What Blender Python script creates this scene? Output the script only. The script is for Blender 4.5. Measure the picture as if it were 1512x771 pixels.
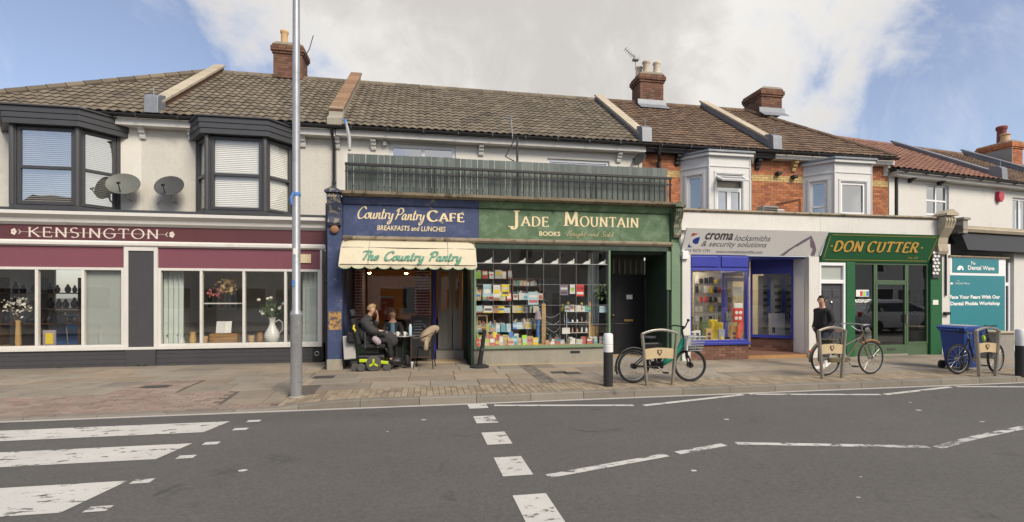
import bpy, bmesh, math, random
from mathutils import Vector, Matrix
random.seed(11)
S = bpy.context.scene
C = S.collection
for o in list(bpy.data.objects): bpy.data.objects.remove(o)
R_ = math.radians
# ------------------------------------------------------------------ camera
TH = R_(10.0); CT, ST = math.cos(TH), math.sin(TH)
FP, HZ, EYE = 720.0, 437.0, 1.75          # focal length and horizon in photo pixels, eye height in metres
cam = bpy.data.cameras.new('camera'); camo = bpy.data.objects.new('camera', cam); C.objects.link(camo)
cam.sensor_width = 36; cam.lens = 36*FP/1512; cam.shift_y = (HZ-385.5)/1512
cam.clip_start = .05; cam.clip_end = 2000
camo.location = (0, 0, EYE); camo.rotation_euler = (R_(90), 0, -TH)
S.camera = camo
S.render.resolution_x, S.render.resolution_y = 1024, 522
# ------------------------------------------------------------------ sky, sun, exposure
SUN_AZ, SUN_EL = R_(152), R_(42)          # azimuth from +y towards +x
w = bpy.data.worlds.new('World'); S.world = w; w.use_nodes = True
nt = w.node_tree; nt.nodes.clear()
def wn(t, **k):
    n = nt.nodes.new(t)
    for a, b in k.items(): setattr(n, a, b)
    return n
out = wn('ShaderNodeOutputWorld'); bg = wn('ShaderNodeBackground'); bg.inputs[1].default_value = .092
sky = wn('ShaderNodeTexSky', sky_type='NISHITA', sun_disc=False, sun_elevation=SUN_EL, sun_rotation=SUN_AZ,
         air_density=1.0, dust_density=1.2, ozone_density=1.4, altitude=20)
tc = wn('ShaderNodeTexCoord')
def wmath(op, a, b=None, clamp=False):
    n = wn('ShaderNodeMath', operation=op, use_clamp=clamp)
    for i, v in enumerate((a, b)):
        if v is None: continue
        if hasattr(v, 'links'): nt.links.new(v, n.inputs[i])
        else: n.inputs[i].default_value = v
    return n.outputs[0]
def wnoise(scale, detail, rough=.55, dist=0., vec=None):
    n = wn('ShaderNodeTexNoise'); n.inputs['Scale'].default_value = scale; n.inputs['Detail'].default_value = detail
    n.inputs['Roughness'].default_value = rough; n.inputs['Distortion'].default_value = dist
    nt.links.new(vec or tc.outputs['Generated'], n.inputs['Vector']); return n.outputs['Fac']
def wramp(v, a, b, x=0., y=1.):
    n = wn('ShaderNodeMapRange', interpolation_type='SMOOTHSTEP'); nt.links.new(v, n.inputs[0])
    for i, q in enumerate((a, b, x, y)): n.inputs[i+1].default_value = q
    return n.outputs[0]
dot = wn('ShaderNodeVectorMath', operation='DOT_PRODUCT'); nt.links.new(tc.outputs['Generated'], dot.inputs[0])
dot.inputs[1].default_value = Vector((.232, .742, .628)).normalized()
big = wnoise(2.6, 9, .58, .3); fine = wnoise(7.5, 9, .62, .5)
edge = wmath('ADD', wmath('MULTIPLY', wmath('SUBTRACT', big, .5), .30), wmath('MULTIPLY', wmath('SUBTRACT', fine, .5), .16))
bank = wramp(wmath('ADD', dot.outputs['Value'], edge), .80, .895)
scat = wramp(wmath('ADD', wnoise(1.7, 9, .6, .4), wmath('MULTIPLY', wmath('SUBTRACT', fine, .5), .25)), .44, .62)
# scattered cloud everywhere away from the bank
far = wramp(dot.outputs['Value'], .2, .62, 1., 0.)
mask = wmath('MAXIMUM', bank, wmath('MULTIPLY', scat, far))
wisp = wmath('MULTIPLY', wramp(wnoise(4.5, 9, .65, 1.0), .50, .78), .22)
mask = wmath('MAXIMUM', mask, wmath('ADD', wisp, .10))
shade = wramp(wmath('ADD', wmath('MULTIPLY', dot.outputs['Value'], .9), wmath('ADD', wmath('MULTIPLY', big, .42), wmath('MULTIPLY', fine, .25))), .98, 1.24)
cc = wn('ShaderNodeMix', data_type='RGBA'); nt.links.new(shade, cc.inputs['Factor'])
cc.inputs['A'].default_value = (7.2, 7.05, 6.75, 1); cc.inputs['B'].default_value = (4.1, 3.92, 3.72, 1)
mx = wn('ShaderNodeMix', data_type='RGBA'); nt.links.new(mask, mx.inputs['Factor'])
tint = wn('ShaderNodeMix', data_type='RGBA', blend_type='MULTIPLY'); tint.inputs['Factor'].default_value = 1; nt.links.new(sky.outputs[0], tint.inputs['A']); tint.inputs['B'].default_value = (1.08, 1.0, 1.04, 1); nt.links.new(tint.outputs['Result'], mx.inputs['A']); nt.links.new(cc.outputs['Result'], mx.inputs['B'])
nt.links.new(mx.outputs['Result'], bg.inputs[0]); nt.links.new(bg.outputs[0], out.inputs[0])
sl = bpy.data.lights.new('sun', 'SUN'); sl.energy = 2.4; sl.angle = R_(24); sl.color = (1, .90, .74)
so = bpy.data.objects.new('sun', sl); C.objects.link(so); so.location = (10, -20, 30)
sd = Vector((math.sin(SUN_AZ)*math.cos(SUN_EL), math.cos(SUN_AZ)*math.cos(SUN_EL), math.sin(SUN_EL)))
so.rotation_euler = sd.to_track_quat('Z', 'Y').to_euler()
S.view_settings.view_transform = 'Standard'; S.view_settings.look = 'None'
S.view_settings.exposure = .78; S.view_settings.gamma = 1.0
S.cycles.max_bounces = 8; S.cycles.transparent_max_bounces = 16; S.cycles.use_denoising = True
S.cycles.caustics_reflective = False; S.cycles.caustics_refractive = False

# ------------------------------------------------------------------ photo pixel -> metres (a pixel is a direction; the plane it touches gives the distance)
def X(px, D):
    u = (px-756)/FP; return D*(u*CT+ST)/(CT-u*ST)
def Z(px, py, D):
    u = (px-756)/FP; return EYE + D/(CT-u*ST)*(HZ-py)/FP
def RC(a, b, t, u, D):                                   # pixel rectangle on the plane y = D -> x0, x1, z0, z1
    m = (a+b)/2; return X(a, D), X(b, D), Z(m, u, D), Z(m, t, D)
def G(px, py, z=0.):
    u = (px-756)/FP; t = (EYE-z)*FP/(py-HZ); return t*(u*CT+ST), t*(CT-u*ST)
# ------------------------------------------------------------------ object helpers
WM, FR = {}, {}
I4 = Matrix.Identity(4)
def tag(o, label=None, cat=None, group=None, kind=None):
    for k, v in (('label', label), ('category', cat), ('group', group), ('kind', kind)):
        if v: o[k] = v
    return o
def attach(o, parent):
    if parent is None: FR[o.name] = I4; WM[o.name] = o.matrix_basis.copy(); return
    F = FR[parent.name]; o.parent = parent
    o.matrix_parent_inverse = WM[parent.name].inverted() @ F
    FR[o.name] = F; WM[o.name] = F @ o.matrix_basis
def thing(name, label, cat, loc, rz=0, local=False, group=None, frame=None, scale=1):
    """Empty at the base of a thing; local=True: parts are modelled in its own frame."""
    o = bpy.data.objects.new(name, None); C.objects.link(o); o.empty_display_size = .2
    o.location = loc; o.rotation_euler = (0, 0, rz); o.scale = (scale,)*3
    tag(o, label, cat, group); WM[o.name] = o.matrix_basis.copy()
    FR[o.name] = WM[o.name].copy() if local else (frame or I4)
    return o
class MB:
    def __init__(s): s.v = []; s.f = []
    def add(s, vs, fs, M=None):
        n = len(s.v)
        s.v += [tuple(M @ Vector(v)) for v in vs] if M else [tuple(v) for v in vs]
        s.f += [tuple(i+n for i in f) for f in fs]; return s
    def box(s, x0, x1, y0, y1, z0, z1, M=None):
        return s.add([(x, y, z) for x in (x0, x1) for y in (y0, y1) for z in (z0, z1)],
                     [(0, 1, 3, 2), (4, 6, 7, 5), (0, 4, 5, 1), (2, 3, 7, 6), (0, 2, 6, 4), (1, 5, 7, 3)], M)
    def prism(s, pts, ax, a, b, M=None):
        n = len(pts); mk = {'x': lambda p, q: (q, p[0], p[1]), 'y': lambda p, q: (p[0], q, p[1]), 'z': lambda p, q: (p[0], p[1], q)}[ax]
        vs = [mk(p, a) for p in pts] + [mk(p, b) for p in pts]
        return s.add(vs, [tuple(range(n-1, -1, -1)), tuple(range(n, 2*n))] + [(i, (i+1) % n, n+(i+1) % n, n+i) for i in range(n)], M)
    def tube(s, pts, r, n=8, M=None, closed=False):
        P = [Vector(p) for p in pts]; m = len(P); rs = r if isinstance(r, (list, tuple)) else [r]*m
        vs, fs = [], []; ref = None
        for i, p in enumerate(P):
            if closed: d = (P[(i+1) % m]-P[i-1]).normalized()
            else: d = (P[min(i+1, m-1)]-P[max(i-1, 0)]).normalized()
            if ref is None: ref = Vector((0, 0, 1)) if abs(d.z) < .9 else Vector((1, 0, 0))
            a = d.cross(ref)
            if a.length < 1e-4: a = d.cross(Vector((0, 1, 0)))
            a.normalize(); b = a.cross(d).normalized(); ref = b
            for k in range(n):
                t = 2*math.pi*k/n; vs.append(p + (a*math.cos(t)+b*math.sin(t))*rs[i])
        for i in range(m if closed else m-1):
            j = (i+1) % m
            fs += [(i*n+k, i*n+(k+1) % n, j*n+(k+1) % n, j*n+k) for k in range(n)]
        if not closed: fs += [tuple(range(n-1, -1, -1)), tuple((m-1)*n+k for k in range(n))]
        return s.add(vs, fs, M)
    def lathe(s, prof, c=(0, 0, 0), n=16, M=None):
        vs = [(c[0]+r*math.cos(2*math.pi*k/n), c[1]+r*math.sin(2*math.pi*k/n), c[2]+z) for r, z in prof for k in range(n)]
        fs = [(i*n+k, i*n+(k+1) % n, (i+1)*n+(k+1) % n, (i+1)*n+k) for i in range(len(prof)-1) for k in range(n)]
        fs += [tuple(range(n-1, -1, -1)), tuple((len(prof)-1)*n+k for k in range(n))]
        return s.add(vs, fs, M)
    def ball(s, c, r, n=10, M=None):
        rr = r if isinstance(r, (tuple, list)) else (r, r, r)
        k = max(4, n//2); vs, fs = [], []
        for i in range(k+1):
            a = math.pi*i/k
            for j in range(n):
                b = 2*math.pi*j/n; vs.append((c[0]+rr[0]*math.sin(a)*math.cos(b), c[1]+rr[1]*math.sin(a)*math.sin(b), c[2]+rr[2]*math.cos(a)))
        fs = [(i*n+j, i*n+(j+1) % n, (i+1)*n+(j+1) % n, (i+1)*n+j) for i in range(k) for j in range(n)]
        return s.add(vs, fs, M)
    def quad(s, *p, M=None): return s.add(p, [tuple(range(len(p)))], M)
    def mesh(s, name, mat, smooth=False, fix=True):
        me = bpy.data.meshes.new(name); me.from_pydata(s.v, [], s.f)
        if fix:
            bm = bmesh.new(); bm.from_mesh(me); bmesh.ops.recalc_face_normals(bm, faces=bm.faces); bm.to_mesh(me); bm.free()
        if mat: me.materials.append(M_(mat))
        if smooth:
            me.polygons.foreach_set('use_smooth', [True]*len(me.polygons))
        me.update(); return me
    def build(s, name, mat, parent=None, smooth=False, bevel=0, kind=None, fix=True, label=None):
        o = bpy.data.objects.new(name, s.mesh(name, mat, smooth, fix)); C.objects.link(o); attach(o, parent)
        if smooth and not bevel:
            try: o.data.set_sharp_from_angle(angle=R_(38))
            except Exception: pass
        if bevel:
            b = o.modifiers.new('bevel', 'BEVEL'); b.width = bevel; b.segments = 2; b.limit_method = 'ANGLE'; b.angle_limit = R_(40)
        if kind: o['kind'] = kind
        if label: o['label'] = label
        return o
def bx(name, mat, parent, x0, x1, y0, y1, z0, z1, bevel=0, **k): return MB().box(x0, x1, y0, y1, z0, z1).build(name, mat, parent, bevel=bevel, **k)
UC = MB().box(-.5, .5, -.5, .5, -.5, .5)
MC = {}
def pieces(name, mats, mat, parent, proto=None, limit=300, key=None, rest=None):
    """Alike pieces sharing one mesh; past the limit the rest is joined into one part."""
    proto = proto or UC; k = (id(proto), mat)
    if k not in MC: MC[k] = proto.mesh(name, mat)
    if key: mats = sorted(mats, key=key)
    for m in mats[:limit]:
        o = bpy.data.objects.new(name, MC[k]); C.objects.link(o); o.matrix_basis = m; attach(o, parent)
    if len(mats) > limit:
        mb = MB()
        for m in mats[limit:]: mb.add(proto.v, proto.f, m)
        mb.build(rest or name+'_mass', mat, parent, kind='stuff')
def BM(x0, x1, y0, y1, z0, z1):
    return Matrix.Translation(((x0+x1)/2, (y0+y1)/2, (z0+z1)/2)) @ Matrix.Diagonal((x1-x0, y1-y0, z1-z0, 1))
def wall_boxes(x0, x1, z0, z1, holes):
    """Split a wall rectangle round its openings (hx0, hx1, hz0, hz1)."""
    xs = sorted({x0, x1, *[min(max(h[i], x0), x1) for h in holes for i in (0, 1)]}); out = []
    for a, b in zip(xs, xs[1:]):
        if b-a < 1e-5: continue
        hs = sorted((h[2], h[3]) for h in holes if h[0] < (a+b)/2 < h[1]); z = z0
        for p, q in hs:
            if p > z: out.append((a, b, z, p))
            z = max(z, q)
        if z < z1: out.append((a, b, z, z1))
    return out
def wall(name, mat, parent, x0, x1, y0, y1, z0, z1, holes=(), **k):
    mb = MB()
    for a, b, p, q in wall_boxes(x0, x1, z0, z1, holes): mb.box(a, b, y0, y1, p, q)
    return mb.build(name, mat, parent, **k)
# ------------------------------------------------------------------ materials
def lin(h, k=1.):
    h = h.lstrip('#'); o = []
    for i in (0, 2, 4):
        c = int(h[i:i+2], 16)/255; o.append((c/12.92 if c <= .04045 else ((c+.055)/1.055)**2.4)*k)
    return tuple(o)
ORD = 'first second third fourth fifth sixth seventh eighth ninth tenth eleventh twelfth'.split()
MAT = {}
def M_(n): return n if not isinstance(n, str) else MAT[n]
class NT:
    def __init__(s, name):
        s.m = bpy.data.materials.new(name); s.m.use_nodes = True; s.t = s.m.node_tree; s.t.nodes.clear()
        s.o = s.n('ShaderNodeOutputMaterial'); s.p = None; MAT[name] = s.m
        s.pos = s.n('ShaderNodeNewGeometry').outputs['Position']
    def n(s, t, **k):
        n = s.t.nodes.new(t)
        for a, b in k.items(): setattr(n, a, b)
        return n
    def put(s, v, sock):
        if hasattr(v, 'links'): s.t.links.new(v, sock)
        elif isinstance(v, (tuple, list)) and len(v) == 3 and sock.type == 'RGBA': sock.default_value = (*v, 1)
        else: sock.default_value = v
    def math(s, op, a, b=None, clamp=False):
        n = s.n('ShaderNodeMath', operation=op, use_clamp=clamp); s.put(a, n.inputs[0])
        if b is not None: s.put(b, n.inputs[1])
        return n.outputs[0]
    def scaled(s, v): 
        n = s.n('ShaderNodeVectorMath', operation='MULTIPLY'); s.put(s.pos, n.inputs[0]); n.inputs[1].default_value = v; return n.outputs[0]
    def noise(s, scale, detail=4, rough=.55, dist=0, vec=None, off=0):
        n = s.n('ShaderNodeTexNoise'); n.inputs['Scale'].default_value = scale; n.inputs['Detail'].default_value = detail
        n.inputs['Roughness'].default_value = rough; n.inputs['Distortion'].default_value = dist
        v = vec or s.pos
        if off:
            a = s.n('ShaderNodeVectorMath', operation='ADD'); s.put(v, a.inputs[0]); a.inputs[1].default_value = (off, off*1.7, off*.6); v = a.outputs[0]
        s.put(v, n.inputs['Vector']); return n.outputs['Fac']
    def ramp(s, v, a, b, x=0., y=1., smooth=True):
        n = s.n('ShaderNodeMapRange', interpolation_type='SMOOTHSTEP' if smooth else 'LINEAR'); s.put(v, n.inputs[0])
        for i, q in enumerate((a, b, x, y)): s.put(q, n.inputs[i+1])
        return n.outputs[0]
    def mix(s, f, a, b, mode='MIX'):
        n = s.n('ShaderNodeMix', data_type='RGBA', blend_type=mode); s.put(f, n.inputs['Factor']); s.put(a, n.inputs['A']); s.put(b, n.inputs['B']); return n.outputs['Result']
    def val(s, c, v):
        n = s.n('ShaderNodeHueSaturation'); s.put(c, n.inputs['Color']); s.put(v, n.inputs['Value']); return n.outputs[0]
    def rand(s):
        a = s.n('ShaderNodeObjectInfo').outputs['Random']; b = s.n('ShaderNodeNewGeometry').outputs['Random Per Island']
        return s.math('FRACT', s.math('ADD', a, s.math('MULTIPLY', b, 7.31)))
    def bsdf(s, col, rough=.6, metal=0, bump=None, bstr=.2, bdist=.01, spec=.5, emit=None, estr=0):
        p = s.n('ShaderNodeBsdfPrincipled'); s.put(col, p.inputs['Base Color']); s.put(rough, p.inputs['Roughness']); s.put(metal, p.inputs['Metallic'])
        p.inputs['Specular IOR Level'].default_value = spec
        if bump is not None:
            b = s.n('ShaderNodeBump'); b.inputs['Strength'].default_value = bstr; b.inputs['Distance'].default_value = bdist
            s.put(bump, b.inputs['Height']); s.t.links.new(b.outputs[0], p.inputs['Normal'])
        if emit: s.put(emit, p.inputs['Emission Color']); p.inputs['Emission Strength'].default_value = estr
        s.p = p; s.t.links.new(p.outputs[0], s.o.inputs[0]); return s
def pm(name, col, rough=.6, var=.12, vs=2.5, fs=22., bump=.15, bs=50., bd=.006, metal=0, rnd=0., hue=None, stain=None, sa=(.58, .72), ss=3., streak=0, spec=.4, k=1., peel=None, pa=(.62, .66), ps=9.):
    """Painted / stone / wood surface: two scales of tone, optional per-piece tone, stains, vertical streaks, peeling."""
    if isinstance(col, str): col = lin(col, k)
    t = NT(name); n1 = t.noise(vs, 5); n2 = t.noise(fs, 3)
    v = t.math('ADD', t.math('MULTIPLY', t.math('SUBTRACT', n1, .5), var*2.6), t.math('MULTIPLY', t.math('SUBTRACT', n2, .5), var*1.6))
    if rnd: 
        r = t.rand(); v = t.math('ADD', v, t.math('MULTIPLY', t.math('SUBTRACT', r, .5), rnd*2))
        if hue: col = t.mix(t.ramp(t.math('FRACT', t.math('MULTIPLY', r, 5.7)), .25, .95), col, hue if not isinstance(hue, str) else lin(hue, k))
    c = t.val(col, t.math('ADD', v, 1.))
    if streak:
        sn = t.noise(1., 5, .6, 0, t.scaled((14, 14, 1.1))); c = t.val(c, t.math('ADD', 1-streak*.5, t.math('MULTIPLY', sn, streak)))
    if stain:
        c = t.mix(t.ramp(t.noise(ss, 7, .62, .3, None, 3.7), *sa), c, lin(stain) if isinstance(stain, str) else stain)
    h = t.noise(bs, 4)
    if peel:
        pk = t.ramp(t.noise(ps, 8, .68, .4, None, 9.1), *pa); c = t.mix(pk, c, lin(peel) if isinstance(peel, str) else peel)
        h = t.math('SUBTRACT', h, t.math('MULTIPLY', pk, .8))
    rr = t.math('ADD', rough-.08, t.math('MULTIPLY', n2, .16), True)
    t.bsdf(c, rr, metal, h, bump, bd, spec); return t
def glass(name, tint=(.9, .93, .92), refl=1.0, base=.05, wob=.0, ws=1.5):
    t = NT(name); lw = t.n('ShaderNodeLayerWeight'); lw.inputs['Blend'].default_value = .5      # Schlick reflectance, the same from both sides of a pane
    f = t.math('ADD', t.math('MULTIPLY', t.math('POWER', lw.outputs['Facing'], 5.), .96*refl), .04*refl+base, True)
    tr = t.n('ShaderNodeBsdfTransparent'); t.put(tint, tr.inputs[0]); gl = t.n('ShaderNodeBsdfGlossy'); gl.inputs['Roughness'].default_value = .012
    t.put((.95, .95, .95), gl.inputs[0])
    if wob:
        b = t.n('ShaderNodeBump'); b.inputs['Strength'].default_value = wob; b.inputs['Distance'].default_value = .02
        t.put(t.noise(ws, 1), b.inputs['Height']); t.t.links.new(b.outputs[0], gl.inputs['Normal'])
    ms = t.n('ShaderNodeMixShader'); t.put(f, ms.inputs[0]); t.t.links.new(tr.outputs[0], ms.inputs[1]); t.t.links.new(gl.outputs[0], ms.inputs[2])
    t.t.links.new(ms.outputs[0], t.o.inputs[0])
glass('glass', (.96, .97, .96), 1.0, .085, .06); glass('glass_old', (.96, .97, .96), .9, .045, .25, 2.2); glass('glass_upper', (.75, .8, .82), 1.3, .34, .12, 1.2); glass('glass_bay', (.95, .96, .96), 1.0, .05, .12, 1.2); glass('glass_half', (.85, .88, .9), 1.2, .42, .2, 1.2); glass('glass_dark', (.55, .58, .56), 1.3, .16, .05)
# asphalt
t = NT('asphalt'); a1 = t.noise(.55, 6, .6); a2 = t.noise(150, 3, .7); a3 = t.noise(6., 6, .6); a4 = t.noise(45, 2, .8)
lane = t.noise(.35, 3, .5, 0, t.scaled((.12, 1.6, 1)))
a5 = t.noise(32, 3, .75, 0, None, 2.); v = t.math('ADD', -.27, t.math('ADD', t.math('MULTIPLY', a1, .34), t.math('ADD', t.math('MULTIPLY', a2, .70), t.math('ADD', t.math('MULTIPLY', a5, 1.15), t.math('ADD', t.math('MULTIPLY', a3, .20), t.math('MULTIPLY', lane, .50))))))
c = t.val((.088, .084, .078), v)
c = t.mix(t.ramp(a4, .66, .76), c, (.26, .25, .23))
c = t.mix(t.ramp(t.noise(1.1, 8, .7, .8, None, 5.), .60, .74), c, (.052, .050, .048))
t.bsdf(c, t.math('ADD', .72, t.math('MULTIPLY', a3, .15)), 0, a2, .55, .006, .3)
# worn road paint: worn-through spots are holes in the paint
def paint(name, lo, hi, col=(.52, .51, .475)):
    t = NT(name); n = t.noise(5.5, 9, .72, .3, t.scaled((.7, 1.7, 1))); d = t.noise(1.3, 5); g = t.noise(60, 3)
    c = t.val(col, t.math('ADD', .70, t.math('ADD', t.math('MULTIPLY', d, .38), t.math('MULTIPLY', g, .18))))
    t.bsdf(c, .7, 0, g, .2, .004, .3)
    tr = t.n('ShaderNodeBsdfTransparent'); ms = t.n('ShaderNodeMixShader'); t.put(t.ramp(n, lo, hi), ms.inputs[0])
    t.t.links.new(t.p.outputs[0], ms.inputs[1]); t.t.links.new(tr.outputs[0], ms.inputs[2]); t.t.links.new(ms.outputs[0], t.o.inputs[0])
paint('paint_good', .56, .62); paint('paint_worn', .50, .60, (.52, .51, .48)); paint('paint_thin', .42, .62, (.45, .44, .42))
pm('slab', (.235, .207, .168), .85, .20, 1.3, 18, .3, 90, .004, rnd=.20, hue=(.27, .218, .16), stain=(.13, .118, .10), sa=(.54, .80), ss=2.2)
pm('block_tan', (.255, .205, .142), .85, .16, 1.5, 18, .3, 90, .004, rnd=.22, hue=(.26, .21, .15), stain=(.16, .14, .12), sa=(.62, .8))
pm('block_pink', (.235, .172, .142), .85, .14, 1.5, 18, .3, 90, .004, rnd=.16, hue=(.24, .195, .16), stain=(.17, .15, .13), sa=(.6, .8))
pm('cobble', (.15, .13, .11), .85, .2, 3, 18, .3, 60, .006, rnd=.25)
pm('joint', (.10, .088, .072), .95, .25, 3, 30, .4, 60, .006)
pm('kerbstone', (.20, .18, .15), .85, .2, 1.5, 25, .3, 70, .005, rnd=.14, stain=(.09, .085, .08), sa=(.58, .75), ss=4)
pm('channel', (.40, .38, .35), .85, .15, 2, 25, .2, 70)
pm('iron', (.06, .055, .05), .6, .2, 8, 30, .3, 60)
# walls
pm('roughcast', (.58, .56, .505), .92, .09, 1.2, 8, .9, 55, .016, stain=(.46, .44, .39), sa=(.55, .8), ss=1.6, streak=.12)
pm('smooth_white', (.66, .64, .585), .8, .06, 1.2, 10, .12, 40, stain=(.52, .49, .43), sa=(.6, .85), streak=.08)
pm('white_render', (.60, .59, .56), .85, .05, 1., 10, .12, 60, stain=(.49, .475, .44), sa=(.55, .85), streak=.12)
pm('grey_render', (.28, .265, .24), .9, .16, 2, 14, .4, 40, .01)
pm('stone', (.40, .345, .26), .9, .18, 3, 20, .4, 45, .008, rnd=.1, stain=(.2, .18, .14), sa=(.58, .75))
pm('concrete', (.29, .27, .22), .9, .14, 2, 15, .3, 45, .006, stain=(.17, .16, .13), sa=(.56, .75), ss=2.5, streak=.2)
pm('brick', (.40, .155, .068), .88, .12, 3, 30, .35, 60, .005, rnd=.22, hue=(.30, .105, .055), stain=(.20, .09, .06), sa=(.66, .85), ss=1.4)
pm('brick_old', (.155, .084, .054), .9, .18, 3, 30, .4, 60, .006, rnd=.30, hue=(.15, .07, .05), stain=(.06, .05, .045), sa=(.55, .75), ss=2)
pm('brick_dark', (.19, .095, .065), .88, .14, 3, 30, .35, 60, .005, rnd=.26, hue=(.13, .065, .05))
pm('brick_buff', (.50, .36, .16), .88, .12, 3, 30, .35, 60, .005, rnd=.15)
pm('brick_cope', (.24, .145, .085), .9, .15, 3, 30, .4, 60, .006, rnd=.2, stain=(.3, .24, .12), sa=(.55, .75))
pm('mortar', (.36, .31, .25), .95, .15, 3, 30, .3, 60); pm('mortar_dark', (.17, .145, .12), .95, .15, 3, 30, .3, 60)
pm('tile_grey', (.135, .112, .084), .88, .16, 1.2, 14, .3, 60, .006, rnd=.22, hue=(.172, .144, .104), stain=(.20, .18, .13), sa=(.56, .78), ss=2.6)
pm('tile_brown', (.128, .084, .058), .88, .14, 1.2, 14, .3, 60, .006, rnd=.22, hue=(.168, .112, .072), stain=(.165, .125, .08), sa=(.60, .8), ss=1.6)
pm('tile_red', (.20, .098, .068), .85, .1, 1.2, 14, .25, 60, .006, rnd=.14, hue=(.24, .125, .085))
pm('moss', (.30, .20, .05), .95, .3, 12, 40, .6, 60, .01)
pm('roof_felt', (.06, .055, .05), .95, .2)
pm('lead', (.215, .232, .258), .5, .14, 2, 12, .2, 14, .006, metal=.3, stain=(.30, .315, .335), sa=(.55, .75))
pm('pot_buff', (.52, .34, .18), .85, .16, 5, 22, .3, 40, rnd=.1, stain=(.25, .19, .13), sa=(.55, .75))
pm('pot_pale', (.55, .47, .38), .85, .16, 5, 22, .3, 40, rnd=.1, stain=(.25, .21, .16), sa=(.55, .75))
pm('pot_red', (.22, .06, .05), .7, .16, 5, 22, .3, 40)
# paint and joinery
pm('charcoal', (.052, .053, .058), .42, .10, 2, 20, .12, 30, streak=.15, spec=.5)
pm('charcoal_shop', (.060, .059, .066), .5, .10, 1.6, 20, .15, 30, stain=(.10, .09, .085), sa=(.62, .85), streak=.2)
pm('white_paint', (.63, .615, .58), .5, .06, 1.5, 20, .1, 30, stain=(.44, .41, .35), sa=(.58, .82), ss=2.4, streak=.18)
pm('upvc', (.76, .77, .78), .35, .03, 1.5, 20, .04, 30)
pm('upvc_dirty', (.60, .60, .59), .45, .06, 1.5, 20, .06, 30, stain=(.5, .48, .44), sa=(.62, .85), streak=.12)
pm('burgundy', (.105, .036, .042), .5, .09, 1.4, 16, .1, 30, stain=(.16, .075, .08), sa=(.66, .85), streak=.12)
pm('plum', (.190, .066, .088), .5, .07, 1.2, 16, .1, 30, stain=(.23, .11, .12), sa=(.66, .85), streak=.12)
pm('blue_old', (.042, .060, .135), .62, .14, 2, 14, .5, 22, .008, stain=(.075, .095, .19), sa=(.5, .7), ss=4, peel=(.26, .22, .16), pa=(.63, .665), ps=6)
pm('green_old', (.075, .135, .068), .62, .14, 1.8, 14, .5, 22, .008, stain=(.125, .195, .115), sa=(.46, .62), ss=3.5, peel=(.045, .075, .045), pa=(.60, .68), ps=4)
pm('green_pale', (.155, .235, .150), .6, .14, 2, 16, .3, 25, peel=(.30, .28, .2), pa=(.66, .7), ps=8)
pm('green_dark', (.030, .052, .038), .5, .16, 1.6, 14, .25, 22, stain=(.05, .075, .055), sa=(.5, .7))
pm('console_blue', (.05, .06, .10), .7, .2, 3, 16, .5, 25, .01, peel=(.25, .22, .17), pa=(.52, .58), ps=9); pm('console_green', (.08, .11, .07), .7, .2, 3, 16, .5, 25, .01, peel=(.25, .22, .16), pa=(.50, .56), ps=9)
pm('wood_weathered', (.27, .225, .16), .85, .2, 3, 24, .5, 30, .008, stain=(.10, .09, .07), sa=(.5, .68), ss=6)
pm('bare_board', (.40, .23, .09), .8, .3, 6, 20, .6, 30, .01, stain=(.10, .08, .07), sa=(.48, .58), ss=16); pm('wood', (.34, .19, .075), .6, .16, 3, 24, .2, 30, rnd=.2); pm('wood_dark', (.085, .045, .025), .55, .2, 3, 24, .2, 30)
pm('wood_pale', (.52, .34, .14), .6, .14, 3, 24, .2, 30, rnd=.15)
pm('royal', (.038, .048, .31), .4, .08, 2, 16, .08, 30)
pm('don_green', (.022, .110, .044), .38, .09, 1.6, 16, .08, 30); pm('don_sage', (.075, .125, .070), .42, .08, 1.6, 16, .08, 30)
pm('sign_silver', (.70, .69, .67), .4, .03, 1., 10, .03, 20, spec=.5)
pm('teal', (.020, .195, .235), .4, .03, 1., 10, .03, 20); pm('letter_white', (.82, .82, .80), .5, .04); pm('gold', (.62, .40, .09), .45, .12); pm('cream', (.72, .60, .38), .6, .16, 6, 30, peel=(.3, .26, .18), pa=(.66, .72), ps=14)
pm('faded_gold', (.42, .36, .20), .7, .2, 6, 30); pm('pale_letter', (.68, .60, .54), .5, .06)
pm('ink', (.06, .058, .065), .5, .05); pm('ink_grey', (.13, .125, .135), .5, .05); pm('logo_blue', (.02, .05, .30), .5, .05); pm('logo_red', (.45, .05, .05), .5, .05); pm('logo_mauve', (.22, .16, .21), .5, .25, 20, 60)
pm('awning', (.56, .50, .37), .85, .08, 1.6, 14, .35, 9, .02, stain=(.46, .33, .17), sa=(.60, .78), ss=1.5, streak=.22); pm('awning_green', (.10, .27, .19), .8, .14, 4, 20)
pm('screen', (.088, .110, .098), .38, .12, 1.2, 10, .1, 12, rnd=.15, hue=(.12, .145, .132), streak=.5, spec=.5)
pm('railing', (.025, .026, .028), .5, .2); pm('black_plastic', (.018, .018, .02), .45, .15, 5, 30, .06); pm('gutter', (.028, .028, .030), .5, .15, 3, 20)
pm('galv', (.36, .37, .385), .42, .13, 2.5, 30, .1, 40, metal=.55, stain=(.26, .265, .27), sa=(.5, .75), streak=.15)
pm('steel', (.42, .39, .345), .36, .08, 4, 30, .05, 40, metal=.75); pm('alloy', (.48, .48, .48), .35, .1, metal=.8); pm('chrome', (.62, .62, .62), .18, .05, metal=.95)
pm('rack_plate', (.52, .41, .25), .5, .1, 5, 30, .06); pm('dish', (.12, .128, .115), .5, .12, 3, 20); pm('dish_dark', (.06, .062, .062), .5, .12, 3, 20)
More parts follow.
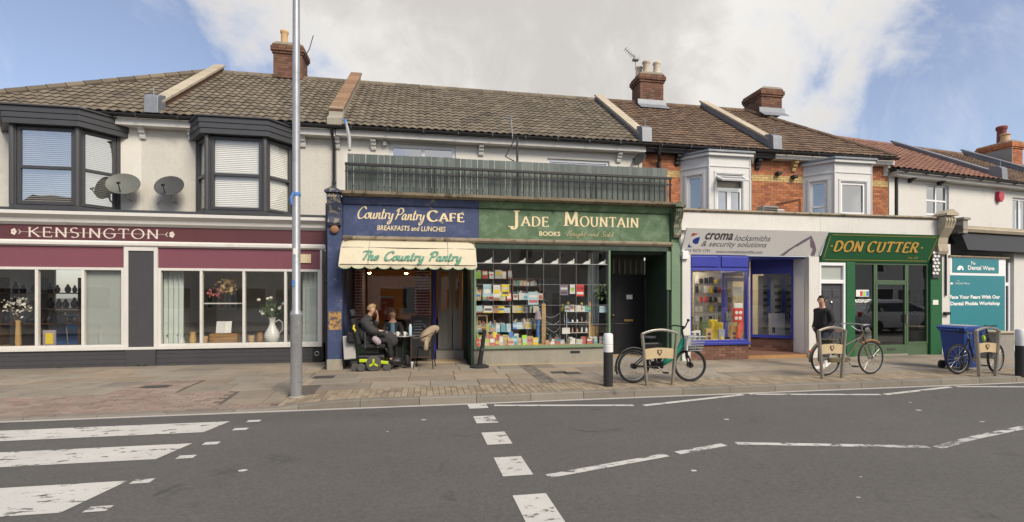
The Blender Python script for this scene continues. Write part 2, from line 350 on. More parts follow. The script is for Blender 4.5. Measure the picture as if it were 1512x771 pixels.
pm('tyre_grey', (.075, .073, .070), .8, .2, 6, 30); pm('rubber', (.022, .022, .022), .8, .15, 5, 30, .2, 80); pm('frame_teal', (.010, .20, .135), .3, .06); pm('frame_olive', (.115, .098, .058), .45, .2, 6, 30); pm('frame_black', (.018, .018, .022), .35, .1); pm('rust', (.27, .13, .06), .7, .2, 6)
pm('bin_blue', (.026, .068, .27), .42, .07, 2, 20, .05, 60); pm('bollard_white', (.70, .70, .70), .5, .08, 3, 20, stain=(.45, .44, .42), sa=(.6, .8)); pm('bollard_black', (.026, .026, .028), .5, .15, 3, 20, stain=(.07, .07, .065), sa=(.55, .8))
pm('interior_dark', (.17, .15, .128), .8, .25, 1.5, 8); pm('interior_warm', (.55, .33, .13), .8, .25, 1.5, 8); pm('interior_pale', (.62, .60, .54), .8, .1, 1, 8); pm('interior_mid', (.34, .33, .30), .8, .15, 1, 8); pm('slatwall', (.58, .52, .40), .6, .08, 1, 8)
pm('blind', (.74, .73, .68), .6, .06, 2, 20); pm('sheer', (.55, .60, .57), .8, .07, 2, 20); pm('curtain_red', (.40, .07, .055), .85, .15, 4, 30); pm('curtain_check', (.70, .58, .54), .85, .1); pm('paper', (.72, .71, .68), .7, .06); pm('frost', (.36, .385, .365), .55, .06, 1.2, 6)
pm('skin', (.50, .29, .20), .5, .07, 8, 40, .1, 80); pm('hair_dark', (.016, .012, .010), .5, .2, 30, 80, .6, 60, .01); pm('hair_light', (.34, .23, .12), .6, .25, 30, 80, .6, 60, .01); pm('hair_brown', (.16, .10, .055), .6, .25, 30, 80, .6, 60, .01)
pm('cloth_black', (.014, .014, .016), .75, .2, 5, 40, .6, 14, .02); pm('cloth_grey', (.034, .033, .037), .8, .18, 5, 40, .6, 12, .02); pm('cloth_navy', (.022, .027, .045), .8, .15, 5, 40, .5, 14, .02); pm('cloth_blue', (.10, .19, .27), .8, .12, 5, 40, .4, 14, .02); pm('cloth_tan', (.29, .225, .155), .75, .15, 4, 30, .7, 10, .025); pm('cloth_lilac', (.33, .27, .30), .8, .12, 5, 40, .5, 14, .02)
pm('lime', (.42, .55, .02), .4, .08); pm('orange_board', (.55, .12, .04), .7, .12); pm('ceramic', (.72, .71, .68), .25, .04); pm('leaf', (.075, .12, .04), .6, .25, 12, 30, rnd=.35, hue=(.11, .16, .06)); pm('leaf_grey', (.16, .20, .14), .6, .2, rnd=.3); pm('petal', (.72, .70, .62), .6, .06, rnd=.12)
pm('terracotta', (.36, .14, .08), .8, .12); pm('door_grey', (.062, .062, .072), .4, .07); pm('cafe_door', (.36, .35, .30), .55, .1, 2, 16); pm('step_stone', (.40, .31, .19), .8, .14, 2, 16); pm('brass', (.55, .40, .16), .35, .1, metal=.8); pm('alarm_red', (.42, .03, .06), .4, .08)
pm('white_car', (.62, .62, .62), .25, .02); pm('rail_grey', (.30, .31, .31), .5, .1); pm('grey_board', (.40, .385, .36), .6, .1, 2, 14)
for i, cc_ in enumerate([(.55, .45, .30), (.40, .12, .09), (.12, .20, .34), (.62, .60, .54), (.14, .26, .20), (.58, .46, .10), (.30, .22, .17), (.45, .52, .56), (.10, .09, .10), (.50, .30, .20), (.10, .33, .40), (.60, .52, .42)]): pm('book%d' % i, cc_, .6, .14, 8, 60, .1, 60)
pm('item_yellow', (.75, .58, .04), .5, .1); pm('item_red', (.58, .05, .04), .5, .1); pm('item_lime', (.35, .62, .06), .5, .1); pm('item_blue', (.07, .20, .52), .5, .1); pm('item_pink', (.52, .14, .14), .5, .1); pm('item_sky', (.42, .58, .66), .5, .1)
t = NT('lamp_strip'); t.bsdf((.8, .8, .75), .5, emit=(1., .86, .62), estr=28)
t = NT('warm_bulb'); t.bsdf((.8, .7, .5), .5, emit=(1., .62, .25), estr=70.)
# ------------------------------------------------------------------ lettering (pen-stroke alphabets, and the built-in sans for printed signs)
def arc(cx, cy, rx, ry, a0, a1, n=14):
    return [(cx+rx*math.cos(R_(a0+(a1-a0)*i/n)), cy+ry*math.sin(R_(a0+(a1-a0)*i/n))) for i in range(n+1)]
CAPS = {
 'A': (.86, [[(.04, 0), (.43, 1)], [(.43, 1), (.82, 0)], [(.17, .34), (.69, .34)]]),
 'C': (.86, [arc(.48, .5, .42, .52, 42, 318, 18)]),
 'D': (.90, [[(.14, 0), (.14, 1)], [(.14, 1), (.36, 1)]+arc(.36, .5, .46, .5, 90, -90)+[(.14, 0)]]),
 'E': (.72, [[(.14, 0), (.14, 1)], [(.14, 1), (.64, 1)], [(.14, .52), (.54, .52)], [(.14, 0), (.68, 0)]]),
 'F': (.68, [[(.14, 0), (.14, 1)], [(.14, 1), (.64, 1)], [(.14, .52), (.54, .52)]]),
 'G': (.92, [arc(.48, .5, .42, .52, 42, 322, 18), [(.82, .18), (.82, .46)], [(.58, .46), (.92, .46)]]),
 'I': (.34, [[(.17, 0), (.17, 1)]]),
 'J': (.52, [[(.36, 1), (.36, .15)]+arc(.18, .05, .18, .26, 0, -150, 8)]),
 'K': (.84, [[(.14, 0), (.14, 1)], [(.74, 1), (.16, .45)], [(.30, .56), (.80, 0)]]),
 'M': (1.04, [[(.12, 0), (.16, 1)], [(.16, 1), (.52, .12)], [(.52, .12), (.88, 1)], [(.88, 1), (.92, 0)]]),
 'N': (.92, [[(.14, 0), (.14, 1)], [(.14, 1), (.78, 0)], [(.78, 0), (.78, 1)]]),
 'O': (.98, [arc(.49, .5, .43, .52, 90, 450, 26)]),
 'R': (.84, [[(.14, 0), (.14, 1)], [(.14, 1), (.40, 1)]+arc(.40, .76, .28, .24, 90, -90, 10)+[(.14, .52)], [(.40, .52), (.80, 0)]]),
 'S': (.66, [arc(.33, .76, .25, .25, 40, 270, 12)+arc(.33, .25, .27, .26, 90, -140, 12)]),
 'T': (.80, [[(.40, 0), (.40, 1)], [(.04, 1), (.76, 1)]]),
 'U': (.88, [[(.14, 1), (.14, .35)]+arc(.44, .33, .30, .34, 180, 360, 10)+[(.74, 1)]]),
 "'": (.3, [[(.15, .8), (.15, 1)]])}
CURS = {
 'o': (.42, [[(.28, .48), (.1, .42), (.04, .2), (.14, .02), (.3, .06), (.37, .28), (.28, .48), (.42, .42)]]),
 'u': (.48, [[(.02, .42), (.08, .48), (.06, .15), (.14, 0), (.28, .12), (.34, .48)], [(.34, .48), (.33, .12), (.4, 0), (.5, .1)]]),
 'n': (.46, [[(.04, .42), (.1, .48), (.07, 0)], [(.07, .02), (.14, .34), (.26, .5), (.32, .4), (.31, .1), (.38, 0), (.47, .1)]]),
 't': (.28, [[(.14, .85), (.1, .15), (.17, 0), (.28, .1)], [(0, .55), (.26, .6)]]),
 'r': (.34, [[(.04, .4), (.1, .5), (.08, 0)], [(.08, .05), (.14, .36), (.26, .5), (.33, .44)]]),
 'y': (.42, [[(.02, .42), (.08, .48), (.07, .15), (.15, .02), (.28, .12), (.34, .48)], [(.34, .48), (.32, -.1), (.2, -.42), (.06, -.36), (.12, -.2), (.4, .05)]]),
 'a': (.45, [[(.32, .44), (.16, .5), (.04, .25), (.1, .02), (.24, .1), (.33, .46)], [(.33, .46), (.32, .1), (.38, 0), (.47, .1)]]),
 'h': (.46, [[(.12, 1), (.06, 0)], [(.06, .05), (.14, .36), (.26, .5), (.32, .4), (.31, .08), (.38, 0), (.47, .1)]]),
 'e': (.36, [[(.04, .22), (.3, .3), (.24, .48), (.08, .4), (.04, .16), (.16, 0), (.36, .12)]]),
 'd': (.45, [[(.32, .44), (.16, .5), (.04, .25), (.1, .02), (.24, .1), (.33, .46)], [(.38, 1), (.32, .1), (.38, 0), (.47, .1)]]),
 'g': (.43, [[(.32, .44), (.16, .5), (.04, .25), (.1, .02), (.24, .1), (.33, .46)], [(.33, .46), (.31, -.15), (.18, -.42), (.06, -.34), (.16, -.18), (.42, .05)]]),
 'l': (.24, [[(.12, 1), (.06, .1), (.14, 0), (.24, .1)]]),
 'C': (.62, [[(.62, .8), (.5, 1), (.25, .9), (.05, .5), (.15, .05), (.4, 0), (.62, .2)]]),
 'P': (.56, [[(.2, .95), (.14, .4), (.05, 0)], [(0, .75), (.15, 1), (.45, 1.02), (.58, .75), (.4, .48), (.15, .45)]]),
 'T': (.50, [[(0, .85), (.15, 1), (.65, .98)], [(.38, .98), (.3, .4), (.2, 0)]]),
 'S': (.52, [[(.5, .85), (.35, 1), (.12, .85), (.2, .55), (.42, .3), (.3, .02), (.05, .1)]]),
 'B': (.54, [[(.2, .95), (.06, 0)], [(.05, .9), (.3, 1.02), (.48, .8), (.3, .55), (.15, .53)], [(.3, .55), (.5, .3), (.35, .03), (.05, .02)]])}
def spline(p, n=5):
    q = [p[0]]+list(p)+[p[-1]]; out = []
    for i in range(1, len(q)-2):
        for k in range(n):
            s = k/n; a, b, c, d = q[i-1], q[i], q[i+1], q[i+2]
            out.append(tuple(.5*(2*b[j]+(c[j]-a[j])*s+(2*a[j]-5*b[j]+4*c[j]-d[j])*s*s+(3*b[j]-a[j]-3*c[j]+d[j])*s**3) for j in (0, 1)))
    return out+[p[-1]]
def segdist(p, a, b):
    ax, ay = b[0]-a[0], b[1]-a[1]; L = ax*ax+ay*ay or 1e-9; s = max(0, min(1, ((p[0]-a[0])*ax+(p[1]-a[1])*ay)/L))
    return math.hypot(p[0]-a[0]-s*ax, p[1]-a[1]-s*ay)
def pen(runs, font, thick=.15, thin=.05, nib=18, space=.06, shear=0, serif=.10, curve=False):
    """runs: [(text, scale)] -> list of flat polygons ([2d points]) and the width."""
    polys, x = [], 0.
    for txt, sc in runs:
        for ch in txt:
            if ch == ' ': x += .42*sc; continue
            wd, strokes = font[ch]
            st = [spline(s) if curve else s for s in strokes]
            for si, s in enumerate(st):
                L, Rr = [], []
                for i, p in enumerate(s):
                    a, b = s[max(i-1, 0)], s[min(i+1, len(s)-1)]; d = math.atan2(b[1]-a[1], b[0]-a[0])
                    w_ = thin+(thick-thin)*abs(math.sin(d-R_(nib))); nx, ny = -math.sin(d)*w_/2, math.cos(d)*w_/2
                    L.append((p[0]+nx, p[1]+ny)); Rr.append((p[0]-nx, p[1]-ny))
                qs = [[L[i], L[i+1], Rr[i+1], Rr[i]] for i in range(len(s)-1)]
                if serif and not curve:
                    for e, f in ((0, 1), (-1, -2)):
                        p, q = s[e], s[f]
                        if any(segdist(p, o[k], o[k+1]) < .05 for oi, o in enumerate(st) if oi != si for k in range(len(o)-1)): continue
                        if abs(p[1]-q[1]) > abs(p[0]-q[0])*1.05 and (p[1] < .03 or p[1] > .97):
                            h = thin*.9; z0 = p[1] if p[1] < .5 else p[1]-h; ww = thick/2+serif
                            qs.append([(p[0]-ww, z0), (p[0]+ww, z0), (p[0]+ww, z0+h), (p[0]-ww, z0+h)])
                        elif abs(p[0]-q[0]) > abs(p[1]-q[1])*3 and ch in 'EFT':
                            dn = -1 if p[1] > .8 else 1; h = .17
                            zz = sorted((p[1]-dn*thin*.5, p[1]+dn*h)) if p[1] > .8 or p[1] < .2 else [p[1]-.1, p[1]+.1]
                            qs.append([(p[0]-thin*.6, zz[0]), (p[0]+thin*.6, zz[0]), (p[0]+thin*.6, zz[1]), (p[0]-thin*.6, zz[1])])
                polys += [[((a+b*shear)*sc+x, b*sc) for a, b in q] for q in qs]
            x += (wd+space)*sc
    return polys, x
def letters(polys, width, name, mat, parent, org, Rv, Uv, Nv, fit, height, eps=.004):
    """Lay polygons on a sign: org bottom-left, Rv/Uv/Nv unit axes, fit = width in metres, height = cap height."""
    mb = MB(); org, Rv, Uv, Nv = map(Vector, (org, Rv, Uv, Nv)); k = fit/width
    for i, q in enumerate(polys):
        e = eps+(i % 9)*.0005
        mb.add([org+Rv*(a*k)+Uv*(b*height)+Nv*e for a, b in q], [tuple(range(len(q)))])
    return mb.build(name, mat, parent, fix=False)
def sans(txt, name, mat, parent, org, Rv, Uv, Nv, fit, height, bold=0., shear=0., eps=.004):
    cu = bpy.data.curves.new('text', 'FONT'); cu.body = txt; cu.size = 1; cu.offset = bold; cu.shear = shear; cu.resolution_u = 3
    o = bpy.data.objects.new('text', cu); C.objects.link(o); dg = bpy.context.evaluated_depsgraph_get()
    me = bpy.data.meshes.new_from_object(o.evaluated_get(dg)); bpy.data.objects.remove(o)
    xs = [v.co.x for v in me.vertices]; ys = [v.co.y for v in me.vertices]; x0, x1, y1 = min(xs), max(xs), max(ys)
    org, Rv, Uv, Nv = map(Vector, (org, Rv, Uv, Nv))
    for v in me.vertices: v.co = org+Rv*((v.co.x-x0)/(x1-x0)*fit)+Uv*(v.co.y/max(y1, .3)*height)+Nv*eps
    me.materials.clear(); me.materials.append(M_(mat)); me.name = name
    ob = bpy.data.objects.new(name, me); C.objects.link(ob); attach(ob, parent); return ob
XV, YV, ZV, NF = (1, 0, 0), (0, 1, 0), (0, 0, 1), (0, -1, 0)

# ------------------------------------------------------------------ ground, road, pavements
KY = 7.95                                                    # kerb line of the far pavement
gr = MB().quad((-400, -400, -.06), (400, -400, -.06), (400, 400, -.06), (-400, 400, -.06)).build('ground', 'joint'); tag(gr, kind='structure')
road = MB().quad((-90, 1.4, 0), (90, 1.4, 0), (90, KY, 0), (-90, KY, 0)).build('road', 'asphalt'); tag(road, kind='structure')
def mark(name, mat, pts, z=.004):
    return MB().quad(*[(x, y, z) for x, y in pts]).build(name, mat, road)
def band(name, mat, a, b, w_):
    a, b = Vector(a), Vector(b); d = (b-a).normalized(); n = Vector((-d.y, d.x))*w_/2
    return mark(name, mat, [a-n, b-n, b+n, a+n])
for a, b in ((6.84, 7.37), (5.80, 6.35), (4.50, 5.17), (3.32, 3.92), (2.2, 2.8)):
    mark('zebra_stripe', 'paint_good', [(-8.2, a), (-2.88+.04*(a-5), a), (-2.78+.04*(b-5), b), (-8.2, b)])
for px, py in ((375, 622), (355, 634), (312, 655), (275, 675), (210, 711), (145, 752)):
    x, y = G(px, py); mark('crossing_stud', 'paint_good', [(x-.085, y-.055), (x+.085, y-.055), (x+.085, y+.055), (x-.085, y+.055)])
for a, b, m in ((7.55, 7.86, 'paint_good'), (6.66, 7.06, 'paint_worn'), (5.68, 6.20, 'paint_good'), (4.66, 5.22, 'paint_good'), (3.55, 4.20, 'paint_good'), (2.6, 3.1, 'paint_good')):
    xa, xb = .90-.025*(a-4), .90-.025*(b-4); mark('give_way_block', m, [(xa-.15, a), (xa+.15, a), (xb+.15, b), (xb-.15, b)])
for a, b, m in (((1.07, 7.71), (3.26, 7.33), 'paint_good'), ((3.42, 7.29), (5.52, 7.79), 'paint_good'), ((5.66, 7.80), (7.92, 7.37), 'paint_good'), ((8.0, 7.36), (9.9, 7.75), 'paint_good'), ((10.05, 7.76), (12.3, 7.33), 'paint_good'), ((12.4, 7.33), (14.5, 7.76), 'paint_good'),
                ((1.16, 4.59), (2.60, 4.98), 'paint_worn'), ((2.75, 5.02), (3.45, 5.21), 'paint_worn'), ((3.62, 5.23), (5.05, 4.885), 'paint_worn'), ((5.07, 4.88), (5.72, 4.72), 'paint_thin'), ((5.80, 4.68), (6.62, 4.92), 'paint_thin'), ((6.65, 4.93), (7.9, 5.22), 'paint_worn'), ((8.1, 5.2), (10.2, 4.7), 'paint_worn')):
    band('zigzag_line', m, a, b, .10)
mark('channel_line', 'channel', [(-90, KY-.11), (90, KY-.11), (90, KY-.015), (-90, KY-.015)], .003)
random.seed(5)
for i in range(13):
    x, y = random.uniform(-2.1, 8), random.uniform(3.6, 7.2); r = random.uniform(.012, .035)
    if (y < 2.2+.9*abs(x-1.3) and False): continue
    mark('gum_spot', 'paint_worn', [(x+r*math.cos(k)*1.4, y+r*math.sin(k)) for k in (0, .9, 1.8, 2.9, 4, 5.1)], .003)
for x in ():
    gq = MB().box(x-.22, x+.22, KY-.36, KY-.02, .001, .009).build('gully_grate', 'iron', road)
    for k in range(6): MB().box(x-.2+k*.07, x-.165+k*.07, KY-.34, KY-.04, .009, .014).build('grate_bar', 'galv', gq)
def sm(x, a, b): 
    s = max(0, min(1, (x-a)/(b-a))); return s*s*(3-2*s)
def H(x, y):                                                 # pavement height: dropped kerb at the crossing
    return .115-.093*sm(x, -1.15, -2.55)*(1-sm(y, KY+.1, KY+1.9))
pv = MB(); xs = [-90, -30, -12, -9, -7, -5, -4, -3, -2.55, -2.2, -1.85, -1.5, -1.15, 0, 6, 16, 30, 90]; ys = [KY+.02, KY+.5, KY+1, KY+1.5, KY+1.9, 10.5, 14.5]
for x0, x1 in zip(xs, xs[1:]):
    for y0, y1 in zip(ys, ys[1:]): pv.quad(*[(x, y, H(x, y)-.014) for x, y in ((x0, y0), (x1, y0), (x1, y1), (x0, y1))])
pav = pv.build('pavement', 'joint', fix=False); tag(pav, kind='structure')
def slab_(mb, x0, x1, y0, y1, g=.005, up=0., ch=.006):
    a, b, c, d = x0+g, x1-g, y0+g, y1-g; j = [up+random.uniform(-.002, .002) for _ in range(4)]
    q = [(a, c), (b, c), (b, d), (a, d)]; vs = [(x, y, H(x, y)-.016) for x, y in q]+[(x, y, H(x, y)-ch+j[i]) for i, (x, y) in enumerate(q)]
    qi = [(a+ch, c+ch), (b-ch, c+ch), (b-ch, d-ch), (a+ch, d-ch)]; vs += [(x, y, H(x, y)+j[i]) for i, (x, y) in enumerate(qi)]
    mb.add(vs, [(0, 1, 5, 4), (1, 2, 6, 5), (2, 3, 7, 6), (3, 0, 4, 7), (4, 5, 9, 8), (5, 6, 10, 9), (6, 7, 11, 10), (7, 4, 8, 11), (8, 9, 10, 11)])
# paving slabs, one by one
random.seed(3)
slabs = 0
def course(y0, y1, xa, xb, wide, off=0.):
    global slabs
    x = xa-off*wide
    while x < xb:
        w_ = wide*random.choice((1, 1, 1, .68, 1.2)); e = min(x+w_, xb)
        if e-max(x, xa) > .12:
            mb = MB(); slab_(mb, max(x, xa), e, y0, y1); mb.build('paving_slab', 'slab', pav, fix=False); slabs += 1
        x = e
ry = [8.92, 9.55, 10.17, 10.78, 11.42]
for i, (a, b) in enumerate(zip(ry, ry[1:])): course(a, b, -2.3 if i else -1.9, 2.16, .9, (i % 2)*.5); course(a, b, 2.46, 15.5, .9, (i % 2)*.5)
course(11.42, 12.05, -2.0, 1.0, .9); course(12.05, 12.70, -2.0, 1.0, .9, .5)
ly = [9.25, 9.85, 10.45, 11.05, 11.65, 12.25, 12.75]
for i, (a, b) in enumerate(zip(ly, ly[1:])):
    if i < 2: course(a, b, -11, -5.3, .75, (i % 2)*.5); course(a, b, -4.2, -2.3, .75)
    else: course(a, b, -11, -2.3, .75, (i % 2)*.5)
for i, (a, b) in enumerate(((8.36, 8.66), (8.66, 9.25))): course(a, b, -3.2, -2.3, .6)
# block paving: tan soldier courses along the kerb, pink blocks at the crossing, a dark cobble strip
tan = []
for r in range(4):
    y0 = KY+.155+r*.205
    for i in range(int(16.8/.105)):
        x0 = -2.3+i*.105
        if r == 3 and x0 < -1.9: continue
        tan.append((x0, y0))
UB = MB(); UB.add([(-.05, -.1, -.03), (.05, -.1, -.03), (.05, .1, -.03), (-.05, .1, -.03), (-.05, -.1, -.004), (.05, -.1, -.004), (.05, .1, -.004), (-.05, .1, -.004), (-.046, -.096, 0), (.046, -.096, 0), (.046, .096, 0), (-.046, .096, 0)],
       [(0, 1, 5, 4), (1, 2, 6, 5), (2, 3, 7, 6), (3, 0, 4, 7), (4, 5, 9, 8), (5, 6, 10, 9), (6, 7, 11, 10), (7, 4, 8, 11), (8, 9, 10, 11)])
def tilt(x, y, L=.1):
    z = H(x, y); ax = math.atan2(H(x, y+L)-H(x, y-L), 2*L); ay = -math.atan2(H(x+L, y)-H(x-L, y), 2*L)
    return Matrix.Translation((x, y, z+random.uniform(-.003, .002))) @ Matrix.Rotation(ax, 4, 'X') @ Matrix.Rotation(ay, 4, 'Y')
pieces('paving_block', [tilt(x+.0525, y+.1025) for x, y in tan], 'block_tan', pav, UB, 300, lambda m: (m.translation-Vector((1.5, 2, 0))).length, 'paving_blocks_beyond')
pk = []
for r in range(11):
    for i in range(40):
        x0, y0 = -10.5+i*.21+(r % 2)*.105, KY+.155+r*.105
        if x0 < -2.5 and not (x0 > -3.4 and y0 > 8.36): pk.append((x0, y0))
for r in range(11):
    for i in range(5): pk.append((-5.3+i*.21, 9.26+r*.105))
RZ = Matrix.Rotation(R_(90), 4, 'Z')
pieces('crossing_block', [tilt(x+.1, y+.05) @ RZ for x, y in pk], 'block_pink', pav, UB, 300, lambda m: (m.translation-Vector((-3, 3, 0))).length, 'crossing_blocks_beyond')
cb = []
for r in range(13):
    for i in range(3): cb.append(tilt(2.21+i*.1, 8.97+r*.19))
pieces('cobble', cb, 'cobble', pav, UB, 300)
# kerb stones
x = -12.; random.seed(8)
while x < 17:
    e = x+.915; m = [(q, H(q, KY+.08)) for q in (x+.004, x+.3, x+.6, e-.004)]; mb = MB()
    P = [(KY, -.05), (KY+.008, None), (KY+.02, 0), (KY+.145, 0), (KY+.145, -.05)]
    vs = []
    for q, h in m: vs += [(q, KY, -.03), (q, KY+.012, h-.014), (q, KY+.026, h), (q, KY+.148, h+.001), (q, KY+.148, -.03)]
    fs = [(i*5+k, i*5+(k+1) % 5, i*5+5+(k+1) % 5, i*5+5+k) for i in range(3) for k in range(5)]+[(0, 1, 2, 3, 4), (15, 16, 17, 18, 19)]
    mb.add(vs, fs).build('kerb_stone', 'kerbstone', pav); x = e
for sgn, a, b in ((0, -90, -12), (1, 16.9, 90)): bx('kerb_run', 'kerbstone', pav, a, b, KY, KY+.148, -.03, .115)
for px, py, a, b in ((230, 571, .22, .11), (825, 550, .17, .13), (845, 551, .17, .13), (478, 557, .2, .15)):
    x, y = G(px, py, .115); bx('access_cover', 'iron', pav, x-a, x+a, y-b, y+b, H(x, y)-.01, H(x, y)+.006)
np_ = MB().box(-90, 90, -40, 1.4, -.05, .115).build('pavement_near', 'slab'); tag(np_, kind='structure')
# ------------------------------------------------------------------ building helpers
DW, DS, DK = 13.25, 11.38, 12.70                             # house wall plane, forecourt shop plane, left shop plane
YE, ZE, PITCH = 12.95, 6.09, math.atan2(2.74, 3.92); YR, ZR = 16.87, 8.83
def tile_proto(w_, g, wave, thick=.022, lift=.03):
    mb = MB(); n = 7; vs = []
    for b, up in ((-.0, lift), (g+.05, 0.)):
        for i in range(n):
            a = i/(n-1); vs.append(((a-.5)*w_*1.04, b, up+wave*(.5+.5*math.cos(2*math.pi*(a-.62)))))
    for i in range(n): x, y, z = vs[i]; vs.append((x, y+.004, z-thick))
    fs = [(i, i+1, n+i+1, n+i) for i in range(n-1)]+[(i+1, i, 2*n+i, 2*n+i+1) for i in range(n-1)]
    mb.add(vs, fs); return mb
TP = {'roll': (.20, .27, tile_proto(.20, .27, .030, .024, .030)), 'plain': (.20, .235, tile_proto(.20, .235, .014, .022, .03)), 'red': (.26, .30, tile_proto(.26, .30, .045, .022, .03))}
def roof(b, x0, x1, style, mat, clip=None, ye=YE, ze=ZE, yr=YR, zr=ZR, ridge=True, apex=None, limit=300):
    """Front slope with separate tiles, back slope and ridge tiles."""
    p = math.atan2(zr-ze, yr-ye); L = math.hypot(zr-ze, yr-ye); w_, g, pr = TP[style]
    a, c = apex or (x0, x1)
    mb = MB(); dz = .03
    mb.quad((x0, ye+.03, ze-dz), (x1, ye+.03, ze-dz), (c, yr, zr-dz), (a, yr, zr-dz)); yb = 2*yr-ye
    mb.quad((x1, yb, ze-dz), (x0, yb, ze-dz), (a, yr, zr-dz), (c, yr, zr-dz))
    mb.quad((x0, ye+.03, ze-dz), (a, yr, zr-dz), (x0, yb, ze-dz)); mb.quad((x1, ye+.03, ze-dz), (c, yr, zr-dz), (x1, yb, ze-dz))
    mb.quad((x0, ye+.03, ze-dz-.01), (x1, ye+.03, ze-dz-.01), (x1, yb, ze-dz-.01), (x0, yb, ze-dz-.01))
    r = mb.build('roof', 'roof_felt', b)
    ms = []; n = max(1, round((x1-x0)/w_)); k = (x1-x0)/n/w_; nr = int(L/g)
    for j in range(nr):
        s = j*L/nr
        for i in range(n):
            x = x0+(i+.5)*(x1-x0)/n; y, z = ye+s*math.cos(p), ze+s*math.sin(p)
            if clip and not clip(x, s/L): continue
            ms.append(Matrix.Translation((x, y, z+random.uniform(-.004, .004))) @ Matrix.Rotation(p+random.uniform(-.006, .006), 4, 'X') @ Matrix.Rotation(random.uniform(-.012, .012), 4, 'Z') @ Matrix.Diagonal((k, L/nr/g, 1, 1)))
    pieces('roof_tile', ms, mat, r, pr, limit, lambda m: m.translation.z, 'upper_tiles')
    if ridge:
        q = a
        while q < c-.05:
            e = min(q+.42, c); mb = MB(); mb.tube([(q+.006, yr, zr-.035), (e-.006, yr, zr-.03)], .125, 10); mb.build('ridge_tile', mat, r, smooth=True); q = e
    return r
def hip_tiles(r, p0, p1, mat, rad=.11):
    p0, p1 = Vector(p0), Vector(p1); n = max(1, int((p1-p0).length/.40))
    for i in range(n): MB().tube([p0.lerp(p1, i/n), p0.lerp(p1, (i+.97)/n)], [rad, rad*.92], 8).build('hip_tile', mat, r, smooth=True)
def parapet(b, x, body, cope, wid=.24, rise=.24, kneel=None, ye=YE-.02, ze=ZE, yr=YR, zr=ZR, flash=None):
    p = [(ye+.25, ze-.05), (yr, zr-.05), (yr, zr+rise), (ye+.25, ze+.25*.7+rise-.04)]
    w_ = MB().prism(p, 'x', x-wid/2, x+wid/2).build('party_wall', body, b)
    if flash:
        for s in (-1, 1):
            MB().prism([(ye+.25, ze+.19), (yr, zr+.03), (yr, zr+rise-.05), (ye+.25, ze+.25*.7+rise-.09)], 'x', x+s*(wid/2)-.004, x+s*(wid/2)+.006*s+.004).build('lead_flashing', 'lead', w_)
    n = 8; a, c = Vector((x, ye+.2, ze+.16+rise-.04)), Vector((x, yr+.05, zr+rise+.02)); d = (c-a).normalized()
    Mr = Matrix.Rotation(math.atan2(d.z, d.y), 4, 'X')
    for i in range(n):
        q = a.lerp(c, (i+.5)/n); ln = (c-a).length/n
        o = MB().box(-wid/2-.035, wid/2+.035, -ln/2+.006, ln/2-.006, -.01, .055).build('coping_stone', cope, w_, bevel=.008)
        o.matrix_basis = Matrix.Translation(q) @ Mr
    if kneel:
        mb = MB(); mb.prism([(ye-.02, ze+.02), (ye+.36, ze+.22), (ye+.36, ze+.58), (ye+.1, ze+.50), (ye, ze+.42)], 'x', x-wid/2-.03, x+wid/2+.03); mb.build('kneeler_cap', kneel, w_, bevel=.01)
        MB().tube([(x, ye+.12, ze+.5), (x, ye+.12, ze+.70)], .012, 6).build('kneeler_rod', kneel, w_)
    return w_
def brick_boxes(x0, x1, z0, z1, y, holes=(), L=.225, hh=.075, pr=.008, depth=.03, jit=.002):
    out = []; r = 0; z = z0
    while z < z1-.02:
        off = (r % 2)*L/2; x = x0-off
        zt = min(z+hh, z1)
        while x < x1:
            a, c = max(x, x0), min(x+L, x1)
            if c-a > .03:
                segs = [(a, c)]
                for h in holes:
                    if h[2] < (z+zt)/2 < h[3]:
                        ns = []
                        for s0, s1 in segs:
                            if s1 <= h[0] or s0 >= h[1]: ns.append((s0, s1))
                            else:
                                if s0 < h[0]: ns.append((s0, h[0]))
                                if s1 > h[1]: ns.append((h[1], s1))
                        segs = ns
                for s0, s1 in segs:
                    if s1-s0 > .025:
                        j = random.uniform(-jit, jit); out.append((s0+.005, s1-.005, y-pr+j, y+depth, z+.005, zt-.005))
            x += L
        z += hh; r += 1
    return out
def brick_face(parent, x0, x1, z0, z1, y, mat='brick', holes=(), limit=300):
    pieces('brick', [BM(*q) for q in brick_boxes(x0, x1, z0, z1, y, holes)], mat, parent, None, limit, lambda m: -m[0][0], 'bricks_beyond')
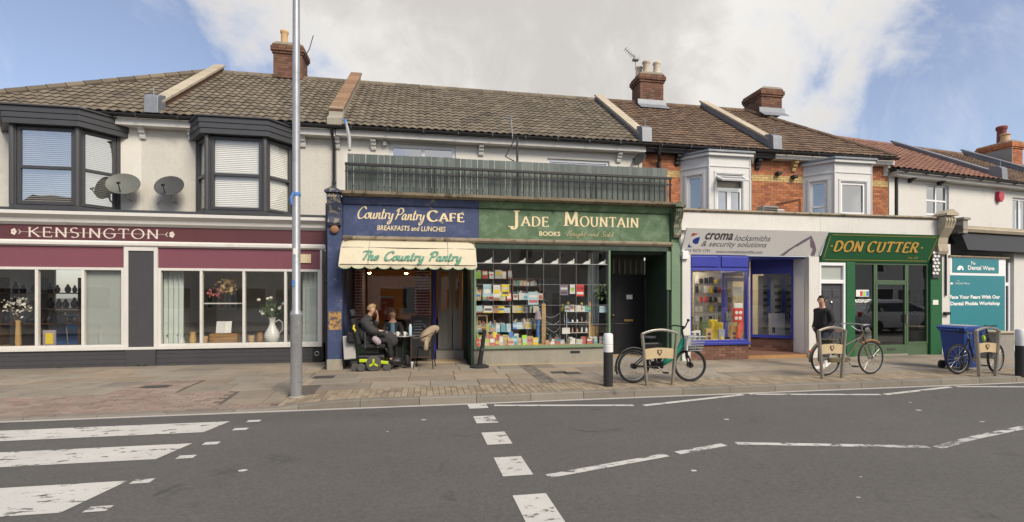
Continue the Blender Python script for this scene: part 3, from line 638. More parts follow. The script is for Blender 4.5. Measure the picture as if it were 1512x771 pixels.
def chimney(b, x0, x1, y0, y1, z0, z1, mat='brick_old', pots=(), flash=True, mort='mortar_dark', side=None):
    c = bx('chimney', mort, b, x0, x1, y0, y1, z0, z1)
    bs = [BM(*q) for q in brick_boxes(x0, x1, z0, z1-.30, y0)]
    for (xa, sx) in ((x0, -1), (x1, 1)):
        for q in brick_boxes(y0, y1, z0, z1-.30, 0): bs.append(BM(xa-.008 if sx < 0 else xa-.03, xa+.03 if sx < 0 else xa+.008, q[0], q[1], q[4], q[5]))
    for k, o in ((0, .035), (1, .07), (2, .07), (3, .03)):
        zz = z1-.30+k*.075
        for q in brick_boxes(x0-o, x1+o, zz, zz+.075, y0-o): bs.append(BM(*q))
        for s in (0, 1):
            for q in brick_boxes(y0-o, y1+o, zz, zz+.075, 0):
                bs.append(BM(*( (x0-o-.008, x0+.02) if s == 0 else (x1-.02, x1+o+.008)), q[0], q[1], q[4], q[5]))
    pieces('brick', bs, side or mat, c, None, 300, lambda m: m.translation.y, 'bricks_beyond')
    MB().prism([(x0-.03, z1), (x1+.03, z1), (x1-.08, z1+.07), (x0+.08, z1+.07)], 'y', y0-.03, y1+.03).build('flaunching', 'concrete', c)
    for px_, py_, h, r, m in pots:
        MB().lathe([(r*1.15, 0), (r*1.1, .08), (r*.92, .1), (r*.85, h*.75), (r*.95, h*.8), (r*1.08, h*.86), (r*1.08, h*.95), (r*.9, h), (r*.7, h), (r*.65, h-.15)], (px_, py_, z1+.04), 14).build('chimney_pot', m, c, smooth=True)
    if flash:
        MB().prism([(y0-.32, z0+.02-.22+.04), (y0-.01, z0+.04), (y0-.01, z0+.24), (y0-.03, z0+.24), (y0-.04, z0+.07)], 'x', x0-.10, x1+.10).build('lead_flashing', 'lead', c)
    return c
def gutter(b, x0, x1, y=YE-.06, z=ZE-.04, mat='gutter'):
    mb = MB(); n = 8; vs = []
    for x in (x0, x1):
        for k in range(n+1): t = math.pi+math.pi*k/n; vs.append((x, y+.06*math.cos(t), z+.062*math.sin(t)))
        for k in range(n, -1, -1): t = math.pi+math.pi*k/n; vs.append((x, y+.052*math.cos(t), z+.054*math.sin(t)))
    m = 2*(n+1); fs = [(i, (i+1) % m, m+(i+1) % m, m+i) for i in range(m)]+[tuple(range(m)), tuple(range(m, 2*m))]
    g = mb.add(vs, fs).build('gutter', mat, b, smooth=True)
    for i in range(int((x1-x0)/.9)): bx('bracket', mat, g, x0+.4+i*.9, x0+.43+i*.9, y-.066, y+.07, z-.07, z+.012)
    return g
def corbel(b, x, mat='white_paint', z=5.86, h=.30, y=DW, w_=.13):
    mb = MB(); pts = [(y, z-h), (y-.05, z-h), (y-.07, z-h*.8), (y-.07, z-h*.62), (y-.12, z-h*.55), (y-.13, z-h*.3), (y-.19, z-h*.24), (y-.19, z-.0), (y, z)]
    mb.prism(pts, 'x', x-w_/2, x+w_/2); return mb.build('corbel', mat, b, bevel=.006)
def window(b, x0, x1, z0, z1, y, mat, fw=.055, dep=.07, vb=(), hb=(), gl='glass_upper', gy=.035, sill=None, name='window', tiltp=0.):
    """Frame part with one pane sub-part per light; front face at y, pane gy behind it."""
    mb = MB().box(x0, x0+fw, y, y+dep, z0, z1).box(x1-fw, x1, y, y+dep, z0, z1).box(x0+fw, x1-fw, y, y+dep, z0, z0+fw).box(x0+fw, x1-fw, y, y+dep, z1-fw, z1)
    X_ = [x0+fw]; 
    for v in vb: mb.box(v-fw/2, v+fw/2, y+.002, y+dep-.002, z0+fw, z1-fw); X_ += [v-fw/2, v+fw/2]
    X_.append(x1-fw); Z_ = [z0+fw]
    for h in hb:
        for i in range(0, len(X_), 2): mb.box(X_[i], X_[i+1], y+.004, y+dep-.004, h-fw/2, h+fw/2)
        Z_ += [h-fw/2, h+fw/2]
    Z_.append(z1-fw)
    f = mb.build(name, mat, b, bevel=.006)
    for i in range(0, len(X_), 2):
        for j in range(0, len(Z_), 2):
            t1, t2 = random.uniform(-tiltp, tiltp), random.uniform(-tiltp, tiltp)
            a, c, p, q = X_[i]-.004, X_[i+1]+.004, Z_[j]-.004, Z_[j+1]+.004; yy = y+gy
            MB().quad((a, yy+t1, p), (c, yy-t1, p+0), (c, yy-t1+t2, q), (a, yy+t1+t2, q)).build('pane', gl, f, fix=False)
    if sill: bx('sill', mat, f, x0-.04, x1+.04, y-.06, y+dep, z0-sill, z0-.002, bevel=.006)
    return f
def plane_frame(p0, p1):
    """Matrix: local x runs from p0 to p1 (plan), local y inward, z up."""
    d = Vector((p1[0]-p0[0], p1[1]-p0[1], 0)); L = d.length; d.normalize(); n = Vector((-d.y, d.x, 0))
    return Matrix(((d.x, n.x, 0, p0[0]), (d.y, n.y, 0, p0[1]), (0, 0, 1, 0), (0, 0, 0, 1))), L
def blind(parent, Mx, a, b, z0, z1, y, mat='blind', pitch=.05, ang=.45):
    mb = MB(); z = z0; shut = ang > 1.5
    while z < z1:
        if shut: mb.add([(a, y-.010, z), (b, y-.010, z), (b, y+.006, z+pitch*.9), (a, y+.006, z+pitch*.9), (b, y-.010, z+pitch), (a, y-.010, z+pitch)], [(0, 1, 2, 3), (3, 2, 4, 5)], Mx); z += pitch; continue
        mb.add([(a, y-.018, z-.018*ang), (b, y-.018, z-.018*ang), (b, y+.018, z+.018*ang), (a, y+.018, z+.018*ang)], [(0, 1, 2, 3)], Mx); z += pitch
    return mb.build('blind', mat, parent, fix=False, kind='stuff')
def frame_in(mb, Mx, a, b, z0, z1, fw, dep, y=0., mids=()):
    mb.box(a, a+fw, y, y+dep, z0, z1, Mx).box(b-fw, b, y, y+dep, z0, z1, Mx).box(a+fw, b-fw, y, y+dep, z0, z0+fw, Mx).box(a+fw, b-fw, y, y+dep, z1-fw, z1, Mx)
    zz = [z0+fw]
    for m in mids: mb.box(a+fw, b-fw, y-.008, y+dep-.01, m-fw/2, m+fw/2, Mx); zz += [m-fw/2, m+fw/2]
    zz.append(z1-fw); return [(a+fw-.004, b-fw+.004, zz[i]-.004, zz[i+1]+.004) for i in range(0, len(zz), 2)]
# ================================================================== left building: burgundy shop under two charcoal bays
B1 = thing('shop_building', 'pale roughcast terrace with burgundy shopfront and two charcoal bay windows', 'building', (-6.5, DK, .1))
XL, XP1, XP2, XP3, XP4, XR = -10.75, -6.45, -2.28, 6.16, 10.31, 14.52
wall('wall', 'roughcast', B1, XL, XP2, DW, DW+.25, 3.55, 6.02)
bx('render_strip', 'smooth_white', B1, X(174, DW), X(209, DW), DW-.006, DW, 3.72, 5.86)
bx('render_strip', 'smooth_white', B1, X(499, DW), XP2, DW-.02, DW, 3.72, 5.86)
bx('eaves_board', 'white_paint', B1, XL, XP2, 13.0, DW, 5.82, 6.0, bevel=.008)
for px in (207, 280, 446, 497): corbel(B1, X(px, 13.1))
r1 = roof(B1, XL, XP1, 'roll', 'tile_grey', clip=lambda x, s: (x-XL)/(XP1-XL) > s*.985-.02, apex=(XP1-.05, XP1), ridge=False)
hip_tiles(r1, (XL, YE, ZE+.03), (XP1-.05, YR, ZR+.05), 'tile_grey')
r2 = roof(B1, XP1, XP2, 'roll', 'tile_grey')
parapet(B1, XP1, 'brick_old', 'stone', rise=.22, kneel='lead')
gutter(B1, XL, XP2)
for i in range(9):
    t_ = random.uniform(.2, .9); p = Vector((XL, YE, ZE+.12)).lerp(Vector((XP1, YR, ZR+.14)), t_)
    MB().ball(p, (.05, .05, .022), 8).build('moss_patch', 'moss', r1)
chimney(B1, -4.78, -3.92, 16.6, 17.3, 8.72, 9.78, 'brick_old', ((-4.52, 16.85, .52, .12, 'pot_buff'),), flash=False)
MB().tube([(-3.9, 16.7, 9.4), (-3.72, 16.7, 9.75), (-3.6, 16.7, 10.2)], .014, 5).build('aerial_stub', 'railing', B1)
def dark_bay(xc, closed):
    hw, hf, pj = 1.15, .64, .64; z0, z1 = 3.78, 5.56; yf = DW-pj
    P = [(xc-hw, DW), (xc-hf, yf), (xc+hf, yf), (xc+hw, DW)]
    mb = MB(); panes, bl = [], []
    for i, (a, c) in enumerate(zip(P, P[1:])):
        Mx, L = plane_frame(a, c); fw = .07; e = .075
        mb.box(0, e, -.01, .09, z0, z1, Mx).box(L-e, L, -.01, .09, z0, z1, Mx)
        for q in frame_in(mb, Mx, e, L-e, z0+.02, z1-.02, fw, .07, .012, (z0+.86,)):
            panes.append((Mx, q))
        bl.append((Mx, e+.05, L-e-.05))
    for x in (-hf, hf): mb.tube([(xc+x, yf, z0), (xc+x, yf, z1)], .06, 8)
    o = .05; mb.prism([(xc-hw-o, DW+.02), (xc-hf-o*.5, yf-o), (xc+hf+o*.5, yf-o), (xc+hw+o, DW+.02)], 'z', z0-.10, z0)
    f = mb.build('bay_window', 'charcoal', B1, bevel=.006)
    for Mx, (a, c, p, q) in panes:
        t1 = random.uniform(-.006, .006)
        MB().add([(a, .045+t1, p), (c, .045-t1, p), (c, .045, q), (a, .045, q)], [(0, 1, 2, 3)], Mx).build('pane', 'glass_bay' if closed else 'glass_half', f, fix=False)
    for Mx, a, c in bl: blind(f, Mx, a, c, z0+.08, z1-.1, .10, pitch=.045, ang=1.9 if closed else .8)
    bx('bay_back', 'interior_mid', f, xc-hw+.1, xc+hw-.1, DW-.03, DW-.01, z0, z1)
    for k in range(3):
        o = .13+.015*k; zz = z1+k*.128
        MB().prism([(xc-hw-o*1.3, DW-.005), (xc-hf-o*.75, yf-o), (xc+hf+o*.75, yf-o), (xc+hw+o*1.3, DW-.005)], 'z', zz+.003, zz+.125).build('bay_fascia_board', 'charcoal', f, bevel=.005)
    MB().prism([(xc-hw-.24, DW-.005), (xc-hf-.15, yf-.2), (xc+hf+.15, yf-.2), (xc+hw+.24, DW-.005)], 'z', z1+.386, z1+.42).build('bay_roof', 'charcoal', f, bevel=.005)
dark_bay(-8.42, False); dark_bay(-4.46, True)
# shopfront
yk = DK
bx('ledge', 'charcoal', B1, XL, XP2-.02, yk-.10, DW, 3.66, 3.735, bevel=.01)
mb = MB(); mb.prism([(DW, 3.36), (yk-.02, 3.36), (yk-.08, 3.42), (yk-.09, 3.50), (yk-.20, 3.58), (yk-.20, 3.655), (DW, 3.655)], 'x', XL, XP2-.02); mb.build('cornice', 'white_paint', B1)
fs_ = bx('fascia', 'burgundy', B1, XL, XP2-.05, yk, yk+.1, 3.02, 3.36)
for a, c in ((XP2-.05, XP2-.02),): bx('fascia_end', 'white_paint', B1, a, c, yk-.03, yk+.1, 2.4, 3.36)
mb = MB(); mb.prism([(yk+.05, 2.885), (yk-.02, 2.885), (yk-.06, 2.92), (yk-.06, 2.98), (yk-.03, 3.02), (yk+.05, 3.02)], 'x', XL, XP2-.05); mb.build('moulding', 'white_paint', B1)
xa, xb, xc_, xd, xe = XL, X(185, yk), X(188, yk), X(230, yk), X(476, yk)
bx('blind_panel', 'plum', B1, xa, xb-.02, yk+.015, yk+.08, 2.405, 2.885); bx('blind_panel', 'plum', B1, xd+.05, xe, yk+.015, yk+.08, 2.405, 2.885)
for a, c in ((xb-.02, xc_+.03), (xd-.03, xd+.05), (xe-.05, xe)): bx('pilaster_trim', 'white_paint', B1, a, c, yk-.03, yk+.08, .56 if c < xe else .56, 2.884, bevel=.006)
bx('pilaster', 'charcoal_shop', B1, xc_+.03, xd-.03, yk-.01, yk+.08, .56, 2.80); bx('pilaster_trim', 'white_paint', B1, xc_+.03, xd-.03, yk-.03, yk+.08, 2.80, 2.884)
V1 = [X(54, yk), X(122.5, yk)]; V2 = [X(297, yk), X(360, yk), X(421.5, yk)]
window(B1, xa, xb-.02, .56, 2.403, yk-.012, 'white_paint', .06, .09, V1, (), 'glass', .05, name='shop_window')
window(B1, xd+.05, xe-.05, .56, 2.403, yk-.012, 'white_paint', .06, .09, V2, (), 'glass', .05, name='shop_window')
bx('shop_sill', 'white_paint', B1, XL, xe, yk-.06, yk+.05, .50, .558, bevel=.006)
for i in range(4): bx('riser_board', 'charcoal_shop', B1, XL, xb+.02, yk-.02, yk+.04, .07+i*.108, .07+i*.108+.104, bevel=.003); bx('riser_board', 'charcoal_shop', B1, xd+.02, xe, yk-.02, yk+.04, .07+i*.108, .07+i*.108+.104, bevel=.003)
bx('riser_panel', 'charcoal_shop', B1, xb+.024, xd+.016, yk-.05, yk+.04, .07, .498, bevel=.006)
vx0, vx1, vz0, vz1 = RC(446, 458, 378, 386, yk); bx('vent_plate', 'cream', B1, vx0-.05, vx1+.02, yk-.012, yk+.02, vz0-.04, vz1+.04)
x0, x1, z0, z1 = RC(462, 475, 505, 535, yk); bx('meter_recess', 'black_plastic', B1, x0, x1, yk-.03, yk, .1, .5); MB().tube([((x0+x1)/2+.05*math.cos(k), yk-.05, .33+.05*math.sin(k)) for k in [i*.6 for i in range(11)]], .012, 6).build('tap_ring', 'galv', B1)
# lettering with its sprays
pl, wd = pen([('KENSINGTON', 1)], CAPS, .13, .05, 16, .16, serif=.05)
letters(pl, wd, 'lettering', 'pale_letter', fs_, (X(41, yk), yk, 3.085), XV, ZV, NF, X(238, yk)-X(41, yk), .215)
mb = MB(); xl, xr, zc = X(28, yk), X(247, yk), 3.192
mb.box(xl, xr, yk-.003, yk-.001, zc-.003, zc+.003)
for xx, s in ((xl, -1), (xr, 1)):
    for k in range(5):
        a_ = k*2*math.pi/5; cx_, cz_ = xx+s*.10+.032*math.cos(a_), zc+.045*math.sin(a_)
        mb.prism([(cx_+.026*math.cos(j), cz_+.032*math.sin(j)) for j in [i*math.pi/4 for i in range(8)]], 'y', yk-.004-.001*k, yk-.001)
    for d in (-1, 1): mb.add([(xx-s*.05, yk-.003, zc), (xx, yk-.003, zc+d*.05), (xx+s*.02, yk-.003, zc+d*.055), (xx-s*.03, yk-.003, zc)], [(0, 1, 2, 3)])
mb.build('floral_spray', 'pale_letter', fs_)
def room(b, x0, x1, y0, y1, z0, z1, wall_m, floor_m='wood_dark', ceil='interior_pale', name='interior', rear=None):
    mb = MB()
    for q in wall_boxes(x0, x1, z0, z1, [rear] if rear else []): mb.box(q[0], q[1], y1, y1+.1, q[2], q[3])
    if rear: window(b, rear[0], rear[1], rear[2], rear[3], y1+.02, 'upvc', .05, .06, [(rear[0]+rear[1])/2], (), 'glass', .03, name='added_rear_window')  # rear window added to bring daylight into the room
    mb.quad((x0, y0, z0), (x0, y1, z0), (x0, y1, z1), (x0, y0, z1)); mb.quad((x1, y0, z0), (x1, y1, z0), (x1, y1, z1), (x1, y0, z1))
    mb.build(name+'_wall', wall_m, b, fix=False)
    MB().quad((x0, y0, z0), (x1, y0, z0), (x1, y1, z0), (x0, y1, z0)).build(name+'_floor', floor_m, b, fix=False); MB().quad((x0, y0, z1), (x1, y0, z1), (x1, y1, z1), (x0, y1, z1)).build(name+'_ceiling', ceil, b, fix=False)
room(B1, XL, xd-.1, yk+.1, yk+3.2, .12, 2.9, 'interior_pale', rear=(XL+.3, -7.2, 1.3, 2.75)); room(B1, xd-.08, xe, yk+.1, yk+2.6, .12, 2.9, 'interior_pale')
bx('display_floor', 'wood', B1, XL, xb, yk+.1, yk+.9, .12, .56); bx('display_floor', 'interior_mid', B1, xd+.05, xe, yk+.1, yk+.8, .12, .57)
# display
def on_k(px, py, D): return X(px, D), Z(px, py, D)
sh = thing('display_shelving', 'dark shelving holding urns inside the left shop window', 'shelf', (X(85, 13.9), 13.9, .56))
for z in (1.05, 1.42, 1.80): bx('shelf_board', 'wood_dark', sh, X(6, 13.9), X(122, 13.9), 13.75, 14.05, z, z+.03)
for px in (6, 64, 122): bx('upright', 'wood_dark', sh, X(px, 13.9)-.02, X(px, 13.9)+.02, 13.76, 14.04, .56, 2.2)
random.seed(21)
for z, nm in ((1.08, 'lowest'), (1.45, 'middle'), (1.83, 'topmost')):
    for i in range(9):
        px = 12+i*12.5+random.uniform(-2, 2); x = X(px, 13.9); h = random.uniform(.18, .27); r = random.uniform(.05, .075)
        o = MB().lathe([(r*.6, 0), (r, h*.3), (r*.95, h*.55), (r*.4, h*.8), (r*.5, h*.86), (r*.45, h*.9), (r*.15, h)], (x, 13.88, z), 10).build('urn', ('black_plastic', 'wood_dark', 'door_grey')[(i+int(z*9)) % 3], None, smooth=True)
        tag(o, 'small dark urn on the %s shelf of the left shop window, %s from left' % (nm, ORD[i]), 'urn', 'urns on the %s shelf' % nm)
def spray(name, parent, c, n, R, mat, leafm=None, size=.04, up=.3):
    mb = MB()
    for i in range(n):
        d = Vector((random.gauss(0, 1), random.gauss(0, .5), random.gauss(up, .8))).normalized()*R*random.uniform(.35, 1); p = Vector(c)+d; s = size*random.uniform(.6, 1.3)
        a = Vector((random.uniform(-1, 1), random.uniform(-.6, .6), random.uniform(-1, 1))).normalized(); b_ = a.cross(Vector((.2, 1, .3))).normalized()
        mb.add([p-a*s, p+b_*s*.55, p+a*s, p-b_*s*.55], [(0, 1, 2, 3)])
    return mb.build(name, mat, parent, fix=False, kind='stuff')
def stems(name, parent, base, c, n, R, mat):
    mb = MB()
    for i in range(n):
        d = Vector((random.gauss(0, .7), random.gauss(0, .3), random.uniform(0, .9)))*R; mb.tube([base, Vector(base).lerp(Vector(c)+d*.5, .5)+Vector((0, 0, .02)), Vector(c)+d], .005, 4)
    return mb.build(name, mat, parent)
x, z = X(27, 13.3), .56; t_ = thing('blossom_stand', 'white blossom branches in a tall vase behind the leftmost window', 'flowers', (x, 13.3, z))
MB().lathe([(.05, 0), (.06, .1), (.045, .55), (.055, .62)], (x, 13.3, z), 12).build('vase', 'wood_pale', t_, smooth=True); stems('branch', t_, (x, 13.3, z+.6), (x, 13.3, z+.85), 8, .3, 'wood_dark'); spray('blossom', t_, (x, 13.3, z+.92), 90, .30, 'petal', size=.035)
x = X(90, 13.2); t_ = thing('easel', 'dark folding easel in the second window from the left', 'easel', (x, 13.2, .56))
for a, c in ((-.18, -.02), (.18, .02)): MB().tube([(x+a, 13.15, .57), (x+c, 13.3, 1.35)], .014, 6).build('leg', 'frame_black', t_)
bx('board', 'black_plastic', t_, x-.16, x+.1, 13.2, 13.22, 1.0, 1.3)
x0, x1, z0, z1 = RC(63, 82, 489, 507, 12.95); o = bx('framed_picture', 'cloth_lilac', None, x0, x1, 12.95, 12.975, .56, z1+.02); tag(o, 'small lilac picture propped on the left shop display floor', 'picture')
bx('picture_print', 'item_yellow', o, x0+.06, x1-.05, 12.944, 12.95, .64, z1-.05)
bx('translucent_panel', 'frost', B1, X(126, yk+.12), X(183, yk+.12), yk+.12, yk+.135, .57, 2.4)
o = bx('counter', 'item_blue', None, X(85, 14.4), X(119, 14.4), 14.3, 14.7, .12, 1.25); tag(o, 'blue counter seen through the second window from the left', 'counter')
def curtain(name, parent, x0, x1, y, z0, z1, mat, amp=.03, per=.11):
    mb = MB(); n = max(8, int((x1-x0)/per*6)); vs = []
    for i in range(n+1):
        x = x0+(x1-x0)*i/n; yy = y+amp*math.sin(2*math.pi*(x-x0)/per+.7*math.sin(x*5)); vs += [(x, yy, z0), (x+.01, yy*1.0, z1)]
    mb.add(vs, [(2*i, 2*i+2, 2*i+3, 2*i+1) for i in range(n)]); return mb.build(name, mat, parent, smooth=True, fix=False)
for a, c, n_ in ((236, 270, 'left end'), (446, 476, 'right end')):
    o = curtain('sheer_curtain', None, X(a, yk+.2), X(c, yk+.2), yk+.25, .60, 2.4, 'sheer'); tag(o, 'pale sheer curtain at the %s of the wide burgundy shop window' % n_, 'curtain')
x = X(402, yk+.35); yy = yk+.35; t_ = thing('flower_jug', 'white handled jug of cream roses in the burgundy shop window', 'jug', (x, yy, .57))
MB().lathe([(.10, 0), (.14, .05), (.185, .16), (.17, .26), (.10, .38), (.065, .47), (.062, .55), (.085, .63), (.10, .64), (.06, .60)], (x, yy, .57), 20).build('jug_body', 'ceramic', t_, smooth=True)
MB().tube([(x+.14, yy, .78), (x+.24, yy, .90), (x+.24, yy, 1.08), (x+.16, yy, 1.15), (x+.07, yy, 1.10)], .016, 7).build('handle', 'ceramic', t_, smooth=True)
stems('stem', t_, (x, yy, 1.15), (x, yy, 1.4), 16, .25, 'leaf'); spray('foliage', t_, (x, yy, 1.42), 70, .30, 'leaf', size=.035)
for k in range(9):
    p = (x+random.uniform(-.3, .28), yy+random.uniform(-.1, .1), 1.38+random.uniform(-.1, .35)); MB().ball(p, (.05, .05, .042), 8).build('rose', 'petal', t_, smooth=True)
for px, lab in ((302, 'left'), (371, 'right')):
    x = X(px, yk+.25); o = MB().lathe([(.055, 0), (.075, .17), (.075, .2)], (x, yk+.25, .57), 12).build('candle_pot', 'pot_buff', None, smooth=True); tag(o, 'small buff candle pot, %s one of the two by the wooden crate' % lab, 'pot')
x0, x1 = X(312, yk+.4), X(352, yk+.4); t_ = thing('wooden_crate', 'slatted wooden crate in the burgundy shop window', 'crate', ((x0+x1)/2, yk+.4, .57))
for k in range(3): bx('slat', 'wood', t_, x0, x1, yk+.3, yk+.315, .58+k*.085, .65+k*.085); bx('slat', 'wood', t_, x0, x1, yk+.5, yk+.515, .58+k*.085, .65+k*.085)
for x in (x0, x1): bx('side', 'wood', t_, x-.008, x+.008, yk+.316, yk+.499, .58, .82)
o = MB().add([(x0+.10, yk+.4, .83), (x0+.30, yk+.36, .83), (x0+.30, yk+.42, 1.12), (x0+.10, yk+.46, 1.12), (x0+.3, yk+.37, .83), (x0+.44, yk+.42, .83), (x0+.44, yk+.48, 1.12), (x0+.3, yk+.43, 1.12)], [(0, 1, 2, 3), (4, 5, 6, 7)]).build('open_card', 'paper', None); tag(o, 'open white card standing on the wooden crate', 'card')
bx('shelf_strip', 'white_paint', B1, X(300, yk+.3), X(358, yk+.3), yk+.28, yk+.36, 1.55, 1.58)
t_ = thing('hanging_wreath', 'tan hanging bundle with red ribbon above the crate', 'wreath', (X(335, yk+.35), yk+.35, 1.75)); spray('straw', t_, (X(336, yk+.35), yk+.35, 2.0), 70, .22, 'wood_pale', size=.05, up=0); spray('ribbon', t_, (X(318, yk+.35), yk+.35, 1.85), 30, .18, 'item_pink', size=.04, up=0)
# satellite dishes
def dish(px, py, D, rad, mat, lab, yaw, feed=True):
    x, z = X(px, D), Z(px, py, D); t_ = thing('satellite_dish', lab, 'satellite dish', (x, DW, z-.35), group='satellite dishes')
    Mx = Matrix.Translation((x, D, z)) @ Matrix.Rotation(yaw, 4, 'Z') @ Matrix.Rotation(R_(68), 4, 'X')
    prof = [(rad*k/6, .16*rad*(k/6)**2) for k in range(7)]; mb = MB(); n = 22
    vs = [(r*1.12*math.cos(2*math.pi*k/n), r*.92*math.sin(2*math.pi*k/n), zz+th) for th in (0, -.012) for r, zz in prof for k in range(n)]
    m = len(prof); fs = [(o_*m*n+i*n+k, o_*m*n+i*n+(k+1) % n, o_*m*n+(i+1)*n+(k+1) % n, o_*m*n+(i+1)*n+k) for o_ in (0, 1) for i in range(m-1) for k in range(n)]+[((m-1)*n+k, (m-1)*n+(k+1) % n, m*n+(m-1)*n+(k+1) % n, m*n+(m-1)*n+k) for k in range(n)]
    mb.add(vs, fs, Mx).build('reflector', mat, t_, smooth=True, fix=False)
    f = Mx @ Vector((0, -rad*.45, rad*.85)); bot = Mx @ Vector((0, -rad*.85, .1))
    MB().tube([bot, f], .012, 6).build('feed_arm', 'black_plastic', t_); MB().tube([f+Vector((0, -.03, 0)), f+Vector((0, .05, .03))], .026, 8).build('feed_head', 'black_plastic', t_)
    MB().tube([(x, D+.03, z-.02), (x, D+.07, z-.3), (x, DW-.05, z-.32), (x, DW, z-.32)], .018, 6).build('bracket', 'galv', t_)
dish(183, 273, DW-.32, .31, 'dish', 'pale grey satellite dish beside the left charcoal bay', R_(8)); dish(251, 276, DW-.32, .30, 'dish_dark', 'dark grey satellite dish between the two charcoal bays', R_(-4))
MB().tube([(X(232, DW), DW-.01, Z(232, 301, DW)), (X(240, DW), DW-.03, Z(240, 295, DW)), (X(250, DW), DW-.02, Z(250, 297, DW)), (X(262, DW), DW-.01, Z(262, 300, DW))], .008, 5).build('cable', 'white_paint', B1)
def downpipe(b, pts, r=.036, mat='gutter', name='downpipe'):
    p = MB().tube(pts, r, 8).build(name, mat, b, smooth=True)
    P = [Vector(q) for q in pts]
    for a, c in zip(P, P[1:]):
        if abs((c-a).z) > .9*(c-a).length:
            for k in range(1, int((c-a).length/1.0)+1): q = a.lerp(c, k/(int((c-a).length/1.0)+1)); MB().lathe([(r*1.3, -.03), (r*1.3, .03)], q, 8).build('collar', mat, p)
    return p
downpipe(B1, [(X(484, 12.5), 12.45, 4.0), (X(484, 12.5), 12.45, .12)], .045)
downpipe(B1, [(XP2-.08, YE-.05, 6.0), (XP2-.06, YE+.1, 5.8), (XP2-.05, DW-.08, 5.6), (XP2-.05, DW-.08, 3.75)], .04)
# ================================================================== middle building: blue cafe and green bookshop under one long roof
B2 = thing('shop_building', 'white terrace with old blue cafe front and green bookshop front under slatted balcony', 'building', (2, DS, .1))
xs0, xs1 = X(484, DS), X(1003, DS)                       # shopfront ends
xbg = X(707, DS)                                         # blue meets green
fd = RC(575, 673, 214, 300, DW); w2 = RC(808, 900, 236, 300, DW)
wall('wall', 'smooth_white', B2, XP2, XP3, DW, DW+.25, 3.9, 6.02, [(fd[0], fd[1], 3.95, fd[3]), (w2[0], w2[1], 4.4, w2[3])])
bx('eaves_board', 'white_paint', B2, XP2+.02, XP3, 12.99, DW, 5.84, 6.0, bevel=.008)
for px in (551, 711, 916): corbel(B2, X(px, 13.1), z=5.83, h=.26)
roof(B2, XP2, XP3, 'roll', 'tile_grey'); gutter(B2, XP2, XP3)
parapet(B2, XP2, 'concrete', 'brick_cope', wid=.28, rise=.30); MB().prism([(YE-.06, ZE-.02), (YE+.35, ZE+.22), (YE+.35, ZE+.55), (YE+.22, ZE+.55), (YE+.18, ZE+.30), (YE-.06, ZE+.16)], 'x', XP2-.18, XP2+.18).build('kneeler', 'concrete', B2, bevel=.01)
parapet(B2, XP3, 'grey_render', 'stone', rise=.17, kneel='lead', flash=True)
window(B2, fd[0], fd[1], 3.95, fd[3], DW+.05, 'upvc', .10, .08, [(fd[0]+fd[1])/2], (), 'glass_upper', .03, name='french_window')
bx('blind_box', 'smooth_white', B2, fd[0]-.02, fd[1]+.02, DW-.02, DW, fd[3]+.01, fd[3]+.17)
window(B2, w2[0], w2[1], 4.4, w2[3], DW+.05, 'upvc', .08, .08, [], (w2[3]-.35,), 'glass_upper', .03)
bx('room_back', 'interior_mid', B2, XP2+.3, XP3-.3, DW+1.2, DW+1.25, 3.9, 6.0)
bx('flat_roof', 'roof_felt', B2, xs0, xs1, DS+.05, DW, 3.84, 3.93)
# balcony: screen of upright slats behind an iron railing
ys = DS+.24; X0, X1 = X(513, ys), X(985, ys); n = 58; sw = (X1-X0)/n
scr = bx('balcony_screen', 'railing', B2, X0, X1, ys+.03, ys+.05, 4.25, 4.29); bx('screen_rail', 'railing', scr, X0, X1, ys+.03, ys+.05, 4.75, 4.79)
random.seed(31); sg = 0
for i in range(n):
    if i % 6 == 0: sg = random.uniform(-.010, .010)
    o = MB().box(-sw/2+.003, sw/2-.003, -.008, .008, 0, .98).build('screen_slat', 'screen', scr); o.location = (X0+(i+.5)*sw, ys+sg*.8+random.uniform(-.003, .003), 4.03+sg+random.uniform(-.003, .003)); o.rotation_euler = (0, random.uniform(-.003, .003), random.uniform(-.05, .05))
rl = MB().box(X0-.03, X1+.04, DS+.05, DS+.11, 4.695, 4.755).build('balcony_railing', 'railing', B2, bevel=.006)
bx('lower_rail', 'railing', rl, X0-.03, X1+.04, DS+.065, DS+.095, 4.545, 4.575); bx('bottom_rail', 'railing', rl, X0-.03, X1+.04, DS+.07, DS+.09, 4.09, 4.11)
nb = 57; MB_ = MB().tube([(0, 0, 4.0), (0, 0, 4.70)], .0115, 6)
pieces('baluster', [Matrix.Translation((X0+i*(X1-X0)/(nb-1), DS+.08, 0)) @ Matrix.Diagonal((2.0 if i % 14 == 0 else 1, 2.0 if i % 14 == 0 else 1, 1, 1)) for i in range(nb)], 'railing', rl, MB_)
for i in range(0, nb-1, 4):
    xx = X0+(i+.5)*(X1-X0)/(nb-1); MB().tube([(xx+.045*math.cos(k), DS+.08, 4.635+.045*math.sin(k)) for k in [j*math.pi/6 for j in range(12)]], .006, 5, closed=True).build('scroll', 'railing', rl)
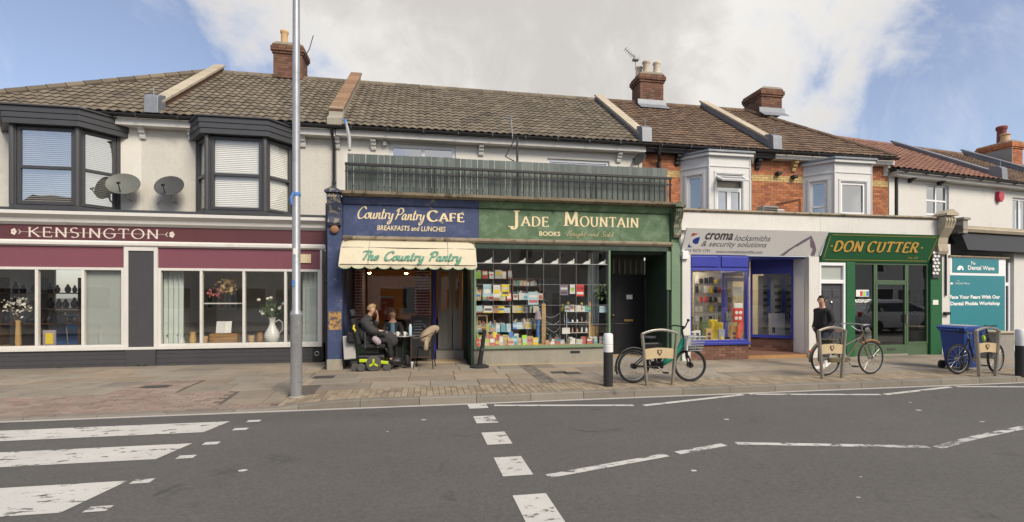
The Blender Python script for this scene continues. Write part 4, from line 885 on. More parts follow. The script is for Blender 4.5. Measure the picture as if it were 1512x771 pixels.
# TV aerial pole standing on the balcony
x = X(764, DS+.3); t_ = thing('aerial_mast', 'thin aerial on a mast rising from the slatted balcony', 'aerial', (x, DS+.32, 3.93))
MB().tube([(x, DS+.32, 3.93), (x, DS+.32, Z(764, 203, DS+.3))], .028, 7).build('mast', 'railing', t_)
zt = Z(752, 174, DS+.4); xx = X(752, DS+.4)
MB().tube([(x-.02, DS+.36, 5.02), (X(746, DS+.4), DS+.36, 5.15), (X(760, DS+.4), DS+.38, 5.6), (X(757, DS+.4), DS+.4, 5.66)], .016, 6).build('crank_arm', 'railing', t_); MB().tube([(X(757, DS+.4), DS+.4, 5.62), (xx+.04, DS+.4, zt)], .014, 6).build('stub', 'galv', t_)
MB().tube([(xx-.20, DS+.4, zt-.03), (xx+.10, DS+.4, zt+.03)], .012, 6).build('boom', 'rail_grey', t_)
for k in range(5): q = xx-.19+k*.065; MB().tube([(q, DS+.28, zt-.03+.2*k*.065), (q, DS+.52, zt-.03+.2*k*.065)], .006, 5).build('element', 'rail_grey', t_)
dish(944, 236, DW-.25, .22, 'dish', 'small pale satellite dish at the right end of the slatted balcony', R_(-70))
downpipe(B2, [(X(966, DW), YE-.05, 6.0), (X(966, DW), YE, 5.8), (X(972, DW), DW-.07, 5.65), (X(972, DW), DW-.07, 4.0)], .05)
mb = MB(); P = [(X(510, 12.6), 12.6, Z(510, 176, 12.6)), (X(513, 12.6), 12.6, Z(513, 190, 12.6)), (X(516, 12.5), 12.5, Z(516, 205, 12.5)), (X(516, 12.4), 12.4, Z(516, 222, 12.4))]
o = MB().tube(P, [.02, .04, .045, .035], 7).build('wrapped_pipe_end', 'rail_grey', B2); MB().tube([P[0], (P[0][0], P[0][1], P[0][2]-.12)], .035, 7).build('blue_tape', 'item_blue', o)
bx('security_light', 'white_paint', B2, X(566, DW), X(571, DW), DW-.12, DW, Z(568, 216, DW), Z(568, 210, DW), bevel=.01)
# fascia: weathered cornice, upper band, sign boards
mb = MB().prism([(DS+.2, 3.95), (DS-.10, 3.95), (DS-.26, 4.00), (DS-.28, 4.06), (DS-.02, 4.10), (DS+.2, 4.10)], 'x', X(506, DS), X(990, DS)); mb.build('cornice', 'wood_weathered', B2)
for nm, a, c, m in (('fascia_band', X(507, DS), xbg, 'blue_old'), ('fascia_band', xbg, X(992, DS), 'green_old')):
    MB().prism([(DS+.1, 3.80), (DS-.05, 3.80), (DS-.08, 3.84), (DS-.14, 3.945), (DS+.1, 3.945)], 'x', a, c).build(nm, m, B2)
sbl = bx('sign_board', 'blue_old', B2, X(507, DS), xbg-.002, DS-.02, DS+.08, 3.10, 3.798); sgr = bx('sign_board', 'green_old', B2, xbg+.002, X(988, DS), DS-.015, DS+.08, 3.10, 3.798)
mb = MB().prism([(DS+.1, 2.98), (DS-.05, 2.98), (DS-.09, 3.03), (DS-.09, 3.075), (DS-.03, 3.098), (DS+.1, 3.098)], 'x', X(507, DS), X(991, DS)); mb.build('lower_moulding', 'wood_weathered', B2)
bx('box_gutter', 'green_dark', B2, X(507, DS), X(985, DS), DS-.03, DS+.1, 2.86, 2.978)
ysn = DS-.022
def zrow(px, py): return Z(px, py, DS)
pl, wd = pen([('Country', 1)], CURS, .13, .06, 30, .0, .22, 0, True); letters(pl, wd, 'lettering', 'cream', sbl, (X(527, DS), ysn, 3.49), XV, ZV, NF, X(580, DS)-X(527, DS), .26)
pl, wd = pen([('Pantry', 1)], CURS, .13, .06, 30, .0, .22, 0, True); letters(pl, wd, 'lettering', 'cream', sbl, (X(583, DS), ysn, 3.48), XV, ZV, NF, X(626, DS)-X(583, DS), .25)
pl, wd = pen([('C', 1.25), ('AFE', 1)], CAPS, .24, .08, 14, .12); pl = [[(a, b) for a, b in q] for q in pl]+[[(wd-.42, 1.08), (wd-.18, 1.2), (wd-.24, 1.24), (wd-.46, 1.12)]]
letters(pl, wd, 'lettering', 'cream', sbl, (X(631, DS), ysn, 3.47), XV, ZV, NF, X(687, DS)-X(631, DS), .185)
sans('BREAKFASTS and LUNCHES', 'small_lettering', 'cream', sbl, (X(557, DS), ysn, 3.235), XV, ZV, NF, X(658, DS)-X(557, DS), .11, .012, .15)
yg = DS-.017
pl, wd = pen([('J', 1.6), ('ADE', 1)], CAPS, .19, .06, 14, .14); letters(pl, wd, 'lettering', 'cream', sgr, (X(754, DS), yg, 3.41), XV, ZV, NF, X(812, DS)-X(754, DS), .225)
pl, wd = pen([('M', 1.45), ('OUNTAIN', 1)], CAPS, .19, .06, 14, .14); letters(pl, wd, 'lettering', 'cream', sgr, (X(833, DS), yg, 3.44), XV, ZV, NF, X(944, DS)-X(833, DS), .235)
sans('BOOKS', 'small_lettering', 'cream', sgr, (X(796, DS), yg, 3.19), XV, ZV, NF, X(827, DS)-X(796, DS), .105, .02)
pl, wd = pen([('Bought and Sold', 1)], CURS, .10, .05, 30, .0, .25, 0, True); letters(pl, wd, 'small_lettering', 'faded_gold', sgr, (X(836, DS), yg, 3.20), XV, ZV, NF, X(904, DS)-X(836, DS), .12)
# end pilasters and consoles
def console(b, x0, x1, y, z0, z1, mat, proj=.22):
    h = z1-z0; pts = [(y, z0), (y-.06, z0), (y-.10, z0+.08*h), (y-.07, z0+.25*h), (y-.09, z0+.4*h), (y-proj*.8, z0+.62*h), (y-proj, z0+.78*h), (y-proj*.9, z0+.88*h), (y, z0+.9*h)]
    c = MB().prism(pts, 'x', x0+.02, x1-.02).build('console', mat, b, bevel=.008)
    MB().prism([(x0-.02, z0+.9*h), (x1+.02, z0+.9*h), (x1+.02, z0+.95*h), ((x0+x1)/2, z1+.06), (x0-.02, z0+.95*h)], 'y', y-proj-.04, y+.05).build('console_cap', mat, c, bevel=.006)
    for k in range(3): q = x0+(x1-x0)*(.25+.25*k); MB().tube([(q, y-proj*.82, z0+.66*h), (q, y-proj-.012, z0+.78*h), (q, y-proj*.95, z0+.87*h)], .014, 6).build('flute', mat, c)
    return c
pA, pB = xs0, X(506, DS); bx('pilaster', 'blue_old', B2, pA, pB, DS-.06, DS+.3, .34, 3.08, bevel=.01); bx('plinth', 'concrete', B2, pA-.01, pB+.01, DS-.09, DS+.3, .08, .345, bevel=.015)
bx('bare_patch', 'bare_board', B2, pA+.03, pB-.02, DS-.064, DS-.06, 1.0, 1.40); console(B2, pA, pB, DS-.05, 3.30, 4.08, 'console_blue'); bx('pilaster_head', 'blue_old', B2, pA, pB, DS-.05, DS+.3, 3.08, 3.95)
MB().ball(((pA+pB)/2, DS-.10, 3.22), (.09, .04, .09), 12).build('rust_boss', 'rust', B2)
pC, pD = X(990, DS), xs1; bx('pilaster', 'green_pale', B2, pC, pD, DS-.06, DS+.3, .08, 3.08, bevel=.01); bx('pilaster_head', 'green_old', B2, pC, pD-.02, DS-.05, DS+.3, 3.08, 3.95); console(B2, pC, pD, DS-.05, 3.20, 4.02, 'console_green')
# bookshop window: small panes between thin bars
xw0, xw1, zw0, zw1 = X(703, DS), X(898, DS), .56, 2.86
nx = 8; zb = [zw0, Z(760, 480, DS), Z(760, 451, DS), Z(760, 420, DS), Z(760, 389, DS), zw1]; cw = (xw1-xw0)/nx
mb = MB().box(xw0-.05, xw0, DS-.03, DS+.06, zw0, zw1).box(xw1, xw1+.05, DS-.03, DS+.06, zw0, zw1).box(xw0-.05, xw1+.05, DS-.06, DS+.08, zw0-.06, zw0)
fr = mb.build('shop_window', 'green_pale', B2, bevel=.006)
for z, r in zip(zb[1:-1], (.003, .003, .003, .007)): bx('glazing_bar', 'rail_grey', fr, xw0, xw1, DS+.006, DS+.018, z-r, z+r)
for i in range(1, nx): bx('glazing_bar', 'rail_grey', fr, xw0+i*cw-.0022, xw0+i*cw+.0022, DS+.0065, DS+.0175, zw0, zw1)
random.seed(17)
for i in range(nx):
    for z0, z1 in zip(zb, zb[1:]):
        a, c = xw0+i*cw+.004, xw0+(i+1)*cw-.004; t1, t2 = random.uniform(-.0015, .0015), random.uniform(-.0015, .0015)
        MB().quad((a, DS+.012+t1, z0+.004), (c, DS+.012-t1, z0+.004), (c, DS+.012-t1+t2, z1-.004), (a, DS+.012+t1+t2, z1-.004)).build('pane', 'glass_old', fr, fix=False)
bx('stall_riser', 'concrete', B2, xw0-.05, xw1+.05, DS-.01, DS+.15, .08, .50); bx('vent_grille', 'railing', B2, X(842, DS), X(856, DS), DS-.016, DS-.01, .36, .42); bx('riser_base', 'step_stone', B2, xw0-.05, xw1+.05, DS-.03, DS+.1, .08, .135)
# bookshop room, side walls, recessed street door
xs_w = xw0-.04; yb = 14.2
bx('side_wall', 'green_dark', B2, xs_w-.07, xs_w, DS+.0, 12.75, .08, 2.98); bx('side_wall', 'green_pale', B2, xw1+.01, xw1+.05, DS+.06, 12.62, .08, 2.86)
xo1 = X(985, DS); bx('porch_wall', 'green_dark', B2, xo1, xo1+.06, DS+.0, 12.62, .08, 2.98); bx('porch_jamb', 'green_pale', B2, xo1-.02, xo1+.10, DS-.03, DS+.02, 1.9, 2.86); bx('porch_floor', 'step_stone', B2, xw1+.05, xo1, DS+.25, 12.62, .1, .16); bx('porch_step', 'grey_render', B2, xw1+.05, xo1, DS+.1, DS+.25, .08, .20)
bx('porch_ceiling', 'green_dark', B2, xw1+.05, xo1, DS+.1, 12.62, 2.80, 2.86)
yd = 12.60; dx0, dx1 = xw1+.05, xo1
dr = bx('street_door', 'frame_black', B2, dx0+.06, dx1, yd+.03, yd+.08, .16, 2.25); bx('door_transom', 'black_plastic', B2, dx0, dx1, yd, yd+.08, 2.25, 2.33)
for a, c in ((dx0+.12, dx0+.5), (dx0+.62, dx1-.1)):
    for p, q in ((.3, 1.0), (1.12, 2.1)): bx('door_panel', 'frame_black', dr, a, c, yd+.02, yd+.03, p, q, bevel=.008)
bx('letter_plate', 'brass', dr, dx1-.62, dx1-.36, yd+.005, yd+.02, 1.05, 1.11); bx('door_notice', 'paper', dr, dx0+.14, dx0+.34, yd+.012, yd+.018, 1.72, 1.86); bx('door_notice', 'paper', dr, dx1-.55, dx1-.38, yd+.012, yd+.018, 1.66, 1.78)
MB().ball((dx0+.57, yd-.01, 1.22), .03, 8).build('door_knob', 'brass', dr)
for k in range(9): q = dx0+.1+k*(dx1-dx0-.2)/8; bx('grille_bar', 'rail_grey', B2, q-.022, q+.022, yd+.03, yd+.05, 2.36, 2.74)
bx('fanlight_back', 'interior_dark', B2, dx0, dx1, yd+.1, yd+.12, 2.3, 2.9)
room(B2, xs_w, xw1+.01, DS+.16, yb, .12, 2.98, 'interior_pale'); bx('window_bed', 'wood_pale', B2, xw0, xw1, DS+.155, DS+.75, .50, .56)
# book cases, books and window dressing
def case(px0, px1, y, shelves, lab, z1, mat='wood_dark'):
    a, c = X(px0, y), X(px1, y); t_ = thing('bookcase', lab, 'bookcase', ((a+c)/2, y, .56))
    for q in (a, c): bx('upright', mat, t_, q-.015, q+.015, y, y+.22, .561, z1)
    for z in shelves: bx('shelf_board', mat, t_, a+.015, c-.015, y, y+.22, z-.02, z)
    bx('back_panel', mat, t_, a, c, y+.221, y+.23, .561, z1); return a+.02, c-.02
NAMES = ['tan', 'dark red', 'navy', 'cream', 'green', 'mustard', 'brown', 'pale blue', 'black', 'terracotta', 'turquoise', 'buff']
def books(a, c, y, z, hmax, where, lean=.06, thick=(.016, .045), maxn=40):
    x = a; n = 0
    while x < c-.02 and n < maxn:
        w_ = random.uniform(*thick); h = hmax*random.uniform(.68, .98); d = random.uniform(.12, .17); k = random.randrange(12)
        o = MB().box(0, w_-.002, 0, d, 0, h).build('book', 'book%d' % k, None); o.location = (x, y+random.uniform(.0, .03), z+.001)
        if random.random() < lean*3: o.rotation_euler = (0, random.uniform(0, .10), 0); x += .02
        o['label'] = '%s book standing %s' % (NAMES[k], where); o['category'] = 'book'; o['group'] = 'books '+where; x += w_; n += 1
def pile(px, y, z, n, where, w_=(.16, .24)):
    x = X(px, y); zz = z
    for i in range(n):
        k = random.randrange(12); h = random.uniform(.018, .04); ww = random.uniform(*w_); o = MB().box(-ww/2, ww/2, 0, .16, 0, h-.001).build('book', 'book%d' % k, None); o.location = (x+random.uniform(-.015, .015), y, zz+.001); zz += h
        o['label'] = '%s book lying in the pile %s' % (NAMES[k], where); o['category'] = 'book'; o['group'] = 'books piled '+where
yc = DS+.52
zz = lambda py: Z(760, py, yc)
sA = [zz(412), zz(444), zz(462), zz(490)]; a, c = case(702, 752, yc, sA+[.58], 'tall dark bookcase at the left end of the bookshop window', zz(396))
for z, h, w_ in ((sA[0], .22, 'on the top shelf of the left bookcase'), (sA[1], .36, 'on the second shelf of the left bookcase'), (sA[2], .20, 'on the third shelf of the left bookcase'), (sA[3], .30, 'on the fourth shelf of the left bookcase'), (.58, .30, 'on the bottom shelf of the left bookcase')): books(a, c, yc-.02, z, h, w_, thick=(.02, .05), maxn=18)
sB = [zz(422), zz(443), zz(462), zz(486)]; a, c = case(757, 797, yc+.02, sB+[.58], 'lower dark bookcase left of the dark gap in the bookshop window', zz(410))
for z, h, w_ in ((sB[0], .14, 'on the top shelf of the lower bookcase'), (sB[1], .24, 'on the second shelf of the lower bookcase'), (sB[2], .20, 'on the third shelf of the lower bookcase'), (sB[3], .28, 'on the fourth shelf of the lower bookcase')): books(a, c-.06, yc, z, h, w_, thick=(.02, .05), maxn=16)
pile(742, DS+.34, .56, 6, 'by the wooden rack'); pile(775, DS+.36, .56, 4, 'in front of the lower bookcase'); pile(788, DS+.3, .56, 3, 'beside the brown boards')
def card(px0, px1, py0, py1, y, mat, lab, name='poster', stripes=()):
    x0, x1, z0, z1 = RC(px0, px1, py0, py1, y); o = bx(name, mat, None, x0, x1, y, y+.006, z0, z1); tag(o, lab, 'poster' if name == 'poster' else name)
    for i, m in enumerate(stripes): h = (z1-z0)/(len(stripes)*2+1); bx('print_band', m, o, x0+.02, x1-.02, y-.003, y-.001, z0+h*(2*i+.8), z0+h*(2*i+1.8))
    return o
yp = DS+.10
card(713.5, 725.5, 420, 438, yp, 'item_sky', 'pale blue poster in the bookshop window', stripes=('paper',)); card(728, 739, 421, 438, yp, 'paper', 'white and yellow magazine cover in the bookshop window', 'magazine', ('item_yellow',)); card(740.5, 752, 420, 437, yp, 'item_yellow', 'yellow magazine cover in the bookshop window', 'magazine', ('book8', 'paper'))
card(700.8, 712.5, 452, 460, yp, 'item_sky', 'small pale green card at the left of the bookshop window', 'card'); card(714.6, 727, 452, 461, yp, 'paper', 'small white card in the bookshop window', 'card', ('ink_grey',)); card(780, 795, 431, 450, yp+.1, 'item_sky', 'light blue printed cloth in the bookshop window', stripes=('item_pink', 'paper'))
card(826.5, 839, 421, 436, yp, 'logo_mauve', 'dark purple poster in the bookshop window', stripes=('book8', 'paper')); card(841.5, 849, 420, 434, yp, 'paper', 'narrow white and green flyer in the bookshop window', 'flyer', ('item_lime',)); card(850.6, 862.4, 420, 437.5, yp, 'item_red', 'red poster in the bookshop window', stripes=('paper', 'logo_red')); card(885, 896.5, 452, 461.5, yp, 'item_sky', 'small pale card at the right of the bookshop window', 'card'); card(830, 841.5, 484, 493, yp, 'paper', 'small white notice low in the bookshop window', 'notice')
x0, x1 = X(704.5, DS+.3), X(719, DS+.3); t_ = thing('wooden_rack', 'pale wooden rack at the left of the bookshop window', 'rack', ((x0+x1)/2, DS+.3, .56))
for x in (x0, x1): bx('upright', 'wood_pale', t_, x-.012, x+.012, DS+.28, DS+.31, .561, 1.28)
for z in (.72, .98, 1.26): bx('crossbar', 'wood_pale', t_, x0+.012, x1-.012, DS+.283, DS+.307, z, z+.03)
for k, (px, m, lab) in enumerate(((731, 'item_yellow', 'yellow'), (737, 'item_red', 'red'), (746, 'item_lime', 'lime green'), (755, 'item_blue', 'blue'), (722, 'item_pink', 'pink'), (762, 'paper', 'white'))):
    x = X(px, DS+.28); h = random.uniform(.22, .32)
    o = MB().box(-.055, .055, -.012, .012, 0, h).build('book', m, None); o.location = (x, DS+.28, .561); o.rotation_euler = (-.15, 0, random.uniform(-.3, .3)); tag(o, 'bright %s book facing out at the foot of the bookshop window' % lab, 'book')
o = card(764, 778, 500, 512, DS+.3, 'paper', 'white picture book facing out low in the bookshop window', 'book', ('item_red',))
mb = MB().lathe([(.02, 0), (.05, .1), (.04, .4), (.06, .55), (.09, .62), (.05, .78), (.02, .82)], (X(794, DS+.32), DS+.32, .56), 10); o = mb.build('draped_scarf', 'item_blue', None, smooth=True); tag(o, 'blue and mauve scarf hanging on a stand in the bookshop window', 'scarf')
MB().lathe([(.05, .55), (.10, .62), (.06, .80), (.02, .83)], (X(794, DS+.32), DS+.32, .56), 10).build('upper_fold', 'cloth_lilac', o, smooth=True)
for px, w_, h, lab in ((803, .10, 1.0, 'tall tan board left of the dark gap in the bookshop window'), (871, .06, 1.05, 'narrow tan board behind the white shelving')):
    x = X(px, DS+.4); o = bx('wooden_board', 'wood_pale', None, x-w_/2, x+w_/2, DS+.4, DS+.42, .56, .56+h); tag(o, lab, 'board')
x0, x1, z0, z1 = RC(869, 884, 480, 500, DS+.45); t_ = thing('wooden_box', 'tan wooden box with panel grooves right of the white shelving', 'box', ((x0+x1)/2, DS+.5, .56)); bx('box_body', 'wood', t_, x0, x1, DS+.45, DS+.6, .561, z1)
for k in range(3): bx('panel', 'wood_pale', t_, x0+.02+k*.085, x0+.09+k*.085, DS+.44, DS+.449, .60, z1-.03)
ysv = DS+.45; x0, x1 = X(835, ysv), X(868, ysv); t_ = thing('wire_shelving', 'white wire shelving with crockery in the bookshop window', 'shelving', ((x0+x1)/2, ysv, .56)); zs_ = [Z(850, 500, ysv), Z(850, 491, ysv), Z(850, 476, ysv), Z(850, 460, ysv)]
for x in (x0, x1):
    for y in (ysv-.1, ysv+.1): MB().tube([(x, y, .561), (x, y, zs_[-1])], .008, 6).build('upright', 'white_paint', t_)
for z in zs_[1:]: bx('shelf', 'white_paint', t_, x0+.009, x1-.009, ysv-.09, ysv+.09, z-.008, z)
random.seed(44)
for si, z in enumerate([.561]+zs_[1:]):
    for k in range(5):
        x = x0+.05+k*(x1-x0-.1)/4; r, h = random.uniform(.022, .038), random.uniform(.06, .14); m = random.choice(('ceramic', 'ceramic', 'paper', 'item_blue', 'book9', 'book6'))
        o = MB().lathe([(r*.6, 0), (r, h*.3), (r*.9, h*.6), (r*.45, h*.85), (r*.6, h)], (x, ysv-.03, z+.001), 9).build('ornament', m, None, smooth=True); tag(o, 'small %s ornament on the %s of the white wire shelving' % ('white' if m in ('ceramic', 'paper') else 'coloured', ('floor', 'lowest shelf', 'middle shelf', 'top shelf')[si]), 'ornament', 'ornaments on the %s of the wire shelving' % ('floor', 'lowest shelf', 'middle shelf', 'top shelf')[si])
for k, px in enumerate((842, 872, 878, 888)):
    x = X(px, DS+.28); o = MB().lathe([(.04, 0), (.03, .02), (.015, .05), (.05, .09), (.06, .16), (.05, .17)], (x, DS+.28, .561), 12).build('glass_vase', 'ceramic', None, smooth=True); tag(o, 'white footed vase, %s along the front of the bookshop window bed' % ('first from left', 'second from left', 'third from left', 'rightmost')[k], 'vase')
t_ = thing('trailing_plant', 'leafy trailing plant hanging at the right of the bookshop window', 'plant', (X(889, yp), DS+.2, 1.6)); spray('foliage', t_, (X(889, DS+.2), DS+.2, Z(889, 430, DS+.2)), 90, .22, 'leaf', size=.045)
for k in range(nx):
    x = xw0+(k+.70)*cw; o = MB().prism([(x-.10, zb[4]+.012), (x+.10, zb[4]+.012), (x+.10, zb[4]+.15), (x+.05, zb[4]+.09), (x-.02, zb[4]+.07)], 'y', DS+.09, DS+.095).build('paper_cutout', 'paper', None); tag(o, 'white paper cutout on the top bar of the bookshop window, %s from left' % ORD[k], 'paper cutout', 'white cutouts along the top bar')
bx('top_rail_shelf', 'rail_grey', fr, xw0, xw1, DS+.06, DS+.13, zb[4]-.008, zb[4]+.010)
curtain('net_curtain', B2, X(868, DS+.7), X(884, DS+.7), DS+.7, .9, 2.86, 'sheer')
# flat black sheet set behind the gap, loops of cable across it
mb = MB()
for k in range(4): mb.tube([(X(800, DS+.3)+i*.075, DS+.3, Z(805, 463+10*k, DS+.3)-.10*math.sin(math.pi*i/6)+.03*k*math.sin(i)) for i in range(7)], .007, 5)
o = mb.build('cable_loops', 'rail_grey', None); tag(o, 'looped grey cables across the dark gap in the bookshop window', 'cable')
bx('black_sheet', 'cloth_black', B2, X(799, DS+.62), X(826, DS+.62), DS+.6, DS+.62, .57, 2.2)
# cafe: recessed front behind the awning
xc0, xc1, yc2 = pB, xs_w-.07, 12.75
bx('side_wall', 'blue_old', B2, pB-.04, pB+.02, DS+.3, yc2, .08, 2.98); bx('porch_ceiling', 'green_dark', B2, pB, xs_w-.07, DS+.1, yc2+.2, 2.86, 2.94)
xdo = X(643, yc2); wz0 = .75
bx('stall_riser', 'green_dark', B2, xc0+.02, xdo-.06, yc2, yc2+.1, .08, wz0); bx('window_post', 'royal', B2, xdo-.06, xdo+.02, yc2-.03, yc2+.1, .08, 2.86); bx('corner_post', 'green_dark', B2, xc1-.09, xc1, yc2-.05, yc2+.1, .08, 2.86)
window(B2, xc0+.02, xdo-.06, wz0, 2.86, yc2, 'wood_dark', .05, .08, [X(541, yc2)], (2.45,), 'glass', .04, name='cafe_window')
cdx0, cdx1 = xdo+.02, xc1-.09; bx('threshold', 'grey_render', B2, cdx0, cdx1, yc2-.12, yc2+.25, .08, .34); bx('door_mat_slab', 'step_stone', B2, cdx0-.05, cdx1+.02, yc2-.75, yc2-.125, .1, .128)
cdr = MB(); q0, q1 = cdx0+.05, cdx1-.02; ym = yc2+.2; qm = q0+(q1-q0)*.60
for a, c in ((q0, qm-.01), (qm+.01, q1)): cdr.box(a, a+.08, ym, ym+.05, .345, 2.5).box(c-.08, c, ym, ym+.05, .345, 2.5).box(a+.08, c-.08, ym, ym+.05, .345, 1.35).box(a+.08, c-.08, ym, ym+.05, 2.4, 2.5)
dd = cdr.build('cafe_door', 'cafe_door', B2, bevel=.006)
for a, c in ((q0+.078, qm-.088), (qm+.088, q1-.078)): MB().quad((a, ym+.02, 1.348), (c, ym+.02, 1.348), (c, ym+.02, 2.402), (a, ym+.02, 2.402)).build('pane', 'glass', dd, fix=False); bx('kick_panel', 'cafe_door', dd, a+.03, c-.03, ym-.012, ym-.001, .45, 1.25, bevel=.006)
bx('door_red_poster', 'item_red', dd, qm+.15, q1-.08, ym-.01, ym-.004, 1.75, 2.1)
room(B2, pB+.02, xs_w-.08, yc2+.26, yc2+4, .12, 2.86, 'interior_warm', 'wood_dark', 'interior_warm')
for a, c, lab in ((520, 535, 'at the left of the cafe window'), (612, 634, 'beside the cafe door post')):
    o = curtain('check_curtain', None, X(a, yc2+.15), X(c, yc2+.15), yc2+.16, .9, 2.6, 'curtain_red', .025, .12); tag(o, 'red and white checked curtain '+lab, 'curtain')
    x0, x1 = X(a, yc2+.1), X(c, yc2+.1)
    for k in range(22): bx('check_band', 'curtain_check', o, x0, x1, yc2+.105, yc2+.112, .95+k*.075, .955+k*.075+.018)
x0, x1, z0, z1 = RC(560, 581, 437, 466, yc2+.9); o = bx('orange_board', 'orange_board', None, x0, x1, yc2+.9, yc2+.93, z0-.1, z1); tag(o, 'orange notice board inside the cafe', 'notice board'); bx('board_header', 'paper', o, x0, x1, yc2+.893, yc2+.899, z1-.06, z1-.005)
x0, x1, z0, z1 = RC(596, 616, 425, 462, yc2+.8); t_ = thing('framed_mirror', 'wooden framed dark mirror inside the cafe', 'mirror', (x0, yc2+.8, z0)); bx('mirror_glass', 'black_plastic', t_, x0, x1, yc2+.82, yc2+.84, z0, z1)
for a, c, p, q in ((x0-.03, x0, z0-.03, z1+.03), (x1, x1+.03, z0-.03, z1+.03), (x0, x1, z0-.03, z0), (x0, x1, z1, z1+.03)): bx('frame_bar', 'wood', t_, a, c, yc2+.8, yc2+.84, p, q)
t_ = thing('cafe_counter', 'dark wooden counter deep inside the cafe', 'counter', (0, yc2+2.2, .12)); bx('counter_body', 'wood_dark', t_, -1.2, .9, yc2+2, yc2+2.5, .12, 1.05); bx('counter_top', 'wood', t_, -1.25, .95, yc2+1.95, yc2+2.55, 1.05, 1.1)
for px, py in ((545, 415), (600, 420), (632, 412)):
    x, z = X(px, yc2+1.5), 2.45; t_ = thing('pendant_lamp', 'warm pendant lamp hanging inside the cafe, %s' % {545: 'left one', 600: 'middle one', 632: 'right one'}[px], 'lamp', (x, yc2+1.5, 2.86), group='cafe pendant lamps'); MB().tube([(x, yc2+1.5, 2.86), (x, yc2+1.5, z)], .006, 5).build('flex', 'railing', t_); MB().lathe([(.03, .12), (.10, 0), (.09, 0), (.02, .1)], (x, yc2+1.5, z-.05), 12).build('lamp_shade', 'brass', t_); MB().ball((x, yc2+1.5, z-.05), .04, 8).build('bulb', 'warm_bulb', t_)
# awning: rounded cream hood with scalloped valance
ax0, ax1 = X(508, DS-.1), X(699, DS-.1); aw = thing('cafe_awning', 'cream fabric awning with green script over the cafe front', 'awning', ((ax0+ax1)/2, DS-.05, 2.3))
prof = [(DS-.04, 2.98), (DS-.16, 2.975), (DS-.30, 2.93), (DS-.42, 2.80), (DS-.52, 2.62), (DS-.62, 2.42)]
n = 40; mb = MB(); vs = []
for i in range(n+1):
    s = i/n; x = ax0+(ax1-ax0)*s
    for k, (y, z) in enumerate(prof):
        sg = .012*math.sin(s*math.pi*3)*math.sin(k/5*math.pi) + random.uniform(-.002, .002); e = .05*max(0, 1-min(s, 1-s)*16)**2 if k < 3 else 0
        vs.append((x-(.03*k/5 if s == 0 else 0)+(.03*k/5 if s == 1 else 0), y-sg+e, z-e*.6))
m = len(prof); mb.add(vs, [(i*m+k, (i+1)*m+k, (i+1)*m+k+1, i*m+k+1) for i in range(n) for k in range(m-1)]); mb.build('canopy', 'awning', aw, smooth=True, fix=False)
for x, s in ((ax0, -1), (ax1, 1)): MB().add([(x+s*.03*k/5, y, z) for k, (y, z) in enumerate(prof)]+[(x, DS-.04, 2.42)], [tuple(range(len(prof)+1))]).build('side_panel', 'awning', aw, fix=False)
mb = MB(); nsc = 11; q = 12; vs = []
for i in range(nsc*q+1):
    s = i/(nsc*q); x = ax0-.03+(ax1-ax0+.06)*s; dz = .045+.055*abs(math.sin(math.pi*nsc*s))**.6; yy = DS-.625+.012*math.sin(s*37)
    vs += [(x, DS-.622, 2.42), (x, yy, 2.42-dz)]
mb.add(vs, [(2*i, 2*i+2, 2*i+3, 2*i+1) for i in range(nsc*q)]); mb.build('valance', 'awning', aw, fix=False)
mb = MB()
for i in range(nsc*q): (a, c) = vs[2*i+1], vs[2*i+3]; mb.quad((a[0], a[1]-.003, a[2]), (c[0], c[1]-.003, c[2]), (c[0], c[1]-.003, c[2]+.012), (a[0], a[1]-.003, a[2]+.012))
mb.build('valance_trim', 'awning_green', aw, fix=False)
for z, y in ((2.80, DS-.425), (2.42, DS-.626)): MB().tube([(ax0, y, z), (ax1, y, z)], .007, 5).build('awning_bar', 'railing', aw)
for px in (545, 661):
    x = X(px, DS-.4); MB().tube([(x, y-.006, z) for y, z in prof[1:]], .006, 5).build('seam', 'railing', aw)
d = (Vector((0, DS-.62, 2.42))-Vector((0, DS-.42, 2.80))).normalized(); nrm = Vector((0, d.z, -d.y)); nrm = nrm if nrm.y < 0 else -nrm
pl, wd = pen([('The Country Pantry', 1)], CURS, .17, .08, 30, .03, .2, 0, True)
letters(pl, wd, 'lettering', 'awning_green', aw, Vector((X(533, DS-.55), DS-.575, 2.51))+nrm*.012, XV, -d, nrm, X(681, DS-.55)-X(533, DS-.55), .22, .016)
